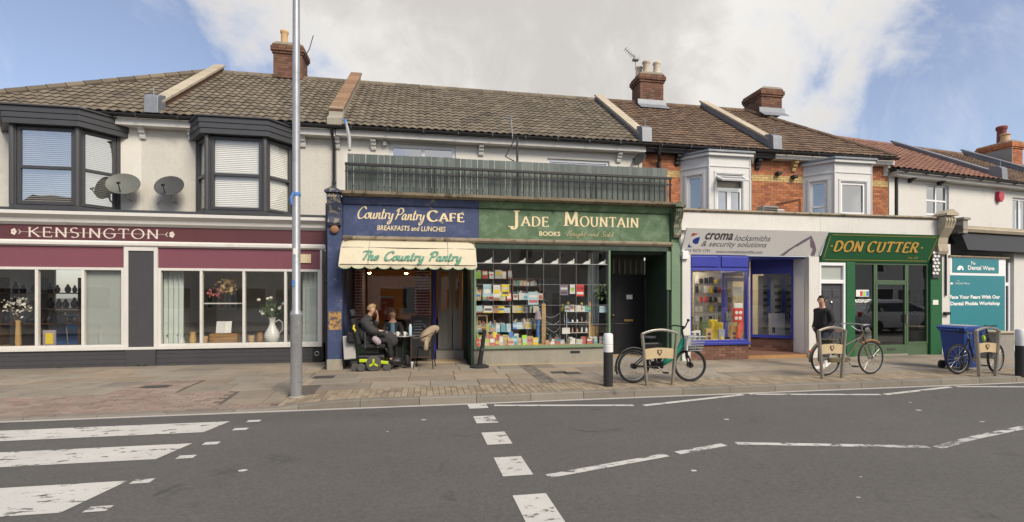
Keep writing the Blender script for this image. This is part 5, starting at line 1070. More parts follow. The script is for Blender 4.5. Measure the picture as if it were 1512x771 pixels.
# ================================================================== right pair: brick houses over the locksmith and the green-fronted shop
def white_bay(b, xc, kind):
    hw, hf, pj = 1.15, .64, .64; z0, z1 = 3.85, 5.72; yf = DW-pj; P = [(xc-hw, DW), (xc-hf, yf), (xc+hf, yf), (xc+hw, DW)]
    mb = MB(); panes = []; hoods = []
    for i, (a, c) in enumerate(zip(P, P[1:])):
        Mx, L = plane_frame(a, c)
        if i == 1:
            wa, wb, wz0, wz1 = (.24, L-.24, 3.95, 5.20) if kind == 'casement' else (.22, L-.20, 3.95, 5.15)
        else: wa, wb, wz0, wz1 = .20, L-.20, 3.95, 5.20
        for q in wall_boxes(0, L, z0, z1, [(wa, wb, wz0, wz1)]): mb.box(q[0], q[1], 0, .10, q[2], q[3], Mx)
        # architrave and frieze mouldings
        mb.box(wa-.08, wa-.02, -.018, 0, wz0, wz1+.06, Mx).box(wb+.02, wb+.08, -.018, 0, wz0, wz1+.06, Mx).box(wa-.08, wb+.08, -.022, 0, wz1+.03, wz1+.09, Mx).box(0, L, -.02, 0, 5.42, 5.45, Mx)
        fr = MB()
        if i == 1 and kind == 'casement':
            cells = frame_in(fr, Mx, wa, (wa+wb)/2, wz0, 4.78, .06, .06, .03)+frame_in(fr, Mx, (wa+wb)/2, wb, wz0, 4.78, .06, .06, .03)
            fr.box(wa, wb, .03, .09, 4.78, 4.83, Mx); hoods.append((Mx, wa, wb, 4.83, wz1))
        elif i == 1: cells = frame_in(fr, Mx, wa, wb, wz0, wz1, .07, .06, .03, (4.22,))
        else: cells = frame_in(fr, Mx, wa, wb, wz0, wz1, .06, .06, .03, (4.45,) if kind != 'casement' else ())
        panes.append((fr, [(Mx, q) for q in cells]))
    mb.tube([(xc-hf, yf, z0), (xc-hf, yf, z1)], .022, 6).tube([(xc+hf, yf, z0), (xc+hf, yf, z1)], .022, 6)
    f = mb.build('bay_window', 'upvc_dirty', b)
    for fr, cells in panes:
        fr.build('window_frame', 'upvc', f)
        for Mx, (a, c, p, q) in cells: MB().add([(a, .06, p), (c, .06, p), (c, .065, q), (a, .065, q)], [(0, 1, 2, 3)], Mx).build('pane', 'glass_upper', f, fix=False)
    for Mx, wa, wb, za, zb_ in hoods:        # top light propped open like a hood
        Mh = Mx @ Matrix.Translation((0, 0, zb_-.03)) @ Matrix.Rotation(R_(-62), 4, 'X'); fr = MB()
        cells = frame_in(fr, Mh, wa-.03, wb+.03, -.36, 0, .055, .05, -.0); o = fr.build('open_top_light', 'upvc', f)
        for a, c, p, q in cells: MB().add([(a, .02, p), (c, .02, p), (c, .02, q), (a, .02, q)], [(0, 1, 2, 3)], Mh).build('pane', 'glass_upper', f, fix=False)
        MB().box(wa, wb, .09, .11, za, zb_, Mx).build('dark_opening', 'interior_dark', f)
    bx('bay_back', 'interior_mid', f, xc-hw+.12, xc+hw-.12, DW-.04, DW-.02, z0, z1)
    MB().prism([(xc-hw-.08, DW-.002), (xc-hf-.06, yf-.09), (xc+hf+.06, yf-.09), (xc+hw+.08, DW-.002)], 'z', z1, z1+.09).build('bay_cornice', 'upvc_dirty', f, bevel=.008)
    MB().prism([(xc-hw-.12, DW-.002), (xc-hf-.09, yf-.13), (xc+hf+.09, yf-.13), (xc+hw+.12, DW-.002)], 'z', z1+.09, z1+.15).build('bay_roof', 'lead', f, bevel=.008)
    return f
def brick_upper(b, x0, x1, bay):
    w_ = bx('wall', 'mortar', b, x0, x1, DW, DW+.25, 3.8, 6.0); zb0, zb1 = 5.22, 5.42
    for a, c in ((x0, bay-1.16), (bay+1.16, x1)):
        if c-a > .1: brick_face(w_, a, c, 3.9, zb0, DW); brick_face(w_, a, c, zb0, zb1, DW-.004, 'brick_buff'); brick_face(w_, a, c, zb1, 5.86, DW)
    return w_
B3 = thing('shop_building', 'brick terrace with white bay over blue and silver locksmith shopfront', 'building', (8.2, DS, .1))
B4 = thing('shop_building', 'brick terrace with hipped roof and white bay over dark green shopfront', 'building', (12.4, DS, .1))
C3, C4 = 8.52, 12.60
brick_upper(B3, XP3+.0, XP4, C3); brick_upper(B4, XP4+.002, XR, C4); white_bay(B3, C3, 'casement'); white_bay(B4, C4, 'fixed')
roof(B3, XP3, XP4, 'plain', 'tile_brown')
hx = XR-2.55
r4 = roof(B4, XP4, XR, 'plain', 'tile_brown', clip=lambda x, s: x < XR-(XR-hx)*s+.06, apex=(XP4, hx)); hip_tiles(r4, (XR, YE, ZE+.02), (hx, YR, ZR+.05), 'tile_brown', .08)
parapet(B3, XP4, 'lead', 'stone', rise=.24, kneel='lead', flash=True)
gutter(B3, XP3, XP4); gutter(B4, XP4, XR); bx('eaves_board', 'black_plastic', B3, XP3+.02, XP4, 13.02, DW, 5.87, 6.0); bx('eaves_board', 'white_paint', B4, XP4+.01, XR, 13.02, DW, 5.87, 6.0)
corbel(B3, X(1003, 13.1), 'black_plastic'); corbel(B3, X(1122, 13.1), 'black_plastic'); corbel(B4, X(1176, 13.1), 'brick_buff'); corbel(B4, XR-.12, 'white_paint')
chimney(B3, 7.62, 8.52, 16.55, 17.25, 8.62, 9.80, 'brick_old', ((7.95, 16.75, .50, .14, 'pot_pale'), (8.36, 16.75, .50, .14, 'pot_pale'), (7.80, 17.05, .42, .13, 'pot_pale')))
chimney(B4, 12.32, 13.18, 16.3, 17.3, 8.55, 9.50, 'brick_old')
t_ = thing('roof_aerial', 'television aerial clamped to the chimney with three pots', 'aerial', (7.6, 16.7, 9.8)); MB().tube([(7.62, 16.7, 9.5), (7.45, 16.7, 10.55)], .016, 6).build('mast', 'rail_grey', t_); MB().tube([(7.10, 16.7, 10.72), (7.62, 16.7, 10.30)], .014, 6).build('boom', 'rail_grey', t_); bx('reflector_plate', 'rail_grey', t_, 7.42, 7.62, 16.6, 16.8, 10.32, 10.40)
for k in range(6): q = k/6; MB().tube([(7.12+.4*q, 16.55, 10.70-.33*q), (7.12+.4*q, 16.85, 10.70-.33*q)], .008, 5).build('element', 'rail_grey', t_)
x = X(1150, DW); MB().tube([(X(1145, DW), DW-.06, 4.55), (X(1180, DW), DW-.04, 4.72), (X(1180, DW), DW-.04, 4.0)], .014, 5).build('wall_cable', 'gutter', B3)
for px, py in ((1147, 257), (1170, 262)): bx('wall_light', 'black_plastic', B3, X(px, DW)-.07, X(px, DW)+.08, DW-.16, DW-.0, Z(px, py, DW)-.05, Z(px, py, DW)+.05, bevel=.02)
x0, x1, z0, z1 = RC(1127, 1149, 302, 318, 12.4); t_ = thing('condenser_unit', 'dark condenser box on the ledge between the white bays', 'condenser', ((x0+x1)/2, 12.4, 4.0)); bx('casing', 'grey_render', t_, x0, x1, 12.4, 12.7, 3.94, 4.32, bevel=.01); bx('duct', 'galv', t_, x1, x1+.26, 12.45, 12.65, 3.94, 4.24, bevel=.02)
for k in range(5): bx('louvre', 'railing', t_, x0+.03, x1-.03, 12.388, 12.398, 4.0+k*.06, 4.03+k*.06)
for b, a, c in ((B3, xs1+.005, XP4), (B4, XP4+.002, XR-.05)): bx('flat_roof', 'roof_felt', b, a, c, DS+.04, DW, 3.80, 3.90)
# fascias and leaning signs
xm = X(1207, DS)
for b, a, c in ((B3, xs1+.004, xm), (B4, xm+.004, X(1392, DS))):
    bx('fascia', 'white_paint', b, a, c, DS-.10, DS+.05, 3.40, 3.86); MB().prism([(DS+.1, 3.86), (DS-.12, 3.86), (DS-.16, 3.90), (DS-.14, 3.94), (DS+.1, 3.96)], 'x', a, c).build('coping', 'wood_weathered', b)
def lean_sign(b, x0, x1, zt, zb_, yt, yb_, mat, th=.05):
    s = MB().prism([(yb_, zb_), (yt, zt), (yt+th, zt+.005), (yb_+th, zb_)], 'x', x0, x1).build('sign_board', mat, b)
    U = Vector((0, yt-yb_, zt-zb_)); L = U.length; U.normalize(); N = Vector((0, -U.z, U.y)); return s, U, N, L
x0, x1 = 6.32, 10.315; s3, U, N, L = lean_sign(B3, x0, x1, 3.42, 2.80, DS-.33, DS-.02, 'sign_silver')
bx('sign_box_back', 'sign_silver', B3, x0, x1, DS-.0, DS+.03, 2.80, 3.40)
O3 = Vector((x0, DS-.02, 2.80))
def S3(px, frac): return Vector((X(px, DS-.18), O3.y, O3.z))+U*(L*frac)
def spx(a): return 1000+a*220/1512
sans('croma', 'lettering', 'ink', s3, S3(spx(272), .60), XV, U, N, X(spx(552), DS-.18)-X(spx(272), DS-.18), .165, .022, .12)
sans('locksmiths', 'lettering', 'ink_grey', s3, S3(spx(575), .57), XV, U, N, X(spx(935), DS-.18)-X(spx(575), DS-.18), .15, 0, .18); sans('& security solutions', 'lettering', 'ink_grey', s3, S3(spx(256), .33), XV, U, N, X(spx(915), DS-.18)-X(spx(256), DS-.18), .14, 0, .18)
sans('023 9273 1791', 'lettering', 'ink_grey', s3, S3(spx(104), .10), XV, U, N, X(spx(356), DS-.18)-X(spx(104), DS-.18), .075); sans('www.cromalocksmiths.com', 'lettering', 'ink_grey', s3, S3(spx(424), .08), XV, U, N, X(spx(895), DS-.18)-X(spx(424), DS-.18), .08)
def flat(name, mat, parent, pts, org, Rv, Uv, Nv, e=.004):
    org, Rv, Uv, Nv = map(Vector, (org, Rv, Uv, Nv)); return MB().add([org+Rv*a+Uv*b+Nv*e for a, b in pts], [tuple(range(len(pts)))]).build(name, mat, parent, fix=False)
o_ = S3(spx(120), .28); flat('logo_corner', 'logo_red', s3, [(.02, .28), (.20, .36), (.04, .37)], o_, XV, U, N); flat('logo_corner', 'logo_blue', s3, [(.0, .0), (.14, .0), (.05, .04), (.02, .10)], o_, XV, U, N)
flat('logo_disc', 'logo_blue', s3, [(.26, .10), (.27, .27), (.19, .26), (.12, .22), (.09, .17), (.12, .12), (.19, .09)], o_, XV, U, N)
ap = S3(spx(1330), .0)-S3(spx(1085), .0); q = ap.x
flat('logo_peak', 'logo_mauve', s3, [(0, .0), (.12, .0), (.28, .17), (.36, .24), (.42, .26), (q-.02, .46), (q+.02, .50), (q-.0, .56), (q-.2, .43), (.22, .2)], S3(spx(1085), .02), XV, U, N); flat('logo_peak', 'logo_mauve', s3, [(q+.0, .56), (q+.02, .46), (q+.10, .26), (q+.20, .20), (q+.20, 0), (q+.32, 0), (q+.30, .18), (q+.18, .36)], S3(spx(1085), .02), XV, U, N, .006)
x0, x1 = 10.33, X(1375, DS-.1); s4, U4, N4, L4 = lean_sign(B4, x0, x1, 3.40, 2.66, DS-.34, DS-.03, 'don_green')
O4 = Vector((0, DS-.03, 2.66))
def S4(px, f): return Vector((X(px, DS-.18), O4.y, O4.z))+U4*(L4*f)
for dx_, m, k in ((.016, 'ink', .0), (0, 'gold', .006)):
    pl, wd = pen([('DON CUTTER', 1)], CAPS, .25, .11, 12, .16, serif=.09); letters(pl, wd, 'lettering', m, s4, S4(1231, .38)+Vector((dx_, 0, -dx_*.6))+N4*k, XV, U4, N4, X(1356, DS-.18)-X(1231, DS-.18), .27)
sans('No. 53', 'small_lettering', 'gold', s4, S4(1346, .15), XV, U4, N4, .30, .055)
w4, h4 = x1-x0, L4
for a, c, p, q in ((.10, w4-.10, h4-.065, h4-.055), (.10, w4-.10, .055, .065), (.055, .065, .10, h4-.10), (w4-.065, w4-.055, .10, h4-.10)): flat('sign_line', 'gold', s4, [(a, p), (c, p), (c, q), (a, q)], (x0, O4.y, O4.z), XV, U4, N4)
for px in (1227, 1360): flat('sign_dot', 'gold', s4, [(.03*math.cos(k), .03*math.sin(k)) for k in [i*math.pi/2 for i in range(4)]], S4(px, .55), XV, U4, N4)
# ---- locksmith shopfront
yl = DS; L0, L1 = X(1004, yl), X(1018, yl); R0, R1 = X(1192, yl), X(1207, yl); xg = X(1105, yl)
bx('pilaster', 'white_paint', B3, L0+.03, L1, yl-.06, yl+.1, .08, 2.79, bevel=.01); bx('pilaster', 'white_paint', B3, R0, R1, yl-.06, yl+.1, .08, 2.79, bevel=.01)
bx('alarm_box', 'upvc', B3, X(1007, yl-.1), X(1016, yl-.1), yl-.14, yl-.06, Z(1012, 383, yl-.1), Z(1012, 371, yl-.1), bevel=.015)
for a, c in ((L1, (L1+xg)/2-.02), ((L1+xg)/2+.02, xg)): bx('top_panel', 'royal', B3, a+.03, c-.02, yl-.03, yl-.006, 2.49, 2.76, bevel=.012)
bx('top_rail', 'royal', B3, L1, xg, yl-.005, yl+.018, 2.44, 2.79); wn_ = window(B3, L1, xg, .57, 2.44, yl-.02, 'royal', .05, .09, (), (), 'glass', .05, name='shop_window')
bx('shop_sill', 'royal', B3, L1, xg+.03, yl-.07, yl+.08, .50, .568, bevel=.008)
rz = bx('stall_riser', 'mortar_dark', B3, L1, xg, yl-.01, yl+.1, .08, .498); brick_face(rz, L1, xg, .12, .495, yl-.01, 'brick_dark')
# entrance: raised tiled floor, return glass, blue door, splayed right-hand window
bx('entrance_floor', 'brick_dark', B3, xg+.001, R0, yl+.0, 13.2, .08, .215); bx('entrance_edge', 'wood', B3, xg+.001, R0, yl-.012, yl-.001, .08, .205)
yd3 = 12.55; px0, px1 = (xg, yl+.08), (xg+.05, yd3)
Mx, Lr = plane_frame(px0, px1); fr = MB(); cells = frame_in(fr, Mx, 0, Lr, .57, 2.44, .045, .05); f = fr.build('return_window', 'royal', B3)
for a, c, p, q in cells: MB().add([(a, .02, p), (c, .02, p), (c, .02, q), (a, .02, q)], [(0, 1, 2, 3)], Mx).build('pane', 'glass', f, fix=False)
MB().box(0, Lr, -.0, .05, .215, .57, Mx).build('return_riser', 'brick_dark', B3)
MB().box(0, Lr, -.0, .05, 2.44, 2.79, Mx).build('return_head', 'royal', B3)
sp0, sp1 = (9.10, 12.50), (R0-.02, 11.85); Mx, Ls = plane_frame(sp0, sp1); fr = MB(); cells = frame_in(fr, Mx, 0, Ls, .60, 2.42, .055, .07); f = fr.build('splayed_window', 'royal', B3)
for a, c, p, q in cells: MB().add([(a, .03, p), (c, .03, p), (c, .03, q), (a, .03, q)], [(0, 1, 2, 3)], Mx).build('pane', 'glass', f, fix=False)
MB().box(0, Ls, -.0, .08, 2.42, 2.79, Mx).build('splay_head', 'royal', B3); rz = MB().box(0, Ls, .0, .08, .215, .598, Mx).build('splay_riser', 'mortar_dark', B3)
pieces('brick', [Mx @ BM(*q) for q in brick_boxes(0, Ls, .22, .595, 0)], 'brick_dark', rz); MB().box(0, Ls, -.05, .0, .58, .602, Mx).build('splay_sill', 'royal', f)
bx('reveal_wall', 'upvc', B3, R0-.02, R0, yl+.1, 11.9, .21, 2.79); bx('entrance_ceiling', 'royal', B3, xg, R0, yl+.1, 12.7, 2.74, 2.79)
d0, d1 = xg+.10, 9.08; mb = MB().box(d0, d0+.10, yd3, yd3+.05, .22, 2.28).box(d1-.10, d1, yd3, yd3+.05, .22, 2.28).box(d0+.1, d1-.1, yd3, yd3+.05, .22, .55).box(d0+.1, d1-.1, yd3, yd3+.05, 2.16, 2.28); dr = mb.build('shop_door', 'royal', B3, bevel=.006)
MB().quad((d0+.098, yd3+.02, .548), (d1-.098, yd3+.02, .548), (d1-.098, yd3+.02, 2.162), (d0+.098, yd3+.02, 2.162)).build('pane', 'glass', dr, fix=False); bx('door_head', 'royal', B3, xg+.05, 9.10, yd3, yd3+.06, 2.30, 2.79); bx('door_handle', 'alloy', dr, d0+.03, d0+.06, yd3-.05, yd3-.001, 1.05, 1.3); bx('door_notice', 'paper', dr, d0+.25, d0+.55, yd3-.006, yd3-.001, 1.75, 2.0)
room(B3, xs1+.1, R0-.03, yd3+.5, yd3+4, .2, 2.8, 'slatwall', 'interior_mid', 'interior_pale'); bx('party_side', 'slatwall', B3, L1-.04, L1, yl+.1, yd3+.5, .2, 2.8); bx('window_bed', 'interior_pale', B3, L1, xg-.02, yl+.1, yl+.7, .5, .57); bx('shop_ceiling', 'interior_pale', B3, L1, xg, yl+.1, yd3+.5, 2.79, 2.82)
for k in range(12): bx('slat_groove', 'wood_dark', B3, L1, R0-.05, yd3+3.985, yd3+3.995, .5+k*.19, .515+k*.19)
for i, (xx, yy) in enumerate(((7.2, 12.9), (8.6, 13.6), (7.3, 14.6))):
    t_ = thing('ceiling_light', ('lit strip light nearest the locksmith window', 'lit strip light behind the locksmith door', 'lit strip light at the back of the locksmith shop')[i], 'light', (xx, yy, 2.78)); bx('casing', 'upvc', t_, xx-.62, xx+.62, yy-.06, yy+.06, 2.72, 2.78); bx('diffuser', 'lamp_strip', t_, xx-.6, xx+.6, yy-.05, yy+.05, 2.68, 2.72)
t_ = thing('shop_counter', 'grey counter with yellow cases inside the locksmith shop', 'counter', (7.4, 14.3, .2)); bx('counter_body', 'interior_dark', t_, 6.6, 8.4, 14.1, 14.7, .2, 1.05); bx('counter_top', 'black_plastic', t_, 6.55, 8.45, 14.05, 14.75, 1.05, 1.09)
for k in range(2): o = bx('tool_case', 'item_yellow', None, 7.35+k*.45, 7.72+k*.45, 14.15, 14.35, 1.091, 1.30+.05*k, bevel=.02); tag(o, ('yellow tool case at the left on the locksmith counter', 'taller yellow tool case at the right on the locksmith counter')[k], 'case')
for r_ in range(4):
    for k in range(3):
        o = bx('lock_pack', 'black_plastic', None, 7.0+k*.62, 7.28+k*.62, yd3+3.86, yd3+3.96, 1.25+r_*.3, 1.42+r_*.3); tag(o, 'dark lock pack on the slatted wall, %s row from below, %s from left' % (ORD[r_], ORD[k]), 'lock pack', 'lock packs on the slatted wall')
yf = DS+.25
for k, (px, h, m, lab) in enumerate(((1022, .26, 'paper', 'white boxed lock at the far left of the locksmith window bed'), (1030, .28, 'paper', 'second white boxed lock on the locksmith window bed'), (1047, .32, 'wood_pale', 'tan display card of door handles in the locksmith window'), (1066, .30, 'rail_grey', 'grey display stand with yellow label in the locksmith window'), (1084, .40, 'wood', 'narrow wooden display post in the locksmith window'))):
    x = X(px, yf); o = bx('display_box', m, None, x-.085, x+.085, yf, yf+.05, .571, .571+h, bevel=.005); tag(o, lab, 'display')
    for j in range(2 if k != 3 else 1): bx('display_item', 'ink' if k != 3 else 'item_yellow', o, x-.04, x+.04, yf-.012, yf-.001, .62+j*.11, .68+j*.11)
for k in range(9):
    x = L1+.1+k*.13; o = MB().lathe([(.035, 0), (.035, .03), (.02, .05)], (x, DS+.16, .571), 10).build('door_knob', 'brass', None, smooth=True); tag(o, 'small brass knob along the locksmith window sill, %s from left' % ORD[k], 'knob', 'brass knobs along the locksmith sill')
xr_, yr_ = X(1090, DS+.45), DS+.45; t_ = thing('key_sign', 'red and white cardboard key display leaning in the locksmith window', 'display', (xr_, yr_, .571)); bx('key_head', 'item_red', t_, xr_-.14, xr_+.16, yr_, yr_+.03, 1.05, 1.42, bevel=.03); bx('key_top', 'paper', t_, xr_-.12, xr_+.14, yr_, yr_+.028, 1.42, 1.55, bevel=.02)
MB().prism([(xr_+.02, 1.05), (xr_+.16, 1.05), (xr_+.19, .95), (xr_+.05, .571), (xr_-.06, .571)], 'y', yr_, yr_+.03).build('key_blade', 'item_red', t_)
for dx_, dz in ((-.06, 1.15), (.06, 1.15), (-.05, 1.3), (.07, 1.3)): MB().ball((xr_+dx_, yr_-.004, dz), (.05, .006, .05), 10).build('key_mark', 'paper', t_)
# contents of the splayed window
ym_ = 12.9
for k, px in enumerate((1136, 1158)): x = X(px, ym_); o = bx('display_post', 'logo_blue', None, x-.05, x+.05, ym_, ym_+.03, .8, 2.3); tag(o, 'navy %s upright of the right locksmith window display' % ('left', 'right')[k], 'display')
o = bx('padlock_rack', 'grey_board', None, X(1127, ym_-.1), X(1180, ym_-.1), ym_+.12, ym_+.16, .6, 2.35); tag(o, 'pale panel of hanging padlocks in the right locksmith window', 'rack')
for r_ in range(5):
    for c_ in range(3): q = X(1130+c_*17, ym_+.1); MB().box(q-.05, q+.12, ym_+.08, ym_+.119, 1.2+r_*.2, 1.28+r_*.2).build('padlock_pack', 'door_grey', o)
x0, x1 = X(1140, 12.35), X(1162, 12.35); t_ = thing('key_safe', 'pale steel key cabinet standing in the right locksmith window', 'cabinet', ((x0+x1)/2, 12.4, .6)); bx('cabinet_body', 'sign_silver', t_, x0, x1, 12.42, 12.5, .602, 1.25, bevel=.01); bx('keypad', 'ink', t_, x0+.06, x0+.15, 12.41, 12.42, .7, .85); bx('lock_plate', 'paper', t_, x0+.18, x1-.05, 12.41, 12.419, .75, 1.1)
x0, x1 = X(1165, 12.3), X(1177, 12.3); t_ = thing('key_board', 'dark blue rounded board with white key shapes in the right locksmith window', 'board', ((x0+x1)/2, 12.3, .6)); pts = [(x0, .602), (x1, .602), (x1, 1.25)]+[((x0+x1)/2+(x1-x0)/2*math.cos(k), 1.25+(x1-x0)/2*math.sin(k)) for k in [i*math.pi/8 for i in range(1, 8)]]+[(x0, 1.25)]
MB().prism(pts, 'y', 12.3, 12.33).build('board', 'logo_blue', t_)
for a in (.25, .7):
    for z in (.72, .98, 1.22): MB().tube([(x0+(x1-x0)*a, 12.293, z), (x0+(x1-x0)*a, 12.293, z+.10)], .018, 6).build('key_shape', 'paper', t_)
# ---- green-fronted shop
g0 = X(1208.5, DS); g1, g2, g3, g4, g5 = [X(q, DS) for q in (1247.5, 1260, 1293, 1339, 1371)]; g6, g7 = X(1388, DS), X(1401, DS)
mb = MB().box(g0, g0+.06, DS-.03, DS+.1, .08, 2.64).box(g1-.07, g1, DS-.03, DS+.1, .08, 2.64).box(g0+.06, g1-.07, DS-.03, DS+.1, 2.08, 2.18).box(g0+.06, g1-.07, DS-.03, DS+.1, 2.56, 2.64); ff = mb.build('door_frame', 'upvc', B4, bevel=.006)
MB().quad((g0+.06, DS+.03, 2.18), (g1-.07, DS+.03, 2.18), (g1-.07, DS+.03, 2.56), (g0+.06, DS+.03, 2.56)).build('pane', 'frost', ff, fix=False)
dr = bx('panel_door', 'door_grey', B4, g0+.06, g1-.07, DS+.03, DS+.08, .16, 2.08); wd_ = g1-g0-.13
for a in (.12, .56):
    for p, q in ((.30, .85), (1.05, 1.62), (1.72, 1.92)): bx('door_panel', 'door_grey', dr, g0+.06+wd_*a, g0+.06+wd_*(a+.32), DS+.016, DS+.029, p, q, bevel=.012)
bx('letter_plate', 'alloy', dr, g0+.06+wd_*.38, g0+.06+wd_*.62, DS+.012, DS+.029, .95, .99); MB().lathe([(.02, 0), (.035, .02), (.02, .06)], (g0+.06+wd_*.5, DS+.01, 1.55), 8).build('knocker', 'alloy', dr); bx('door_step', 'concrete', B4, g0, g1, DS-.08, DS+.1, .08, .16)
for a, c, m in ((g1+.002, g2, 'don_green'), (g5, g6, 'don_green')): 
    q = bx('pilaster', m, B4, a, c, DS-.06, DS+.1, .08, 2.655, bevel=.008); bx('pilaster_line', 'don_sage', q, a+.04, c-.04, DS-.066, DS-.06, 1.5, 1.52)
tr = MB(); fw = .055
def fr_cells(mb, a, c, p, q): mb.box(a, a+fw, DS, DS+.08, p, q).box(c-fw, c, DS, DS+.08, p, q).box(a+fw, c-fw, DS, DS+.08, p, p+fw).box(c-fw-(c-a-2*fw), c-fw, DS, DS+.08, q-fw, q); return a+fw, c-fw, p+fw, q-fw
cells = [fr_cells(tr, g2, g3, .42, 2.655), fr_cells(tr, g3, g4, 2.12, 2.655), fr_cells(tr, g4, g5, .42, 2.655)]; f = tr.build('shop_window', 'don_sage', B4, bevel=.005)
for i, (a, c, p, q) in enumerate(cells): MB().quad((a, DS+.03, p), (c, DS+.03, p), (c, DS+.03, q), (a, DS+.03, q)).build('pane', 'glass_dark', f, fix=False)
tr = MB(); q = fr_cells(tr, g3+.01, g4-.01, .16, 2.115); tr.box(g3+.01+fw, g4-.01-fw, DS+.001, DS+.079, .16+fw, .40); dr = tr.build('shop_door', 'don_sage', B4, bevel=.005); MB().quad((q[0], DS+.03, .40), (q[1], DS+.03, .40), (q[1], DS+.03, q[3]), (q[0], DS+.03, q[3])).build('pane', 'glass_dark', dr, fix=False); bx('letter_plate', 'iron', dr, (g3+g4)/2-.12, (g3+g4)/2+.12, DS-.012, DS, .27, .31)
bx('handle', 'alloy', dr, g4-.07, g4-.05, DS-.06, DS-.002, 1.0, 1.25)
for a, c in ((g2, g3), (g4, g5)): bx('stall_riser', 'don_sage', B4, a, c, DS+.01, DS+.1, .08, .418); 
bx('threshold', 'concrete', B4, g3, g4, DS-.03, DS+.1, .08, .158); bx('fascia_soffit', 'don_green', B4, g1, g6, DS-.02, DS+.12, 2.657, 2.72)
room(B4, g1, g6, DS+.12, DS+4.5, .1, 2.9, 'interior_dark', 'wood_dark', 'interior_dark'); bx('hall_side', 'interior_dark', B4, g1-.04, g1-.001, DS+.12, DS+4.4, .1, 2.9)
q = bx('notice', 'paper', f, X(1265, DS), X(1284, DS), DS+.02, DS+.028, Z(1275, 438, DS), Z(1275, 428, DS))
for k, m in enumerate(('item_red', 'item_lime', 'item_blue')): bx('notice_print', m, f, X(1271+k*4.5, DS), X(1274.5+k*4.5, DS), DS+.016, DS+.019, Z(1275, 437, DS), Z(1275, 430, DS))
for px, lab in ((1277, 'leafy olive plant in the left of the green shopfront'), (1352, 'leafy pot plant in the right of the green shopfront')):
    x, y = X(px, DS+.5), DS+.5; t_ = thing('pot_plant', lab, 'plant', (x, y, .1)); MB().lathe([(.13, 0), (.17, .32), (.18, .34), (.15, .34)], (x, y, .40), 14).build('pot', 'ceramic', t_, smooth=True); MB().tube([(x, y, .7), (x+.02, y, 1.1), (x-.02, y, 1.5)], .014, 6).build('stem', 'wood_dark', t_); bx('stand', 'wood_dark', t_, x-.15, x+.15, y-.15, y+.15, .101, .40)
    spray('foliage', t_, (x, y, 1.45), 170, .42, 'leaf_grey', size=.05)
q = bx('hanging_board', 'ink', B4, X(1376, DS-.08), X(1387, DS-.08), DS-.10, DS-.07, Z(1381, 411, DS), Z(1381, 369, DS))
for r_ in range(7):
    for c_ in range(2): a = X(1376.5+c_*5+(r_ % 2)*2, DS-.1); z = Z(1381, 374+r_*5, DS); MB().quad((a, DS-.104, z), (a+.07, DS-.104, z-.04), (a+.11, DS-.104, z+.01), (a+.04, DS-.104, z+.05)).build('check_mark', 'paper', q, fix=False)
bx('door_plate', 'paper', B4, X(1377, DS-.06), X(1385, DS-.06), DS-.07, DS-.061, Z(1381, 450, DS), Z(1381, 443, DS))
bx('end_pilaster', 'white_paint', B4, g6+.002, g7, DS-.05, DS+.2, .08, 3.2, bevel=.01); console(B4, X(1377, DS), X(1393, DS), DS-.06, 2.9, 4.06, 'stone', .30)
# ================================================================== far right: white house turned with the bend of the street
PV = Matrix.Translation((14.56, 0, 0)) ; AN = R_(8.0)
FB = Matrix.Translation((14.56, DW-.1, 0)) @ Matrix.Rotation(AN, 4, 'Z') @ Matrix.Translation((-14.56, -DW+.1, 0))
B5 = thing('shop_building', 'white rendered house with red tiled roof above black canopy and teal boards', 'building', (17, 12.4, .1), frame=FB)
W5 = 4.25; E5 = 14.56+W5
def XB(px, D):     # x in the turned frame of the point seen at pixel px on the plane y = D of that frame
    u = (px-756)/FP; d = FB.inverted().to_3x3() @ Vector((u*CT+ST, CT-u*ST, 0)); o = FB.inverted() @ Vector((0, 0, 0)); return o.x+d.x*(D-o.y)/d.y
def ZB(px, py, D):
    u = (px-756)/FP; d = FB.inverted().to_3x3() @ Vector((u*CT+ST, CT-u*ST, 0)); o = FB.inverted() @ Vector((0, 0, 0)); return EYE+(D-o.y)/d.y*(HZ-py)/FP
ZE5 = 5.72
hw_ = [(XB(1368, DW), XB(1401, DW), ZB(1385, 318, DW), ZB(1385, 273, DW))]; nx2 = XB(1495, DW)
wall('wall', 'white_render', B5, 14.56, 14.56+9, DW, DW+.25, 3.0, ZE5, [(hw_[0][0], hw_[0][1], hw_[0][2], hw_[0][3]), (nx2, nx2+1.0, 4.0, ZB(1500, 292, DW))])
window(B5, hw_[0][0], hw_[0][1], hw_[0][2], hw_[0][3], DW+.06, 'upvc', .06, .07, [(hw_[0][0]+hw_[0][1])/2], ((hw_[0][2]+hw_[0][3])/2-.02,), 'glass_upper', .03, .05); window(B5, nx2, nx2+1.0, 4.0, ZB(1500, 292, DW), DW+.06, 'upvc', .08, .07, [nx2+.5], (), 'glass_upper', .03); bx('room_back', 'interior_mid', B5, 15, 23, DW+1, DW+1.05, 3, 6)
bx('quoin', 'smooth_white', B5, 14.56, 14.80, DW-.02, DW, 3.0, 5.8); bx('corner_pipe', 'gutter', B5, 14.84, 14.90, DW-.07, DW-.01, 3.9, 5.75)
xpar = XB(1478, DW-.2)
roof(B5, 14.40, xpar, 'red', 'tile_red', ze=ZE5+.04, zr=ZE5+2.30, ye=DW-.28, yr=DW+3.35, limit=300); roof(B5, xpar, xpar+7.5, 'plain', 'tile_brown', ze=ZE5+.04, zr=ZE5+2.30, ye=DW-.28, yr=DW+3.35, limit=120)
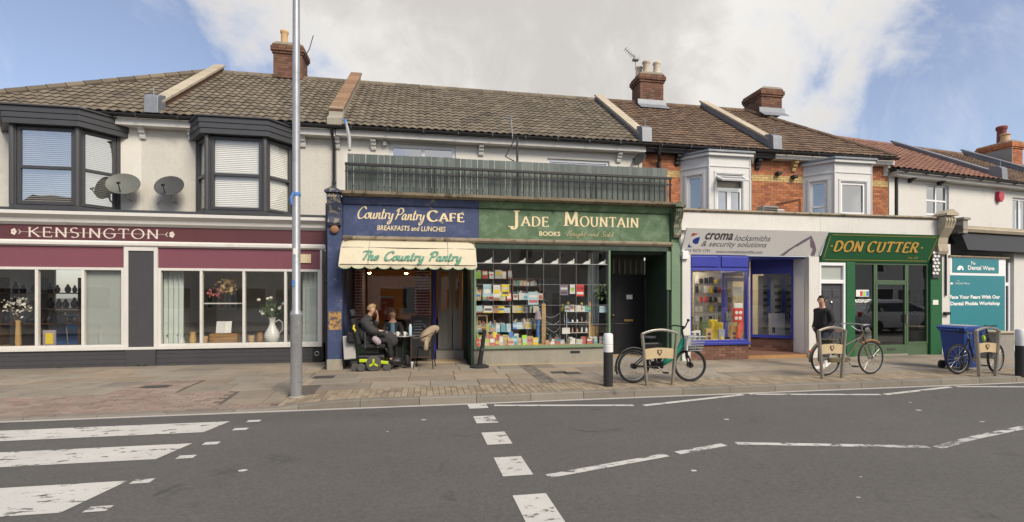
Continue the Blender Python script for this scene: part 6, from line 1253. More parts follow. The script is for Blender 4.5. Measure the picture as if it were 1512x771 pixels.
parapet(B5, xpar, 'lead', 'lead', rise=.16, kneel='lead', ye=DW-.3, ze=ZE5+.04, yr=DW+3.35, zr=ZE5+2.30, flash=True); parapet(B5, xpar+4.4, 'lead', 'lead', rise=.2, ye=DW-.3, ze=ZE5+.04, yr=DW+3.35, zr=ZE5+2.30, flash=True)
chimney(B5, xpar+5.6, xpar+6.4, DW+2.3, DW+3.5, 7.0, 8.45, 'brick', ((xpar+5.8, DW+2.6, .38, .17, 'pot_buff'), (xpar+6.15, DW+2.9, .85, .19, 'pot_red')), flash=False); bx('chimney_render', 'grey_render', B5, xpar+5.57, xpar+5.6, DW+2.25, DW+3.55, 7.0, 8.43)
gutter(B5, 14.50, xpar+4.5, DW-.34, ZE5+.0); bx('eaves_board', 'white_paint', B5, 14.6, xpar+4.5, DW-.24, DW, ZE5-.17, ZE5-.02, bevel=.01)
for q in (15.5, 16.9): corbel(B5, q, 'black_plastic', ZE5-.17, .12)
q = XB(1473, DW); o = MB().prism([(q-.12, 5.42), (q+.12, 5.42), (q+.16, 5.20), (q+.05, 5.06), (q-.08, 5.08), (q-.15, 5.22)], 'y', DW-.12, DW).build('alarm_box', 'alarm_red', B5, bevel=.015)
# canopy, ledge and boards of the far right shop
yc5 = DS+.02; e5 = 14.60; FX = 14.56+9
zt = ZB(1440, 334, yc5)
bx('shop_roof', 'roof_felt', B5, e5, FX, yc5, DW, zt-.25, zt-.18); MB().prism([(yc5+.3, zt-.2), (yc5-.12, zt-.2), (yc5-.16, zt-.12), (yc5-.10, zt-.08), (yc5-.10, zt-.02), (yc5+.3, zt+.02)], 'x', e5, FX).build('ledge', 'stone', B5); bx('end_block', 'grey_render', B5, e5, e5+.20, yc5-.14, yc5+.2, zt-.25, zt+.13, bevel=.015); bx('end_cap', 'grey_render', B5, e5-.05, e5+.25, yc5-.18, yc5+.25, zt+.13, zt+.20, bevel=.01)
MB().prism([(yc5+.2, zt-.22), (yc5-.06, zt-.22), (yc5-.22, zt-.72), (yc5+.0, zt-.74)], 'x', e5+.05, FX).build('canopy', 'black_plastic', B5)
yb5 = yc5-.03; bxL, bxR = XB(1402, yb5), XB(1484, yb5)
zu0, zu1 = ZB(1440, 403, yb5), ZB(1440, 382, yb5); zl1 = ZB(1440, 407, yb5)
bx('hoarding_frame', 'upvc', B5, bxL-.02, bxR+.03, yb5, yb5+.06, .1, zu1+.03); bx('hoarding_top', 'wood_weathered', B5, bxL-.05, bxR+.12, yb5-.05, yb5+.06, zu1+.03, zu1+.07)
t1 = bx('upper_board', 'teal', B5, XB(1406, yb5), XB(1474, yb5), yb5-.012, yb5-.001, zu0, zu1); t2 = bx('lower_board', 'teal', B5, bxL, bxR-.03, yb5-.012, yb5-.001, .55, zl1)
yy = yb5-.013
def BT(txt, px0, px1, pyb, h, par, bold=0): sans(txt, 'lettering', 'letter_white', par, (XB(px0, yy), yy, ZB(1440, pyb, yy)), XV, ZV, NF, XB(px1, yy)-XB(px0, yy), h, bold)
def wave_logo(px, py, s, par):
    ox, oz = XB(px, yy), ZB(1440, py, yy); pts = [(s*math.cos(R_(k)), s*.9*math.sin(R_(k))) for k in range(180, 20, -16)]+[(s*.95, 0), (s*.55, 0), (s*.35, s*.15), (s*.42, s*.42), (s*.12, s*.36), (-.1*s, 0)]
    flat('wave_logo', 'letter_white', par, pts, (ox, yy, oz), XV, ZV, NF)
wave_logo(1418, 399.5, .145, t1); BT('The', 1433, 1440, 391, .085, t1, .01); BT('Dental Wave', 1429, 1468, 398.5, .12, t1, .02); wave_logo(1405, 420.5, .065, t2); BT('Dental Wave', 1411, 1432, 420, .05, t2); BT('The', 1413, 1417, 416, .03, t2)
BT('Face Your Fears With Our', 1402, 1476.5, 441, .10, t2, .035); BT('Dental Phobia Workshop', 1403, 1476, 450.5, .10, t2, .035)
dX0, dX1 = bxR+.04, XB(1497, yb5); mb = MB().box(dX0, dX0+.06, yb5+.1, yb5+.16, .12, 2.75).box(dX1-.05, dX1+.05, yb5+.1, yb5+.16, .12, 2.75).box(dX0, dX1, yb5+.1, yb5+.16, 2.05, 2.15).box(dX0, dX1, yb5+.1, yb5+.16, .12, .5); f = mb.build('side_door', 'upvc', B5)
MB().quad((dX0, yb5+.13, .5), (dX1, yb5+.13, .5), (dX1, yb5+.13, 2.7), (dX0, yb5+.13, 2.7)).build('pane', 'glass_dark', f, fix=False); bx('side_panel', 'white_render', B5, dX1+.051, FX, yb5+.02, yb5+.3, .08, zt-.3); bx('shop_back', 'interior_dark', B5, e5, dX1, yb5+.6, yb5+.65, .1, 3.0)
q = X(1398, DS-.1); MB().tube([(q, DS-.08, 3.2), (q, DS-.08, 2.2), (q, DS-.08, 1.75)], .022, 7).build('conduit', 'gutter', B4); bx('fixing', 'black_plastic', B4, q-.06, q+.10, DS-.13, DS-.05, 1.22, 1.30)
# ================================================================== the other side of the street, seen only as reflections in the glass
OP = thing('terrace_opposite', 'tan brick terrace across the street, seen reflected in the shop windows', 'building', (5, -6, .1))
ox0, ox1, oy = -26, 44, -7.5; bx('wall', 'white_render', OP, ox0, ox1, oy-.3, oy, .1, 5.4)
MB().prism([(oy+.2, 5.35), (oy-4, 8.0), (oy-8, 5.35)], 'x', ox0, ox1).build('roof', 'tile_brown', OP)
for i in range(16):
    a = ox0+1.2+i*4.35
    for z0, z1, ww in ((.9, 2.3, 1.9), (3.4, 4.8, 1.1)):
        q = bx('window', 'upvc', OP, a, a+ww, oy, oy+.05, z0, z1)
        bx('pane', 'black_plastic', q, a+.08, a+ww-.08, oy+.051, oy+.056, z0+.08, z1-.08)
    bx('door', 'door_grey', OP, a+2.4, a+3.3, oy, oy+.05, .1, 2.15)
# ================================================================== street furniture
x, y = G(437.5, 581, .115); hz = H(x, y)
lp = thing('street_lamp', 'galvanised grey lamp post standing on the pavement by the kerb', 'lamp post', (x, y, hz))
MB().lathe([(.092, 0), (.092, 1.36), (.098, 1.38), (.098, 1.42), (.066, 1.48), (.062, 4.5), (.052, 8.0)], (x, y, hz-.02), 20).build('column', 'galv', lp, smooth=True)
bx('base_door', 'galv', lp, x+.045, x+.075, y-.085, y-.06, hz+.25, hz+1.25, bevel=.006); MB().lathe([(.068, 0), (.072, .01), (.072, .05), (.068, .06)], (x, y, hz+3.36), 16).build('band', 'item_blue', lp); MB().tube([(x-.02, y-.07, hz+3.42), (x-.06, y-.10, hz+3.3), (x-.05, y-.09, hz+3.2)], .02, 6).build('strap_end', 'item_blue', lp); bx('label_plate', 'paper', lp, x-.03, x+.01, y-.068, y-.064, hz+2.38, hz+2.48)
bx('label_plate', 'item_blue', lp, x-.05, x-.01, y-.07, y-.066, hz+1.85, hz+1.95)
MB().tube([(x, y, hz+7.9), (x, y-.5, hz+8.15), (x, y-1.2, hz+8.25)], .035, 8).build('arm', 'galv', lp); MB().ball((x, y-1.45, hz+8.25), (.14, .36, .07), 12).build('lantern', 'galv', lp, smooth=True)
MB().lathe([(.125, 0), (.115, .012), (.095, .02)], (x, y, hz-.004), 16).build('collar', 'concrete', lp)
def bollard(px, py, lab, w_=.085):
    x, y = G(px, py, .115); b = thing('bollard', lab, 'bollard', (x, y, H(x, y)), group='black bollards with white caps')
    MB().lathe([(w_, 0), (w_, .62)], (x, y, H(x, y)), 20).build('post', 'bollard_black', b, smooth=True); MB().lathe([(w_*1.05, .62), (w_*1.05, .74), (w_*.98, .745), (w_*.98, .755), (w_*1.04, .76), (w_*1.0, .93), (w_*.8, .955), (.0, .96)], (x, y, H(x, y)), 20).build('cap', 'bollard_white', b, smooth=True)
bollard(898, 570, 'black bollard with white cap beside the teal bicycle'); bollard(1507, 555, 'black bollard with white cap at the right edge of the picture')
def rack(px, py, lab, w_=.50, top=.70, h=1.0, rz=0):
    x, y = G(px, py, .115); t_ = thing('cycle_stand', lab, 'cycle stand', (x, y, H(x, y)), rz, True, 'steel cycle stands with tan plates')
    for s in (-1, 1): MB().box(-.02, .02, -.03, .03, 0, h-.06).build('post', 'steel', t_, bevel=.006); o = t_.children[-1] if t_.children else None
    for o, s in zip([c for c in t_.children], (-1, 1)):
        me = o.data
        for v in me.vertices: v.co.x += s*(w_/2+(top-w_)/2*(v.co.z/h)**1.5)
    n = 12; mb = MB(); vs = []
    for i in range(n+1):
        s = -1+2*i/n; xx = s*top/2*1.02; zz = h-.06+.075*(1-s*s); vs += [(xx, -.03, zz-.025), (xx, .03, zz-.025), (xx, .03, zz+.015), (xx, -.03, zz+.015)]
    mb.add(vs, [(4*i+k, 4*i+(k+1) % 4, 4*i+4+(k+1) % 4, 4*i+4+k) for i in range(n) for k in range(4)]+[(0, 1, 2, 3), tuple(4*n+k for k in range(4))]).build('top_rail', 'steel', t_, bevel=.005)
    hw = w_/2+.03; vs = []
    for i in range(n+1):
        s = -1+2*i/n; b = .022*(1-s*s); vs += [(s*hw, .0, .47+b), (s*hw, .0, .66+b), (s*hw, .014, .47+b), (s*hw, .014, .66+b)]
    pl_ = MB().add(vs, [q for i in range(n) for q in ((4*i, 4*i+4, 4*i+5, 4*i+1), (4*i+2, 4*i+3, 4*i+7, 4*i+6), (4*i+1, 4*i+5, 4*i+7, 4*i+3), (4*i, 4*i+2, 4*i+6, 4*i+4))]+[(0, 1, 3, 2), (4*n, 4*n+2, 4*n+3, 4*n+1)]).build('plate', 'rack_plate', t_)
    MB().prism([(-.045, .645), (.045, .645), (.045, .595), (.0, .535), (-.045, .595)], 'y', -.006, -.001).build('crest', 'wood_dark', pl_); MB().prism([(-.025, .63), (.025, .63), (.02, .60), (0, .57), (-.02, .60)], 'y', -.009, -.007).build('crest_inner', 'rack_plate', pl_)
rack(974, 568.5, 'steel cycle stand with tan plate in front of the teal bicycle'); rack(1228.5, 558.5, 'steel cycle stand with tan plate at the olive bicycle', .44, .62, 1.0); rack(1458, 555.5, 'steel cycle stand with tan plate in front of the blue bin', .40, .58, .98)
# ------------------------------------------------------------------ bicycles (modelled in their own frame: x forward, rear hub at x = 0)
def wheel(t_, c, r, rw, spokes=18, rimm='alloy', steer=0., ax=None, hub=.03):
    Mx = Matrix.Translation(c) @ Matrix.Rotation(steer, 4, 'Z')
    ring = lambda R: [(R*math.cos(2*math.pi*k/36), 0, R*math.sin(2*math.pi*k/36)) for k in range(36)]
    w_ = MB().tube(ring(r-rw), rw, 8, Mx, True).build('wheel', 'rubber', t_, smooth=True)
    MB().tube(ring(r-rw*2-.004), .007, 6, Mx, True).build('rim', rimm, w_, smooth=True)
    mb = MB()
    for k in range(spokes):
        a = 2*math.pi*k/spokes; s = .03 if k % 2 else -.03; mb.tube([(hub*.8*math.cos(a+.5), s, hub*.8*math.sin(a+.5)), ((r-rw*2-.01)*math.cos(a), 0, (r-rw*2-.01)*math.sin(a))], .0022, 4, Mx)
    mb.build('spokes', 'alloy', w_); MB().tube([(0, -.05, 0), (0, .05, 0)], hub, 10, Mx).build('hub', 'alloy' if hub < .045 else 'black_plastic', w_, smooth=True)
    return Mx
def arc3(c, R, a0, a1, n=14, y=0): return [(c[0]+R*math.cos(R_(a0+(a1-a0)*i/n)), y, c[2]+R*math.sin(R_(a0+(a1-a0)*i/n))) for i in range(n+1)]
def saddle(t_, p, mat='black_plastic', L=.27):
    vs, fs = [], []; n = 8
    for i in range(n+1):
        s = i/n; hw = .085*(1-s)**.7+.018; x = -L*.5+L*s; z = .02*(1-s)**2+.008*s
        vs += [(p[0]+x, p[1]-hw, p[2]+z-.03), (p[0]+x, p[1]-hw*.6, p[2]+z+.012), (p[0]+x, p[1]+hw*.6, p[2]+z+.012), (p[0]+x, p[1]+hw, p[2]+z-.03)]
    for i in range(n): fs += [(4*i+k, 4*i+4+k, 4*i+5+k, 4*i+1+k) for k in range(3)]+[(4*i+3, 4*i+7, 4*i+4, 4*i)]
    fs += [(0, 1, 2, 3), tuple(4*n+k for k in range(4))]; MB().add(vs, fs).build('saddle', mat, t_, smooth=True)
def crank(t_, c, L=.17, ring=.085):
    k = MB().tube(arc3(c, ring, 0, 340, 20, c[1]-.05), .007, 5).tube([(c[0], c[1]-.05, c[2]), (c[0], c[1]+.05, c[2])], .025, 8).build('chainset', 'alloy', t_)
    for s, a in ((-1, -40), (1, 140)):
        e = (c[0]+L*math.cos(R_(a)), c[1]+s*.07, c[2]+L*math.sin(R_(a))); MB().tube([(c[0], c[1]+s*.06, c[2]), e], .011, 6).build('crank_arm', 'alloy', k); MB().box(e[0]-.045, e[0]+.045, e[1]+(-.09 if s < 0 else 0), e[1]+(0 if s < 0 else .09), e[2]-.012, e[2]+.012).build('pedal', 'black_plastic', k)
# teal hire bicycle
x, y = G(935, 569, .115); y = 8.62
t_ = thing('bicycle', 'teal step-through bicycle with front basket parked at the cycle stand', 'bicycle', (X(935.5, y), y, .115), R_(-1.5), True, 'parked bicycles'); rr, wb = .315, 1.13
wheel(t_, (0, 0, rr), rr, .026, 18, 'rail_grey', 0, hub=.05); Mf = wheel(t_, (wb, 0, rr), rr, .026, 18, 'rail_grey', R_(-8), hub=.055)
bb = (.46, 0, .30); MB().tube([(1.0, 0, .82), (.93, 0, .66), (.78, 0, .47), (.60, 0, .36), bb], [.036, .045, .052, .048, .04], 10).build('frame', 'frame_teal', t_, smooth=True)
MB().tube([bb, (.40, 0, .55), (.34, 0, .80)], .022, 8).build('seat_tube', 'black_plastic', t_, smooth=True); MB().tube([(.45, .05, .30), (0, .06, rr)], .016, 6).tube([(.45, -.05, .30), (0, -.06, rr)], .016, 6).tube([(.37, .04, .62), (0, .06, rr)], .012, 6).tube([(.37, -.04, .62), (0, -.06, rr)], .012, 6).build('rear_stays', 'black_plastic', t_, smooth=True)
MB().box(.16, .50, -.05, .05, .60, .76).build('battery_case', 'black_plastic', t_, bevel=.03); MB().tube([(.50, 0, .74), (.56, 0, .55), (.50, 0, .40)], .045, 8).build('lock_housing', 'black_plastic', t_, smooth=True); MB().box(.35, .58, -.06, .06, .26, .40).build('motor_case', 'black_plastic', t_, bevel=.03)
saddle(t_, (.30, 0, .86)); crank(t_, bb, .16, .09); MB().tube([(1.0, 0, .82), (1.05, 0, .62), (1.075, 0, .45)], .03, 8).tube([(1.075, .05, .50), (wb, .06, rr)], .016, 6).tube([(1.075, -.05, .50), (wb, -.06, rr)], .016, 6).build('fork', 'black_plastic', t_, smooth=True)
MB().tube(arc3((0, 0, rr), rr+.03, 205, 60, 16), .02, 6).build('rear_mudguard', 'black_plastic', t_, smooth=True); MB().tube(arc3((wb, 0, rr), rr+.03, 120, 60, 10), .02, 6).build('front_mudguard', 'black_plastic', t_, smooth=True); MB().box(-.36, -.33, -.03, .03, .22, .32).build('rear_flap', 'black_plastic', t_)
MB().tube([(1.0, 0, .82), (.97, 0, .98), (.99, 0, 1.05)], .02, 8).tube([(.84, -.30, 1.03), (.92, -.22, 1.06), (.99, 0, 1.05), (.92, .22, 1.06), (.84, .30, 1.03)], .014, 8).build('handlebar', 'black_plastic', t_, smooth=True); MB().tube([(.93, -.2, 1.06), (.98, -.2, 1.16)], .012, 6).ball((.99, -.2, 1.18), .03, 8).build('bell', 'black_plastic', t_)
bk = MB(); x0, x1, z0, z1 = 1.02, 1.36, .60, .86
for k in range(6): q = k/5; bk.tube([(x0+.04*(1-q), -.13-.03*q, z0+(z1-z0)*q), (x1-.05*(1-q), -.13-.03*q, z0+(z1-z0)*q), (x1-.05*(1-q), .13+.03*q, z0+(z1-z0)*q), (x0+.04*(1-q), .13+.03*q, z0+(z1-z0)*q)], .006 if k < 5 else .013, 5, closed=True)
for k in range(8):
    q = k/7; xx = x0+.04+(x1-x0-.09)*q; xt = x0+(x1-x0)*q
    for s in (-1, 1): bk.tube([(xx, s*.13, z0), (xt, s*.16, z1)], .0045, 4)
    bk.tube([(xx, -.13, z0), (xx, .13, z0)], .0045, 4)
bk.build('basket', 'rail_grey', t_); MB().box(1.0, 1.03, -.12, .12, .60, .86).build('basket_plate', 'sign_silver', t_, bevel=.01)
# old olive roadster
y = 8.74; t_ = thing('bicycle', 'old olive roadster bicycle with rusty mudguard at the cycle stand', 'bicycle', (X(1219, y), y, .115), R_(0), True, 'parked bicycles'); rr, wb = .345, 1.08
wheel(t_, (0, 0, rr), rr, .019, 20, 'rail_grey'); wheel(t_, (wb, 0, rr), rr, .019, 20, 'rail_grey', R_(6)); bb = (.46, 0, .30); st, hd = (.33, 0, .80), (.90, 0, .86)
MB().tube([hd, bb], .017, 8).tube([(.885, 0, .80), (.40, 0, .58)], .015, 8).tube([bb, st], .017, 8).tube([bb, (0, -.05, rr)], .01, 6).tube([bb, (0, .05, rr)], .01, 6).tube([st, (0, -.05, rr)], .009, 6).tube([st, (0, .05, rr)], .009, 6).tube([(.87, 0, .92), (.92, 0, .74)], .021, 8).build('frame', 'frame_olive', t_, smooth=True)
MB().tube([(.92, 0, .74), (.96, -.05, .64), (1.03, -.055, .44), (wb, -.055, rr)], .012, 6).tube([(.92, 0, .74), (.96, .05, .64), (1.03, .055, .44), (wb, .055, rr)], .012, 6).build('fork', 'frame_olive', t_, smooth=True)
MB().tube(arc3((0, 0, rr), rr+.022, 190, 40, 16), .022, 6).build('rear_mudguard', 'frame_olive', t_, smooth=True); MB().tube(arc3((wb, 0, rr), rr+.022, 125, 55, 12), .022, 6).build('front_mudguard', 'rust', t_, smooth=True); MB().box(.0, .52, -.065, -.045, .27, .37).build('chain_case', 'frame_olive', t_, bevel=.03)
saddle(t_, (.27, 0, .92), 'wood_dark'); crank(t_, bb); MB().tube([(.87, 0, .92), (.86, 0, 1.04)], .012, 7).tube([(.62, -.27, 1.04), (.72, -.27, 1.05), (.84, -.2, 1.05), (.88, 0, 1.04), (.84, .2, 1.05), (.72, .27, 1.05), (.62, .27, 1.04)], .012, 7).build('handlebar', 'chrome', t_, smooth=True)
MB().tube([(.80, -.2, 1.0), (.90, -.16, .92), (.98, -.1, .90)], .010, 6).tube([(.80, .2, 1.0), (.90, .16, .92), (.98, .1, .90)], .010, 6).build('brake_rods', 'chrome', t_); MB().ball((1.0, 0, .93), (.045, .045, .045), 10).build('headlamp', 'chrome', t_, smooth=True); MB().ball((-.36, 0, .50), .025, 8).build('rear_lamp', 'item_red', t_)
MB().tube([(.9, 0, .86), (1.0, -.1, 1.0), (.88, -.16, 1.05)], .004, 5).build('brake_cable', 'black_plastic', t_)
MB().box(-.16, .22, -.08, .08, .735, .75).build('carrier', 'frame_olive', t_, bevel=.004)
# dark bicycle by the bin
y = 8.42; t_ = thing('bicycle', 'dark bicycle with turned front wheel beside the blue wheelie bin', 'bicycle', (X(1414.5, y), y, .115), R_(2), True, 'parked bicycles'); rr, wb = .315, 1.02
wheel(t_, (0, 0, rr), rr, .022, 18, 'rail_grey'); wheel(t_, (wb, 0, rr), rr, .022, 18, 'rail_grey', R_(10)); bb = (.42, 0, .29); st, hd = (.28, 0, .74), (.80, 0, .80)
MB().tube([hd, bb], .02, 8).tube([(.79, 0, .83), (.30, 0, .68)], .017, 8).tube([bb, st], .017, 8).tube([bb, (0, -.05, rr)], .01, 6).tube([bb, (0, .05, rr)], .01, 6).tube([(.29, 0, .68), (0, -.05, rr)], .009, 6).tube([(.29, 0, .68), (0, .05, rr)], .009, 6).tube([(.775, 0, .88), (.82, 0, .72)], .022, 8).build('frame', 'frame_black', t_, smooth=True)
MB().tube([(.82, 0, .72), (.86, -.05, .62), (wb, -.05, rr)], .013, 6).tube([(.82, 0, .72), (.86, .05, .62), (wb, .05, rr)], .013, 6).build('fork', 'frame_black', t_, smooth=True); crank(t_, bb); saddle(t_, (.24, 0, .86)); MB().tube([(.28, 0, .74), (.25, 0, .85)], .013, 6).build('seat_post', 'alloy', t_)
MB().tube([(.775, 0, .88), (.76, 0, .98)], .014, 7).tube([(.62, -.28, 1.02), (.74, -.12, 1.0), (.78, 0, .99), (.92, .12, 1.0), (1.05, .24, .97)], .012, 7).build('handlebar', 'frame_black', t_, smooth=True); MB().ball((.60, -.06, .74), (.035, .035, .07), 8).build('bottle', 'item_lime', t_); MB().tube(arc3((.02, 0, rr), .045, 0, 340, 14, -.055), .012, 5).build('sprocket', 'iron', t_)
# wheelie bin
x, y = X(1420, 9.0), 9.0; t_ = thing('wheelie_bin', 'blue plastic wheelie bin behind the dark bicycle', 'bin', (x, y, .115), R_(4), True, scale=.90); mb = MB()
vs = []
for z, a, b in ((.06, .21, .24), (.5, .245, .29), (.95, .275, .335), (.955, .30, .36), (1.0, .305, .365)): vs += [(-a, -b, z), (a, -b, z), (a, b, z), (-a, b, z)]
vs = [(p[1]*1.0, p[0], p[2]) for p in vs]; mb.add(vs, [(4*i+k, 4*i+(k+1) % 4, 4*i+4+(k+1) % 4, 4*i+4+k) for i in range(4) for k in range(4)]+[(3, 2, 1, 0)]).build('bin_body', 'bin_blue', t_, bevel=.015)
MB().prism([(-.385, 1.0), (.375, 1.0), (.375, 1.035), (.20, 1.075), (-.30, 1.085), (-.41, 1.04)], 'y', -.315, .315).build('lid', 'bin_blue', t_, bevel=.02); MB().prism([(-.28, 1.083), (.18, 1.083), (.10, 1.098), (-.24, 1.10)], 'y', -.25, .25).build('lid_panel', 'grey_board', t_)
for s in (-1, 1): MB().tube([(-.29, s*.22, .10), (-.29, s*.28, .10)], .10, 16).build('wheel', 'rubber', t_, smooth=True)
MB().tube([(-.40, -.2, 1.0), (-.43, -.2, .98), (-.43, .2, .98), (-.40, .2, 1.0)], .016, 6).build('handle', 'bin_blue', t_)
for a in (-.2, 0, .2): MB().box(a-.015, a+.015, -.312, -.285, .5, .93).build('rib', 'bin_blue', t_, bevel=.006)
x, y = X(1484, 10.2), 10.2; t_ = thing('utility_cabinet', 'low grey cabinet with pale top behind the dark bicycle', 'cabinet', (x, y, .115)); bx('cabinet_body', 'grey_render', t_, x-.25, x+.3, y, y+.4, .11, .78, bevel=.01); bx('cabinet_top', 'stone', t_, x-.30, x+.35, y-.04, y+.44, .78, .83, bevel=.01)
# leaning barrier post on its round base
x, y = X(708, 11.12), 11.12; t_ = thing('barrier_post', 'leaning black barrier post on a round rubber base by the bookshop', 'barrier post', (x, y, .115)); MB().lathe([(.22, 0), (.22, .035), (.16, .06), (.06, .07)], (x, y, .115), 22).build('base', 'rubber', t_, smooth=True); MB().tube([(x+.0, y, .17), (x+.06, y, .55), (x+.115, y, .97)], [.06, .05, .045], 12).build('post', 'black_plastic', t_, smooth=True); MB().tube([(x+.06, y-.0, .50), (x+.066, y, .56)], .054, 12).build('band', 'door_grey', t_)
# grey panel leaning on the blue pilaster
x, y = X(517, 11.15), 11.15; o = MB().box(-.13, .13, -.02, .02, 0, .52).build('grey_panel', 'grey_board', None, bevel=.03); o.location = (x, y-.02, .36); o.rotation_euler = (R_(-6), R_(-5), R_(-6)); tag(o, 'pale grey rounded panel behind the powered wheelchair', 'panel')
# ================================================================== people and what they sit on
def skin(name, V, E, mat, parent, sub=2, root=0):
    """Continuous body grown round a skeleton: V = (x, y, z, rx, ry)."""
    me = bpy.data.meshes.new(name); me.from_pydata([v[:3] for v in V], E, []); me.materials.append(M_(mat))
    o = bpy.data.objects.new(name, me); C.objects.link(o); attach(o, parent)
    m = o.modifiers.new('skin', 'SKIN'); m.use_smooth_shade = True; m.branch_smoothing = .6
    for i, v in enumerate(V): sv = me.skin_vertices[0].data[i]; sv.radius = (v[3], v[4] if len(v) > 4 else v[3]); sv.use_root = (i == root)
    s = o.modifiers.new('subdivision', 'SUBSURF'); s.levels = s.render_levels = sub; return o
def chain(V, E, start, pts):
    p = start
    for q in pts: V.append(q); E.append((p, len(V)-1)); p = len(V)-1
    return p
def hand(V, E, wrist, d, up, side, size=.075, curl=.5):
    """Palm, four unequal bent fingers and a thumb leaving the side of the palm."""
    d, up = Vector(d).normalized(), Vector(up).normalized(); lat = d.cross(up).normalized()*side; w0 = Vector(V[wrist][:3]); palm = w0+d*size*.75
    V.append((*palm, .030, .016)); E.append((wrist, len(V)-1)); pi = len(V)-1
    for k, (o, L) in enumerate(((-.030, .062), (-.010, .074), (.010, .070), (.030, .054))):
        b = palm+d*size*.5+lat*o; m_ = b+d*L*.5-up*L*.18*curl; t_ = m_+d*L*.4*(1-curl*.5)-up*L*.45*curl; chain(V, E, pi, [(*b, .010), (*m_, .009), (*t_, .007)])
    a = w0+d*size*.45-lat*.03; chain(V, E, pi, [(*(a+d*.02-lat*.012), .011), (*(a+d*.05-lat*.022-up*.012), .009)])
def face(t_, hc, f, s, hairm, length=.0, skinm='skin'):
    """Head details in the thing's frame: hc head centre, f facing direction, s head half-height."""
    hc, f = Vector(hc), Vector(f).normalized(); lat = Vector((0, 0, 1)).cross(f).normalized(); up = f.cross(lat)
    R3 = Matrix((lat, f, up)).transposed().to_4x4(); Mx = Matrix.Translation(hc) @ R3
    hb = MB(); n, k = 16, 10; vs = []
    for i in range(k+1):
        a = math.pi*i/k
        for j in range(n):
            b = 2*math.pi*j/n; x, y, z = math.sin(a)*math.cos(b), math.sin(a)*math.sin(b), math.cos(a)
            q = 1.0
            if y > .2 and z < .60: q = .70                                  # leave the face open
            if z < -.35+length*-1: q = .62
            wob = 1+.05*math.sin(7*b+3*a)
            vs.append((x*s*.80*q*wob*1.06, (y*s*.92*q-.10*s)*1.04, (z*s*.98*q*wob+.10*s)))
    hb.add(vs, [(i*n+j, i*n+(j+1) % n, (i+1)*n+(j+1) % n, (i+1)*n+j) for i in range(k) for j in range(n)], Mx); hb.build('hair', hairm, t_, smooth=True)
    for sx in (-1, 1):
        MB().ball((sx*s*.30, s*.80, s*.04), (s*.11, s*.06, s*.07), 8, Mx).build('eye', 'ceramic', t_, smooth=True); MB().ball((sx*s*.30, s*.845, s*.04), (s*.055, s*.035, s*.06), 8, Mx).build('iris', 'hair_dark', t_); MB().ball((sx*s*.30, s*.83, s*.20), (s*.16, s*.05, s*.03), 8, Mx).build('eyebrow', hairm, t_); MB().ball((sx*s*.76, 0, -s*.02), (s*.07, s*.15, s*.22), 8, Mx).build('ear', skinm, t_, smooth=True)
    MB().prism([(s*.74, s*.12), (s*1.08, -s*.20), (s*.98, -s*.26), (s*.74, -s*.26)], 'x', -s*.10, s*.10, Mx).build('nose', skinm, t_, bevel=.006); MB().ball((0, s*.80, -s*.46), (s*.24, s*.06, s*.055), 8, Mx).build('mouth', 'item_pink', t_, smooth=True)
# ---- man walking past the locksmith
x, y = X(1214, 9.75), 9.75; t_ = thing('person', 'person in black jacket and dark jeans walking with hands in pockets', 'person', (x, y, .115), R_(-84), True, scale=1.0)
V = [(0, .02, .87, .125, .095), (0, .01, 1.03, .12, .085), (0, 0, 1.21, .145, .10), (0, .015, 1.335, .085, .07), (0, 0, 1.40, .050, .052), (0, -.012, 1.455, .060, .070), (0, -.008, 1.53, .074, .092), (0, .0, 1.60, .062, .078)]; E = [(i, i+1) for i in range(7)]
for s in (-1, 1):
    chain(V, E, 3, [(s*.155, .02, 1.315, .052), (s*.195, .06, 1.07, .042), (s*.155, -.055, .92, .032), (s*.135, -.10, .86, .035, .02)])
chain(V, E, 0, [(.085, -.01, .82, .082), (.09, -.13, .47, .055), (.09, -.15, .10, .036), (.09, -.27, .035, .034)]); chain(V, E, 0, [(-.085, .03, .82, .082), (-.09, .05, .46, .055), (-.09, .27, .16, .036), (-.09, .19, .035, .034)])
skin('body', V, E, 'skin', t_); face(t_, (0, -.012, 1.525), (.35, -1, -.05), .115, 'hair_dark')
V = [(0, .02, .84, .185, .15), (0, .015, 1.02, .185, .15), (0, .0, 1.20, .20, .155), (0, .015, 1.33, .135, .11), (0, .008, 1.385, .078, .075)]; E = [(i, i+1) for i in range(4)]
for s in (-1, 1): chain(V, E, 3, [(s*.16, .02, 1.31, .078), (s*.205, .065, 1.06, .066), (s*.17, -.04, .92, .056), (s*.14, -.07, .88, .055)])
skin('jacket', V, E, 'cloth_black', t_)
V = [(0, .02, .88, .135, .11)]; E = []; chain(V, E, 0, [(.085, -.01, .80, .098), (.09, -.13, .47, .072), (.09, -.148, .12, .062)]); chain(V, E, 0, [(-.085, .03, .80, .098), (-.09, .05, .46, .072), (-.09, .255, .18, .06)]); skin('trousers', V, E, 'cloth_navy', t_)
for bx_, by_, bz, ang in ((.09, -.15, .0, 0), (-.09, .27, .06, R_(35))):
    Mx = Matrix.Translation((bx_, by_, bz)) @ Matrix.Rotation(ang, 4, 'X'); vs = []
    prof = [(.07, .10, .045), (.0, .11, .05), (-.08, .075, .052), (-.15, .05, .05), (-.20, .03, .03)]
    for yy, hh, ww in prof: vs += [(-ww, yy, 0), (ww, yy, 0), (ww*.8, yy, hh*.75), (0, yy, hh), (-ww*.8, yy, hh*.75)]
    MB().add(vs, [(5*i+k, 5*i+(k+1) % 5, 5*i+5+(k+1) % 5, 5*i+5+k) for i in range(4) for k in range(5)]+[(0, 1, 2, 3, 4), (20, 21, 22, 23, 24)], Mx).build('shoe', 'letter_white', t_, smooth=True)
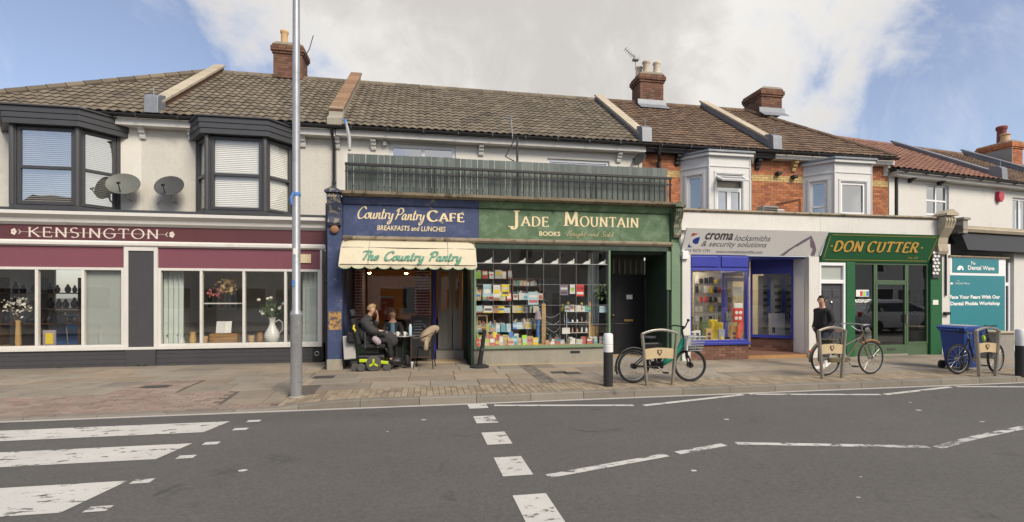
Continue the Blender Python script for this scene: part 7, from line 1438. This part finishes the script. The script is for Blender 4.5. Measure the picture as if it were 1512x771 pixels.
# ---- powered wheelchair
wx, wy = X(549, 11.15), 11.22
t_ = thing('power_wheelchair', 'black powered wheelchair with lime green trim outside the cafe', 'wheelchair', (wx, wy, .115), 0, True)
for s in (-1, 1):
    w_ = MB().lathe([(.02, -.035), (.12, -.035), (.165, -.025), (.17, 0), (.165, .025), (.12, .035), (.02, .035)], (0, 0, 0), 22, Matrix.Translation((.06, s*.27, .17)) @ Matrix.Rotation(R_(90), 4, 'X')).build('drive_wheel', 'tyre_grey', t_, smooth=True)
    for k in range(3): a = R_(90+120*k); MB().box(0, .10, -.005, .005, -.02, .02, Matrix.Translation((.06, s*.31, .17)) @ Matrix.Rotation(-a, 4, 'Y')).build('wheel_spoke', 'lime', w_)
    for cx_ in (-.33, -.20, .34):
        Mx = Matrix.Translation((cx_, s*(.25 if cx_ != -.2 else .31), .09)) @ Matrix.Rotation(R_(90), 4, 'X'); c_ = MB().lathe([(.01, -.022), (.075, -.022), (.09, 0), (.075, .022), (.01, .022)], (0, 0, 0), 16, Mx).build('caster', 'tyre_grey', t_, smooth=True); MB().tube([(cx_, s*.25, .09), (cx_+.03, s*.25, .22)], .018, 6).build('caster_fork', 'dish_dark', c_)
    MB().box(-.24, -.05, s*.285-.012, s*.285+.012, .20, .27).build('side_trim', 'lime', t_, bevel=.01); MB().box(.18, .34, s*.285-.012, s*.285+.012, .19, .26, Matrix.Rotation(R_(8), 4, 'Y')).build('side_trim', 'lime', t_, bevel=.01)
    MB().tube([(-.10, s*.27, .86), (.22, s*.27, .84)], .028, 8).build('armrest', 'black_plastic', t_, smooth=True); MB().tube([(-.12, s*.26, .50), (-.12, s*.27, .86)], .016, 6).tube([(.15, s*.26, .50), (.1, s*.27, .84)], .014, 6).build('arm_post', 'dish_dark', t_)
    MB().box(.46, .64, s*.12-.07, s*.12+.07, .11, .125).build('footplate', 'black_plastic', t_, bevel=.006); MB().tube([(.30, s*.14, .48), (.50, s*.13, .13)], .018, 6).build('leg_hanger', 'dish_dark', t_)
MB().box(-.30, .28, -.17, .17, .17, .34).build('power_base', 'black_plastic', t_, bevel=.04); MB().box(-.12, .16, -.10, .10, .36, .48).build('seat_lift', 'dish_dark', t_, bevel=.02); MB().box(-.22, .30, -.24, .24, .48, .58).build('seat', 'cloth_black', t_, bevel=.035)
Mx = Matrix.Translation((-.24, 0, .56)) @ Matrix.Rotation(R_(-14), 4, 'Y'); MB().box(-.06, .04, -.24, .24, 0, .60, Mx).build('backrest', 'cloth_black', t_, bevel=.035); MB().box(-.09, -.06, -.20, .20, .05, .45, Mx).build('back_shell', 'black_plastic', t_, bevel=.01); MB().box(-.04, .04, -.13, .13, .64, .80, Mx).build('headrest', 'cloth_grey', t_, bevel=.03)
MB().add([(-.03, -.246, .30), (.01, -.246, .34), (-.01, -.246, .40), (.02, -.246, .46), (-.02, -.246, .46), (-.05, -.246, .38), (-.02, -.246, .34)], [(0, 1, 2, 3, 4, 5, 6)], Mx).build('yellow_mark', 'item_yellow', t_, fix=False)
MB().tube([(.22, -.27, .85), (.30, -.27, .86), (.34, -.27, .92)], .016, 6).ball((.34, -.27, .93), .025, 8).build('joystick', 'black_plastic', t_); MB().tube([(-.28, -.10, .95), (-.42, -.10, .98), (-.46, -.10, .90)], .014, 6).build('push_handle', 'black_plastic', t_); MB().box(-.52, -.30, -.20, .20, .60, .85).build('rear_bag', 'cloth_black', t_, bevel=.05)
# ---- person in the wheelchair
p_ = thing('person', 'person with fair hair in dark grey padded coat sitting in the wheelchair', 'person', (wx-.02, wy, .115+.545), 0, True)
V = [(-.08, 0, .10, .14, .15), (-.12, 0, .27, .13, .15), (-.14, 0, .47, .13, .16), (-.10, 0, .60, .08, .09), (-.04, 0, .66, .05), (.0, 0, .71, .065, .06), (.03, 0, .78, .085, .075), (.02, 0, .85, .075, .065)]; E = [(i, i+1) for i in range(7)]
wl = chain(V, E, 3, [(-.12, -.15, .54, .040), (.0, -.25, .34, .038), (.22, -.22, .32, .032)]); hand(V, E, wl, (1, .1, -.1), (0, 0, 1), 1); wr = chain(V, E, 3, [(-.12, .15, .54, .040), (.08, .20, .40, .038), (.13, .08, .60, .030)]); hand(V, E, wr, (-.1, -.2, 1), (-1, 0, 0), 1, .065)
for s in (-1, 1): chain(V, E, 0, [(.0, s*.10, .09, .085), (.38, s*.13, .09, .06), (.44, s*.13, -.34, .035), (.54, s*.13, -.38, .028)])
skin('body', V, E, 'skin', p_); face(p_, (.025, 0, .785), (1, -.25, -.35), .118, 'hair_light')
V = [(.0, 0, .08, .24, .23), (-.10, 0, .25, .26, .25), (-.15, 0, .42, .25, .25), (-.10, 0, .58, .18, .19), (-.04, 0, .67, .10, .105)]; E = [(i, i+1) for i in range(4)]
chain(V, E, 3, [(-.10, -.20, .52, .13), (.04, -.27, .32, .115), (.20, -.23, .30, .085)]); chain(V, E, 3, [(-.12, .18, .55, .12), (.07, .21, .40, .095), (.12, .11, .55, .06)]); skin('padded_coat', V, E, 'cloth_grey', p_)
V = [(-.04, 0, .08, .15, .16)]; E = []
for s in (-1, 1): chain(V, E, 0, [(.02, s*.10, .10, .10), (.39, s*.13, .10, .075), (.44, s*.13, -.30, .06)])
skin('trousers', V, E, 'cloth_black', p_); skin('lap_blanket', [(.10, 0, .14, .10, .22), (.26, 0, .14, .11, .24), (.40, 0, .08, .10, .23), (.46, 0, -.08, .07, .21)], [(0, 1), (1, 2), (2, 3)], 'cloth_grey', p_)
for s in (-1, 1): MB().ball((.52, s*.13, -.37), (.16, .065, .085), 12).build('shoe', 'black_plastic', p_, smooth=True)
o = skin('folded_scarf', [(.05, -.24, .20, .07), (.15, -.27, .12, .08), (.22, -.26, .02, .06)], [(0, 1), (1, 2)], 'cloth_lilac', p_)
# ---- cafe table, second person, chairs
tx, ty = X(594, 11.62), 11.62
t_ = thing('cafe_table', 'small round cafe table between the two seated people', 'table', (tx, ty, .115)); MB().lathe([(.30, 0), (.31, .012), (.30, .025)], (tx, ty, .81), 24).build('table_top', 'alloy', t_, smooth=True); MB().tube([(tx, ty, .15), (tx, ty, .81)], .03, 10).build('column', 'black_plastic', t_)
for k in range(4): a = R_(45+90*k); MB().tube([(tx, ty, .17), (tx+.26*math.cos(a), ty+.26*math.sin(a), .13)], .018, 6).build('foot', 'black_plastic', t_)
def metal_chair(lab, loc, rz):
    t_ = thing('cafe_chair', lab, 'chair', loc, rz, True, 'black metal cafe chairs')           # faces +x
    for sx, sy in ((-1, -1), (-1, 1), (1, -1), (1, 1)): MB().tube([(sx*.17, sy*.18, .44), (sx*.22, sy*.21, 0)], .012, 7).build('leg', 'frame_black', t_)
    for s in (-1, 1): MB().tube([(-.17, s*.18, .44), (-.22, s*.19, .65), (-.26, s*.17, .84)], .012, 7).build('back_post', 'frame_black', t_)
    MB().tube([(-.26, -.17, .84), (-.275, 0, .86), (-.26, .17, .84)], .012, 7).build('top_rail', 'frame_black', t_)
    for k in range(6): q = -.14+k*.056; MB().tube([(-.175, q, .46), (-.225, q*.98, .66), (-.268, q*.95, .85)], .005, 5).build('back_rod', 'frame_black', t_)
    MB().tube([(.18, -.19, .44), (.18, .19, .44), (-.18, .19, .44), (-.18, -.19, .44)], .013, 7, closed=True).build('seat_frame', 'frame_black', t_)
    for k in range(9): q = -.16+k*.04; MB().box(-.17, .17, q-.012, q+.012, .437, .447).build('seat_slat', 'frame_black', t_)
    return t_
metal_chair('black metal cafe chair draped with a tan coat', (X(627, 11.28), 11.28, .115), R_(172)); metal_chair('black metal cafe chair behind the round table', (X(580, 12.05), 12.05, .115), R_(-100))
p_ = thing('person', 'person in dark jacket and blue shirt sitting behind the cafe table', 'person', (X(580, 12.05), 12.05, .115+.44), R_(0), True)
V = [(0, 0, .10, .14, .12), (0, .01, .27, .13, .11), (0, 0, .45, .15, .11), (0, 0, .57, .08, .07), (0, -.01, .63, .05), (0, -.02, .68, .062, .07), (0, -.02, .75, .075, .09), (0, -.01, .82, .065, .08)]; E = [(i, i+1) for i in range(7)]
for s in (-1, 1):
    wl = chain(V, E, 3, [(s*.14, 0, .52, .040), (s*.22, -.06, .32, .036), (s*.08, -.26, .30, .030)]); hand(V, E, wl, (-s*.4, -1, 0), (0, 0, 1), s)
    chain(V, E, 0, [(s*.09, -.05, .09, .085), (s*.11, -.40, .09, .06), (s*.11, -.42, -.32, .04), (s*.11, -.54, -.40, .034)])
skin('body', V, E, 'skin', p_); face(p_, (0, -.02, .755), (.35, -1, -.1), .115, 'hair_brown', .25)
V = [(0, 0, .08, .175, .145), (0, .01, .27, .17, .14), (0, 0, .44, .185, .135), (0, .01, .56, .14, .11)]; E = [(0, 1), (1, 2), (2, 3)]
for s in (-1, 1): chain(V, E, 3, [(s*.155, 0, .53, .09), (s*.23, -.06, .32, .072), (s*.11, -.22, .30, .05)])
skin('jacket', V, E, 'cloth_black', p_); skin('shirt_front', [(0, -.10, .20, .07, .05), (0, -.105, .42, .06, .05), (0, -.05, .56, .065, .06)], [(0, 1), (1, 2)], 'cloth_blue', p_)
V = [(0, 0, .07, .15, .13)]; E = []
for s in (-1, 1): chain(V, E, 0, [(s*.09, -.05, .09, .10), (s*.11, -.40, .09, .075), (s*.11, -.42, -.30, .058)])
skin('trousers', V, E, 'cloth_black', p_)
for s in (-1, 1): MB().ball((s*.11, -.50, -.40), (.05, .12, .04), 10).build('shoe', 'black_plastic', p_, smooth=True)
cx_, cy_ = X(627, 11.28), 11.28; o = skin('tan_coat', [(cx_+.27, cy_-.02, .90, .06, .15), (cx_+.22, cy_-.02, .98, .08, .17), (cx_+.10, cy_-.03, .95, .10, .19), (cx_-.02, cy_-.05, .84, .13, .20), (cx_-.10, cy_-.06, .66, .12, .18), (cx_+.04, cy_-.22, .70, .06, .07), (cx_+.02, cy_-.24, .52, .055, .06)], [(0, 1), (1, 2), (2, 3), (3, 4), (3, 5), (5, 6)], 'cloth_tan', None); tag(o, 'tan padded coat draped over the cafe chair', 'coat')
MB().tube([(cx_-.10, cy_-.20, .80), (cx_+.05, cy_-.235, .87), (cx_+.2, cy_-.22, .93)], .010, 6).build('belt', 'wood_dark', o)
o = skin('black_bag', [(cx_+.06, cy_+.10, 1.06, .11, .10), (cx_-.06, cy_+.12, 1.0, .10, .10)], [(0, 1)], 'cloth_black', None); tag(o, 'slumped black bag on top of the tan coat', 'bag')
x = X(601.5, 11.3); o = skin('backpack', [(x, 11.25, .16, .06, .09), (x, 11.25, .28, .08, .11), (x-.01, 11.26, .44, .055, .09)], [(0, 1), (1, 2)], 'cloth_black', None); tag(o, 'black backpack on the pavement under the cafe table', 'backpack'); MB().tube([(x-.03, 11.2, .47), (x, 11.2, .53), (x+.04, 11.2, .47)], .008, 5).build('strap', 'cloth_black', o)
x = X(606, 11.6); o = MB().lathe([(.034, 0), (.036, .01), (.036, .20), (.025, .23)], (x, 11.52, .836), 14).build('bottle', 'item_sky', None, smooth=True); tag(o, 'pale blue bottle standing on the cafe table', 'bottle'); MB().lathe([(.022, .23), (.022, .26)], (x, 11.52, .836), 12).build('bottle_cap', 'letter_white', o)
for dx_, lab in ((-.10, 'left'), (.06, 'right')): o = MB().lathe([(.03, 0), (.042, .08), (.042, .085), (.036, .08)], (tx+dx_, ty-.12, .836), 14).build('cup', 'ceramic', None, smooth=True); tag(o, 'white cup at the %s on the cafe table' % lab, 'cup'); MB().tube([(tx+dx_+.04, ty-.12, .90), (tx+dx_+.065, ty-.12, .89), (tx+dx_+.04, ty-.12, .86)], .006, 5).build('handle', 'ceramic', o)
x = X(609.5, 11.3); o = MB().lathe([(.035, 0), (.045, .13), (.047, .135), (.03, .15)], (x, 11.2, .115), 14).build('takeaway_cup', 'letter_white', None, smooth=True); tag(o, 'white takeaway cup on the pavement beside the backpack', 'cup')
x0, x1 = X(606, 12.35), X(636, 12.35); t_ = thing('chalkboard', 'black chalkboard stand with white writing outside the cafe door', 'chalkboard', ((x0+x1)/2, 12.35, .115)); Mx = Matrix.Translation((0, 12.35, .115)) @ Matrix.Rotation(R_(-8), 4, 'X'); MB().box(x0+.03, x1-.03, -.01, .01, .12, 1.10, Mx).build('board', 'black_plastic', t_)
for a, c, p, q in ((x0, x0+.03, 0, 1.14), (x1-.03, x1, 0, 1.14), (x0+.03, x1-.03, 1.10, 1.14), (x0+.03, x1-.03, .09, .12)): MB().box(a, c, -.018, .018, p, q, Mx).build('frame_bar', 'wood_dark', t_)
random.seed(77)
for k in range(7): z = 1.0-k*.07; a = x0+.06+random.uniform(0, .05); MB().box(a, a+random.uniform(.15, .26), -.0135, -.0105, z, z+.014, Mx).build('chalk_line', 'rail_grey', t_)
# weeds along the wall foot
random.seed(91)
for k, px in enumerate((88, 205, 214, 255, 405)):
    x = X(px, DK-.07); t_ = thing('weed', 'small green weed at the foot of the charcoal stall riser, %s from left' % ('first', 'second', 'third', 'fourth', 'fifth')[k], 'weed', (x, DK-.07, .115)); mb = MB()
    for i in range(10): a = random.uniform(0, 6.28); r = random.uniform(.03, .08); mb.add([(x, DK-.06, .115), (x+r*math.cos(a)-.01, DK-.08+r*.4*math.sin(a), .15), (x+r*1.4*math.cos(a), DK-.08+r*.5*math.sin(a), .13+r*.4), (x+r*math.cos(a)+.01, DK-.08+r*.4*math.sin(a), .15)], [(0, 1, 2, 3)])
    mb.build('leaves', 'leaf', t_, fix=False, kind='stuff')
# white estate car parked across the street, seen reflected in the green shopfront
t_ = thing('parked_car', 'white car parked across the street, seen reflected in the green shopfront', 'car', (22.0, 2.6, 0), 0, True)
def carsec(z, L, W): return (z, L, W)
vs = []; prof = [(.25, -2.1, 2.1, .84), (.55, -2.2, 2.2, .90), (.85, -2.2, 2.15, .90), (.98, -2.1, 1.9, .86), (1.45, -1.7, .6, .70), (1.58, -1.4, .2, .62)]
for z, a, b, w_ in prof: vs += [(a, -w_, z), (b, -w_, z), (b, w_, z), (a, w_, z)]
MB().add(vs, [(4*i+k, 4*i+(k+1) % 4, 4*i+4+(k+1) % 4, 4*i+4+k) for i in range(5) for k in range(4)]+[(3, 2, 1, 0), (20, 21, 22, 23)]).build('body', 'white_car', t_, bevel=.06)
for s in (-1, 1):
    MB().add([(-1.85, s*.868, 1.02), (1.45, s*.865, 1.02), (.62, s*.735, 1.42), (-1.55, s*.735, 1.42)], [(0, 1, 2, 3)]).build('side_window', 'black_plastic', t_, fix=False)
    for x in (-1.35, 1.35): MB().lathe([(.05, -.1), (.28, -.1), (.33, -.05), (.33, .05), (.28, .1), (.05, .1)], (0, 0, 0), 20, Matrix.Translation((x, s*.80, .33)) @ Matrix.Rotation(R_(90), 4, 'X')).build('wheel', 'rubber', t_, smooth=True)
    MB().box(-2.23, -2.15, s*.75-.1, s*.75+.1, .80, 1.0).build('tail_light', 'item_red', t_)
# ---- more stock close behind the bookshop glass
random.seed(123)
BR = ['item_yellow', 'item_red', 'item_lime', 'item_blue', 'item_pink', 'item_sky', 'paper', 'paper', 'book0', 'book3', 'book5', 'book7', 'book10', 'book11', 'book1', 'book9']
BN = dict(zip(BR, ['yellow', 'red', 'lime', 'blue', 'pink', 'pale blue', 'white', 'white', 'tan', 'cream', 'mustard', 'grey blue', 'turquoise', 'buff', 'dark red', 'terracotta']))
def covers(px0, px1, z, y, where, hr=(.17, .25), step=11, skip=.12):
    px = px0
    while px < px1:
        w_ = random.uniform(.10, .16); m = random.choice(BR); h = random.uniform(*hr); x = X(px+step*.45, y)
        if random.random() > skip:
            o = MB().box(-w_/2, w_/2, -.008, .008, 0, h).build('book', m, None); o.location = (x, y+random.uniform(-.02, .02), z+.002); o.rotation_euler = (-.12, random.uniform(-.05, .05), random.uniform(-.15, .15))
            tag(o, '%s book facing out %s' % (BN[m], where), 'book', 'face-out books '+where)
            m2 = random.choice(BR); MB().box(-w_/2+.012, w_/2-.012, -.0105, -.0085, h*random.uniform(.1, .5), h*random.uniform(.55, .9)).build('cover_print', m2, o)
        px += step*random.uniform(.8, 1.25)
for z, h, wh in zip([.58]+sA[::-1][0:], [(.16, .22)]*6, ('on the bottom shelf of the left bookcase', 'on the fourth shelf of the left bookcase', 'on the third shelf of the left bookcase', 'on the second shelf of the left bookcase', 'on the top shelf of the left bookcase')): covers(703, 750, z, yc-.05, wh, (.11, .17) if 'third' in wh else h, 8, .08)
for z, wh in zip(sB[::-1], ('on the fourth shelf of the lower bookcase', 'on the third shelf of the lower bookcase', 'on the second shelf of the lower bookcase')): covers(758, 795, z, yc-.03, wh, (.11, .18), 7, .08)
covers(703, 802, .56, DS+.22, 'along the front left of the bookshop window bed', (.14, .24), 7, .1); covers(806, 828, .56, DS+.26, 'along the foot of the dark gap in the bookshop window', (.10, .2), 7, .15); covers(842, 895, .56, DS+.24, 'along the front right of the bookshop window bed', (.10, .18), 8, .2); covers(828, 868, zs_[-1], ysv-.05, 'on top of the white wire shelving', (.12, .2), 7, .1)
for k, (px, py, s) in enumerate(((830, 447, .10), (838, 444, .13), (846, 449, .09), (858, 446, .12), (866, 450, .08))):
    x = X(px, ysv+.12); z = zs_[-1]; o = MB().lathe([(s*.4, 0), (s*.5, s*.6), (s*.2, s*1.2), (s*.35, s*1.5), (s*.1, s*1.9)], (x, ysv+.08, z+.001), 10).build('figurine', random.choice(('book0', 'book5', 'ceramic', 'book9')), None, smooth=True); tag(o, 'small figurine behind the books on the wire shelving, %s from left' % ('first', 'second', 'third', 'fourth', 'fifth')[k], 'figurine')
for k, px in enumerate((812, 822)):
    x = X(px, DS+.3); o = MB().lathe([(.05, 0), (.06, .12), (.03, .2), (.04, .24)], (x, DS+.3, .561), 12).build('vase', ('book8', 'book4')[k], None, smooth=True); tag(o, ('black vase in the dark gap of the bookshop window', 'green vase in the dark gap of the bookshop window')[k], 'vase')
# ---- fuller displays in the burgundy shop
for k, (px, y, h, m, lab) in enumerate(((150, 12.88, .5, 'frost', 'pale grey vase in front of the frosted panel'), (247, 13.0, .16, 'ceramic', 'small white planter at the foot of the left sheer curtain'), (268, 13.0, .16, 'ceramic', 'second small white planter by the left sheer curtain'), (285, 13.0, .3, 'wood_pale', 'tall tan lantern left of the wooden crate'), (384, 13.3, .25, 'wood', 'dark wooden bowl behind the white jug'))):
    x = X(px, y); o = MB().lathe([(.06, 0), (.08, h*.4), (.06, h*.8), (.07, h)], (x, y, .571), 12).build('vase', m, None, smooth=True); tag(o, lab, 'vase')
    if k in (1, 2): spray('succulent', o, (x, y, .571+h+.04), 26, .08, 'leaf', size=.035)
for k in range(3):
    x = X(240+k*15, 14.6); o = bx('framed_print', 'paper', None, X(305+k*17, 15.2), X(316+k*17, 15.2), 15.2, 15.23, 1.35, 1.85); tag(o, '%s white print on the back wall of the burgundy shop' % ('left', 'middle', 'right')[k], 'print'); bx('print_image', ('book4', 'book9', 'book2')[k], o, X(307.5+k*17, 15.2), X(313.5+k*17, 15.2), 15.19, 15.199, 1.42, 1.78)

# ---- stock on a pegboard inside the locksmith window
pb = thing('pegboard', 'pale pegboard of hanging packs behind the left locksmith window', 'pegboard', (7.3, 13.3, .2)); bx('board', 'interior_pale', pb, X(1024, 13.3), X(1082, 13.3), 13.30, 13.33, .9, 2.45); bx('post', 'rail_grey', pb, X(1024, 13.3), X(1024, 13.3)+.04, 13.27, 13.299, .2, 2.45)
for r_ in range(5):
    for k in range(8):
        x = X(1027+k*7, 13.25); m = random.choice(('black_plastic', 'item_yellow', 'paper', 'door_grey', 'brass', 'black_plastic', 'item_red', 'rail_grey')); o = MB().box(x, x+random.uniform(.07, .12), 13.25, 13.29, 1.0+r_*.28, 1.0+r_*.28+random.uniform(.12, .2)).build('lock_pack', m, None)
        tag(o, 'hanging pack on the pegboard behind the locksmith window, %s row up, %s from left' % (ORD[r_], ORD[k]), 'lock pack', 'packs on the pegboard')
for k, (px, m, h) in enumerate(((1054, 'item_yellow', .34), (1062, 'item_yellow', .26), (1040, 'leaf', .3))):
    x = X(px, 12.4); o = bx('tool_case', m, None, x-.10, x+.10, 12.35, 12.5, .215, .75+h, bevel=.02); tag(o, ('tall yellow case in the middle of the locksmith window', 'shorter yellow case in the locksmith window', 'green case at the left of the locksmith window')[k], 'case')
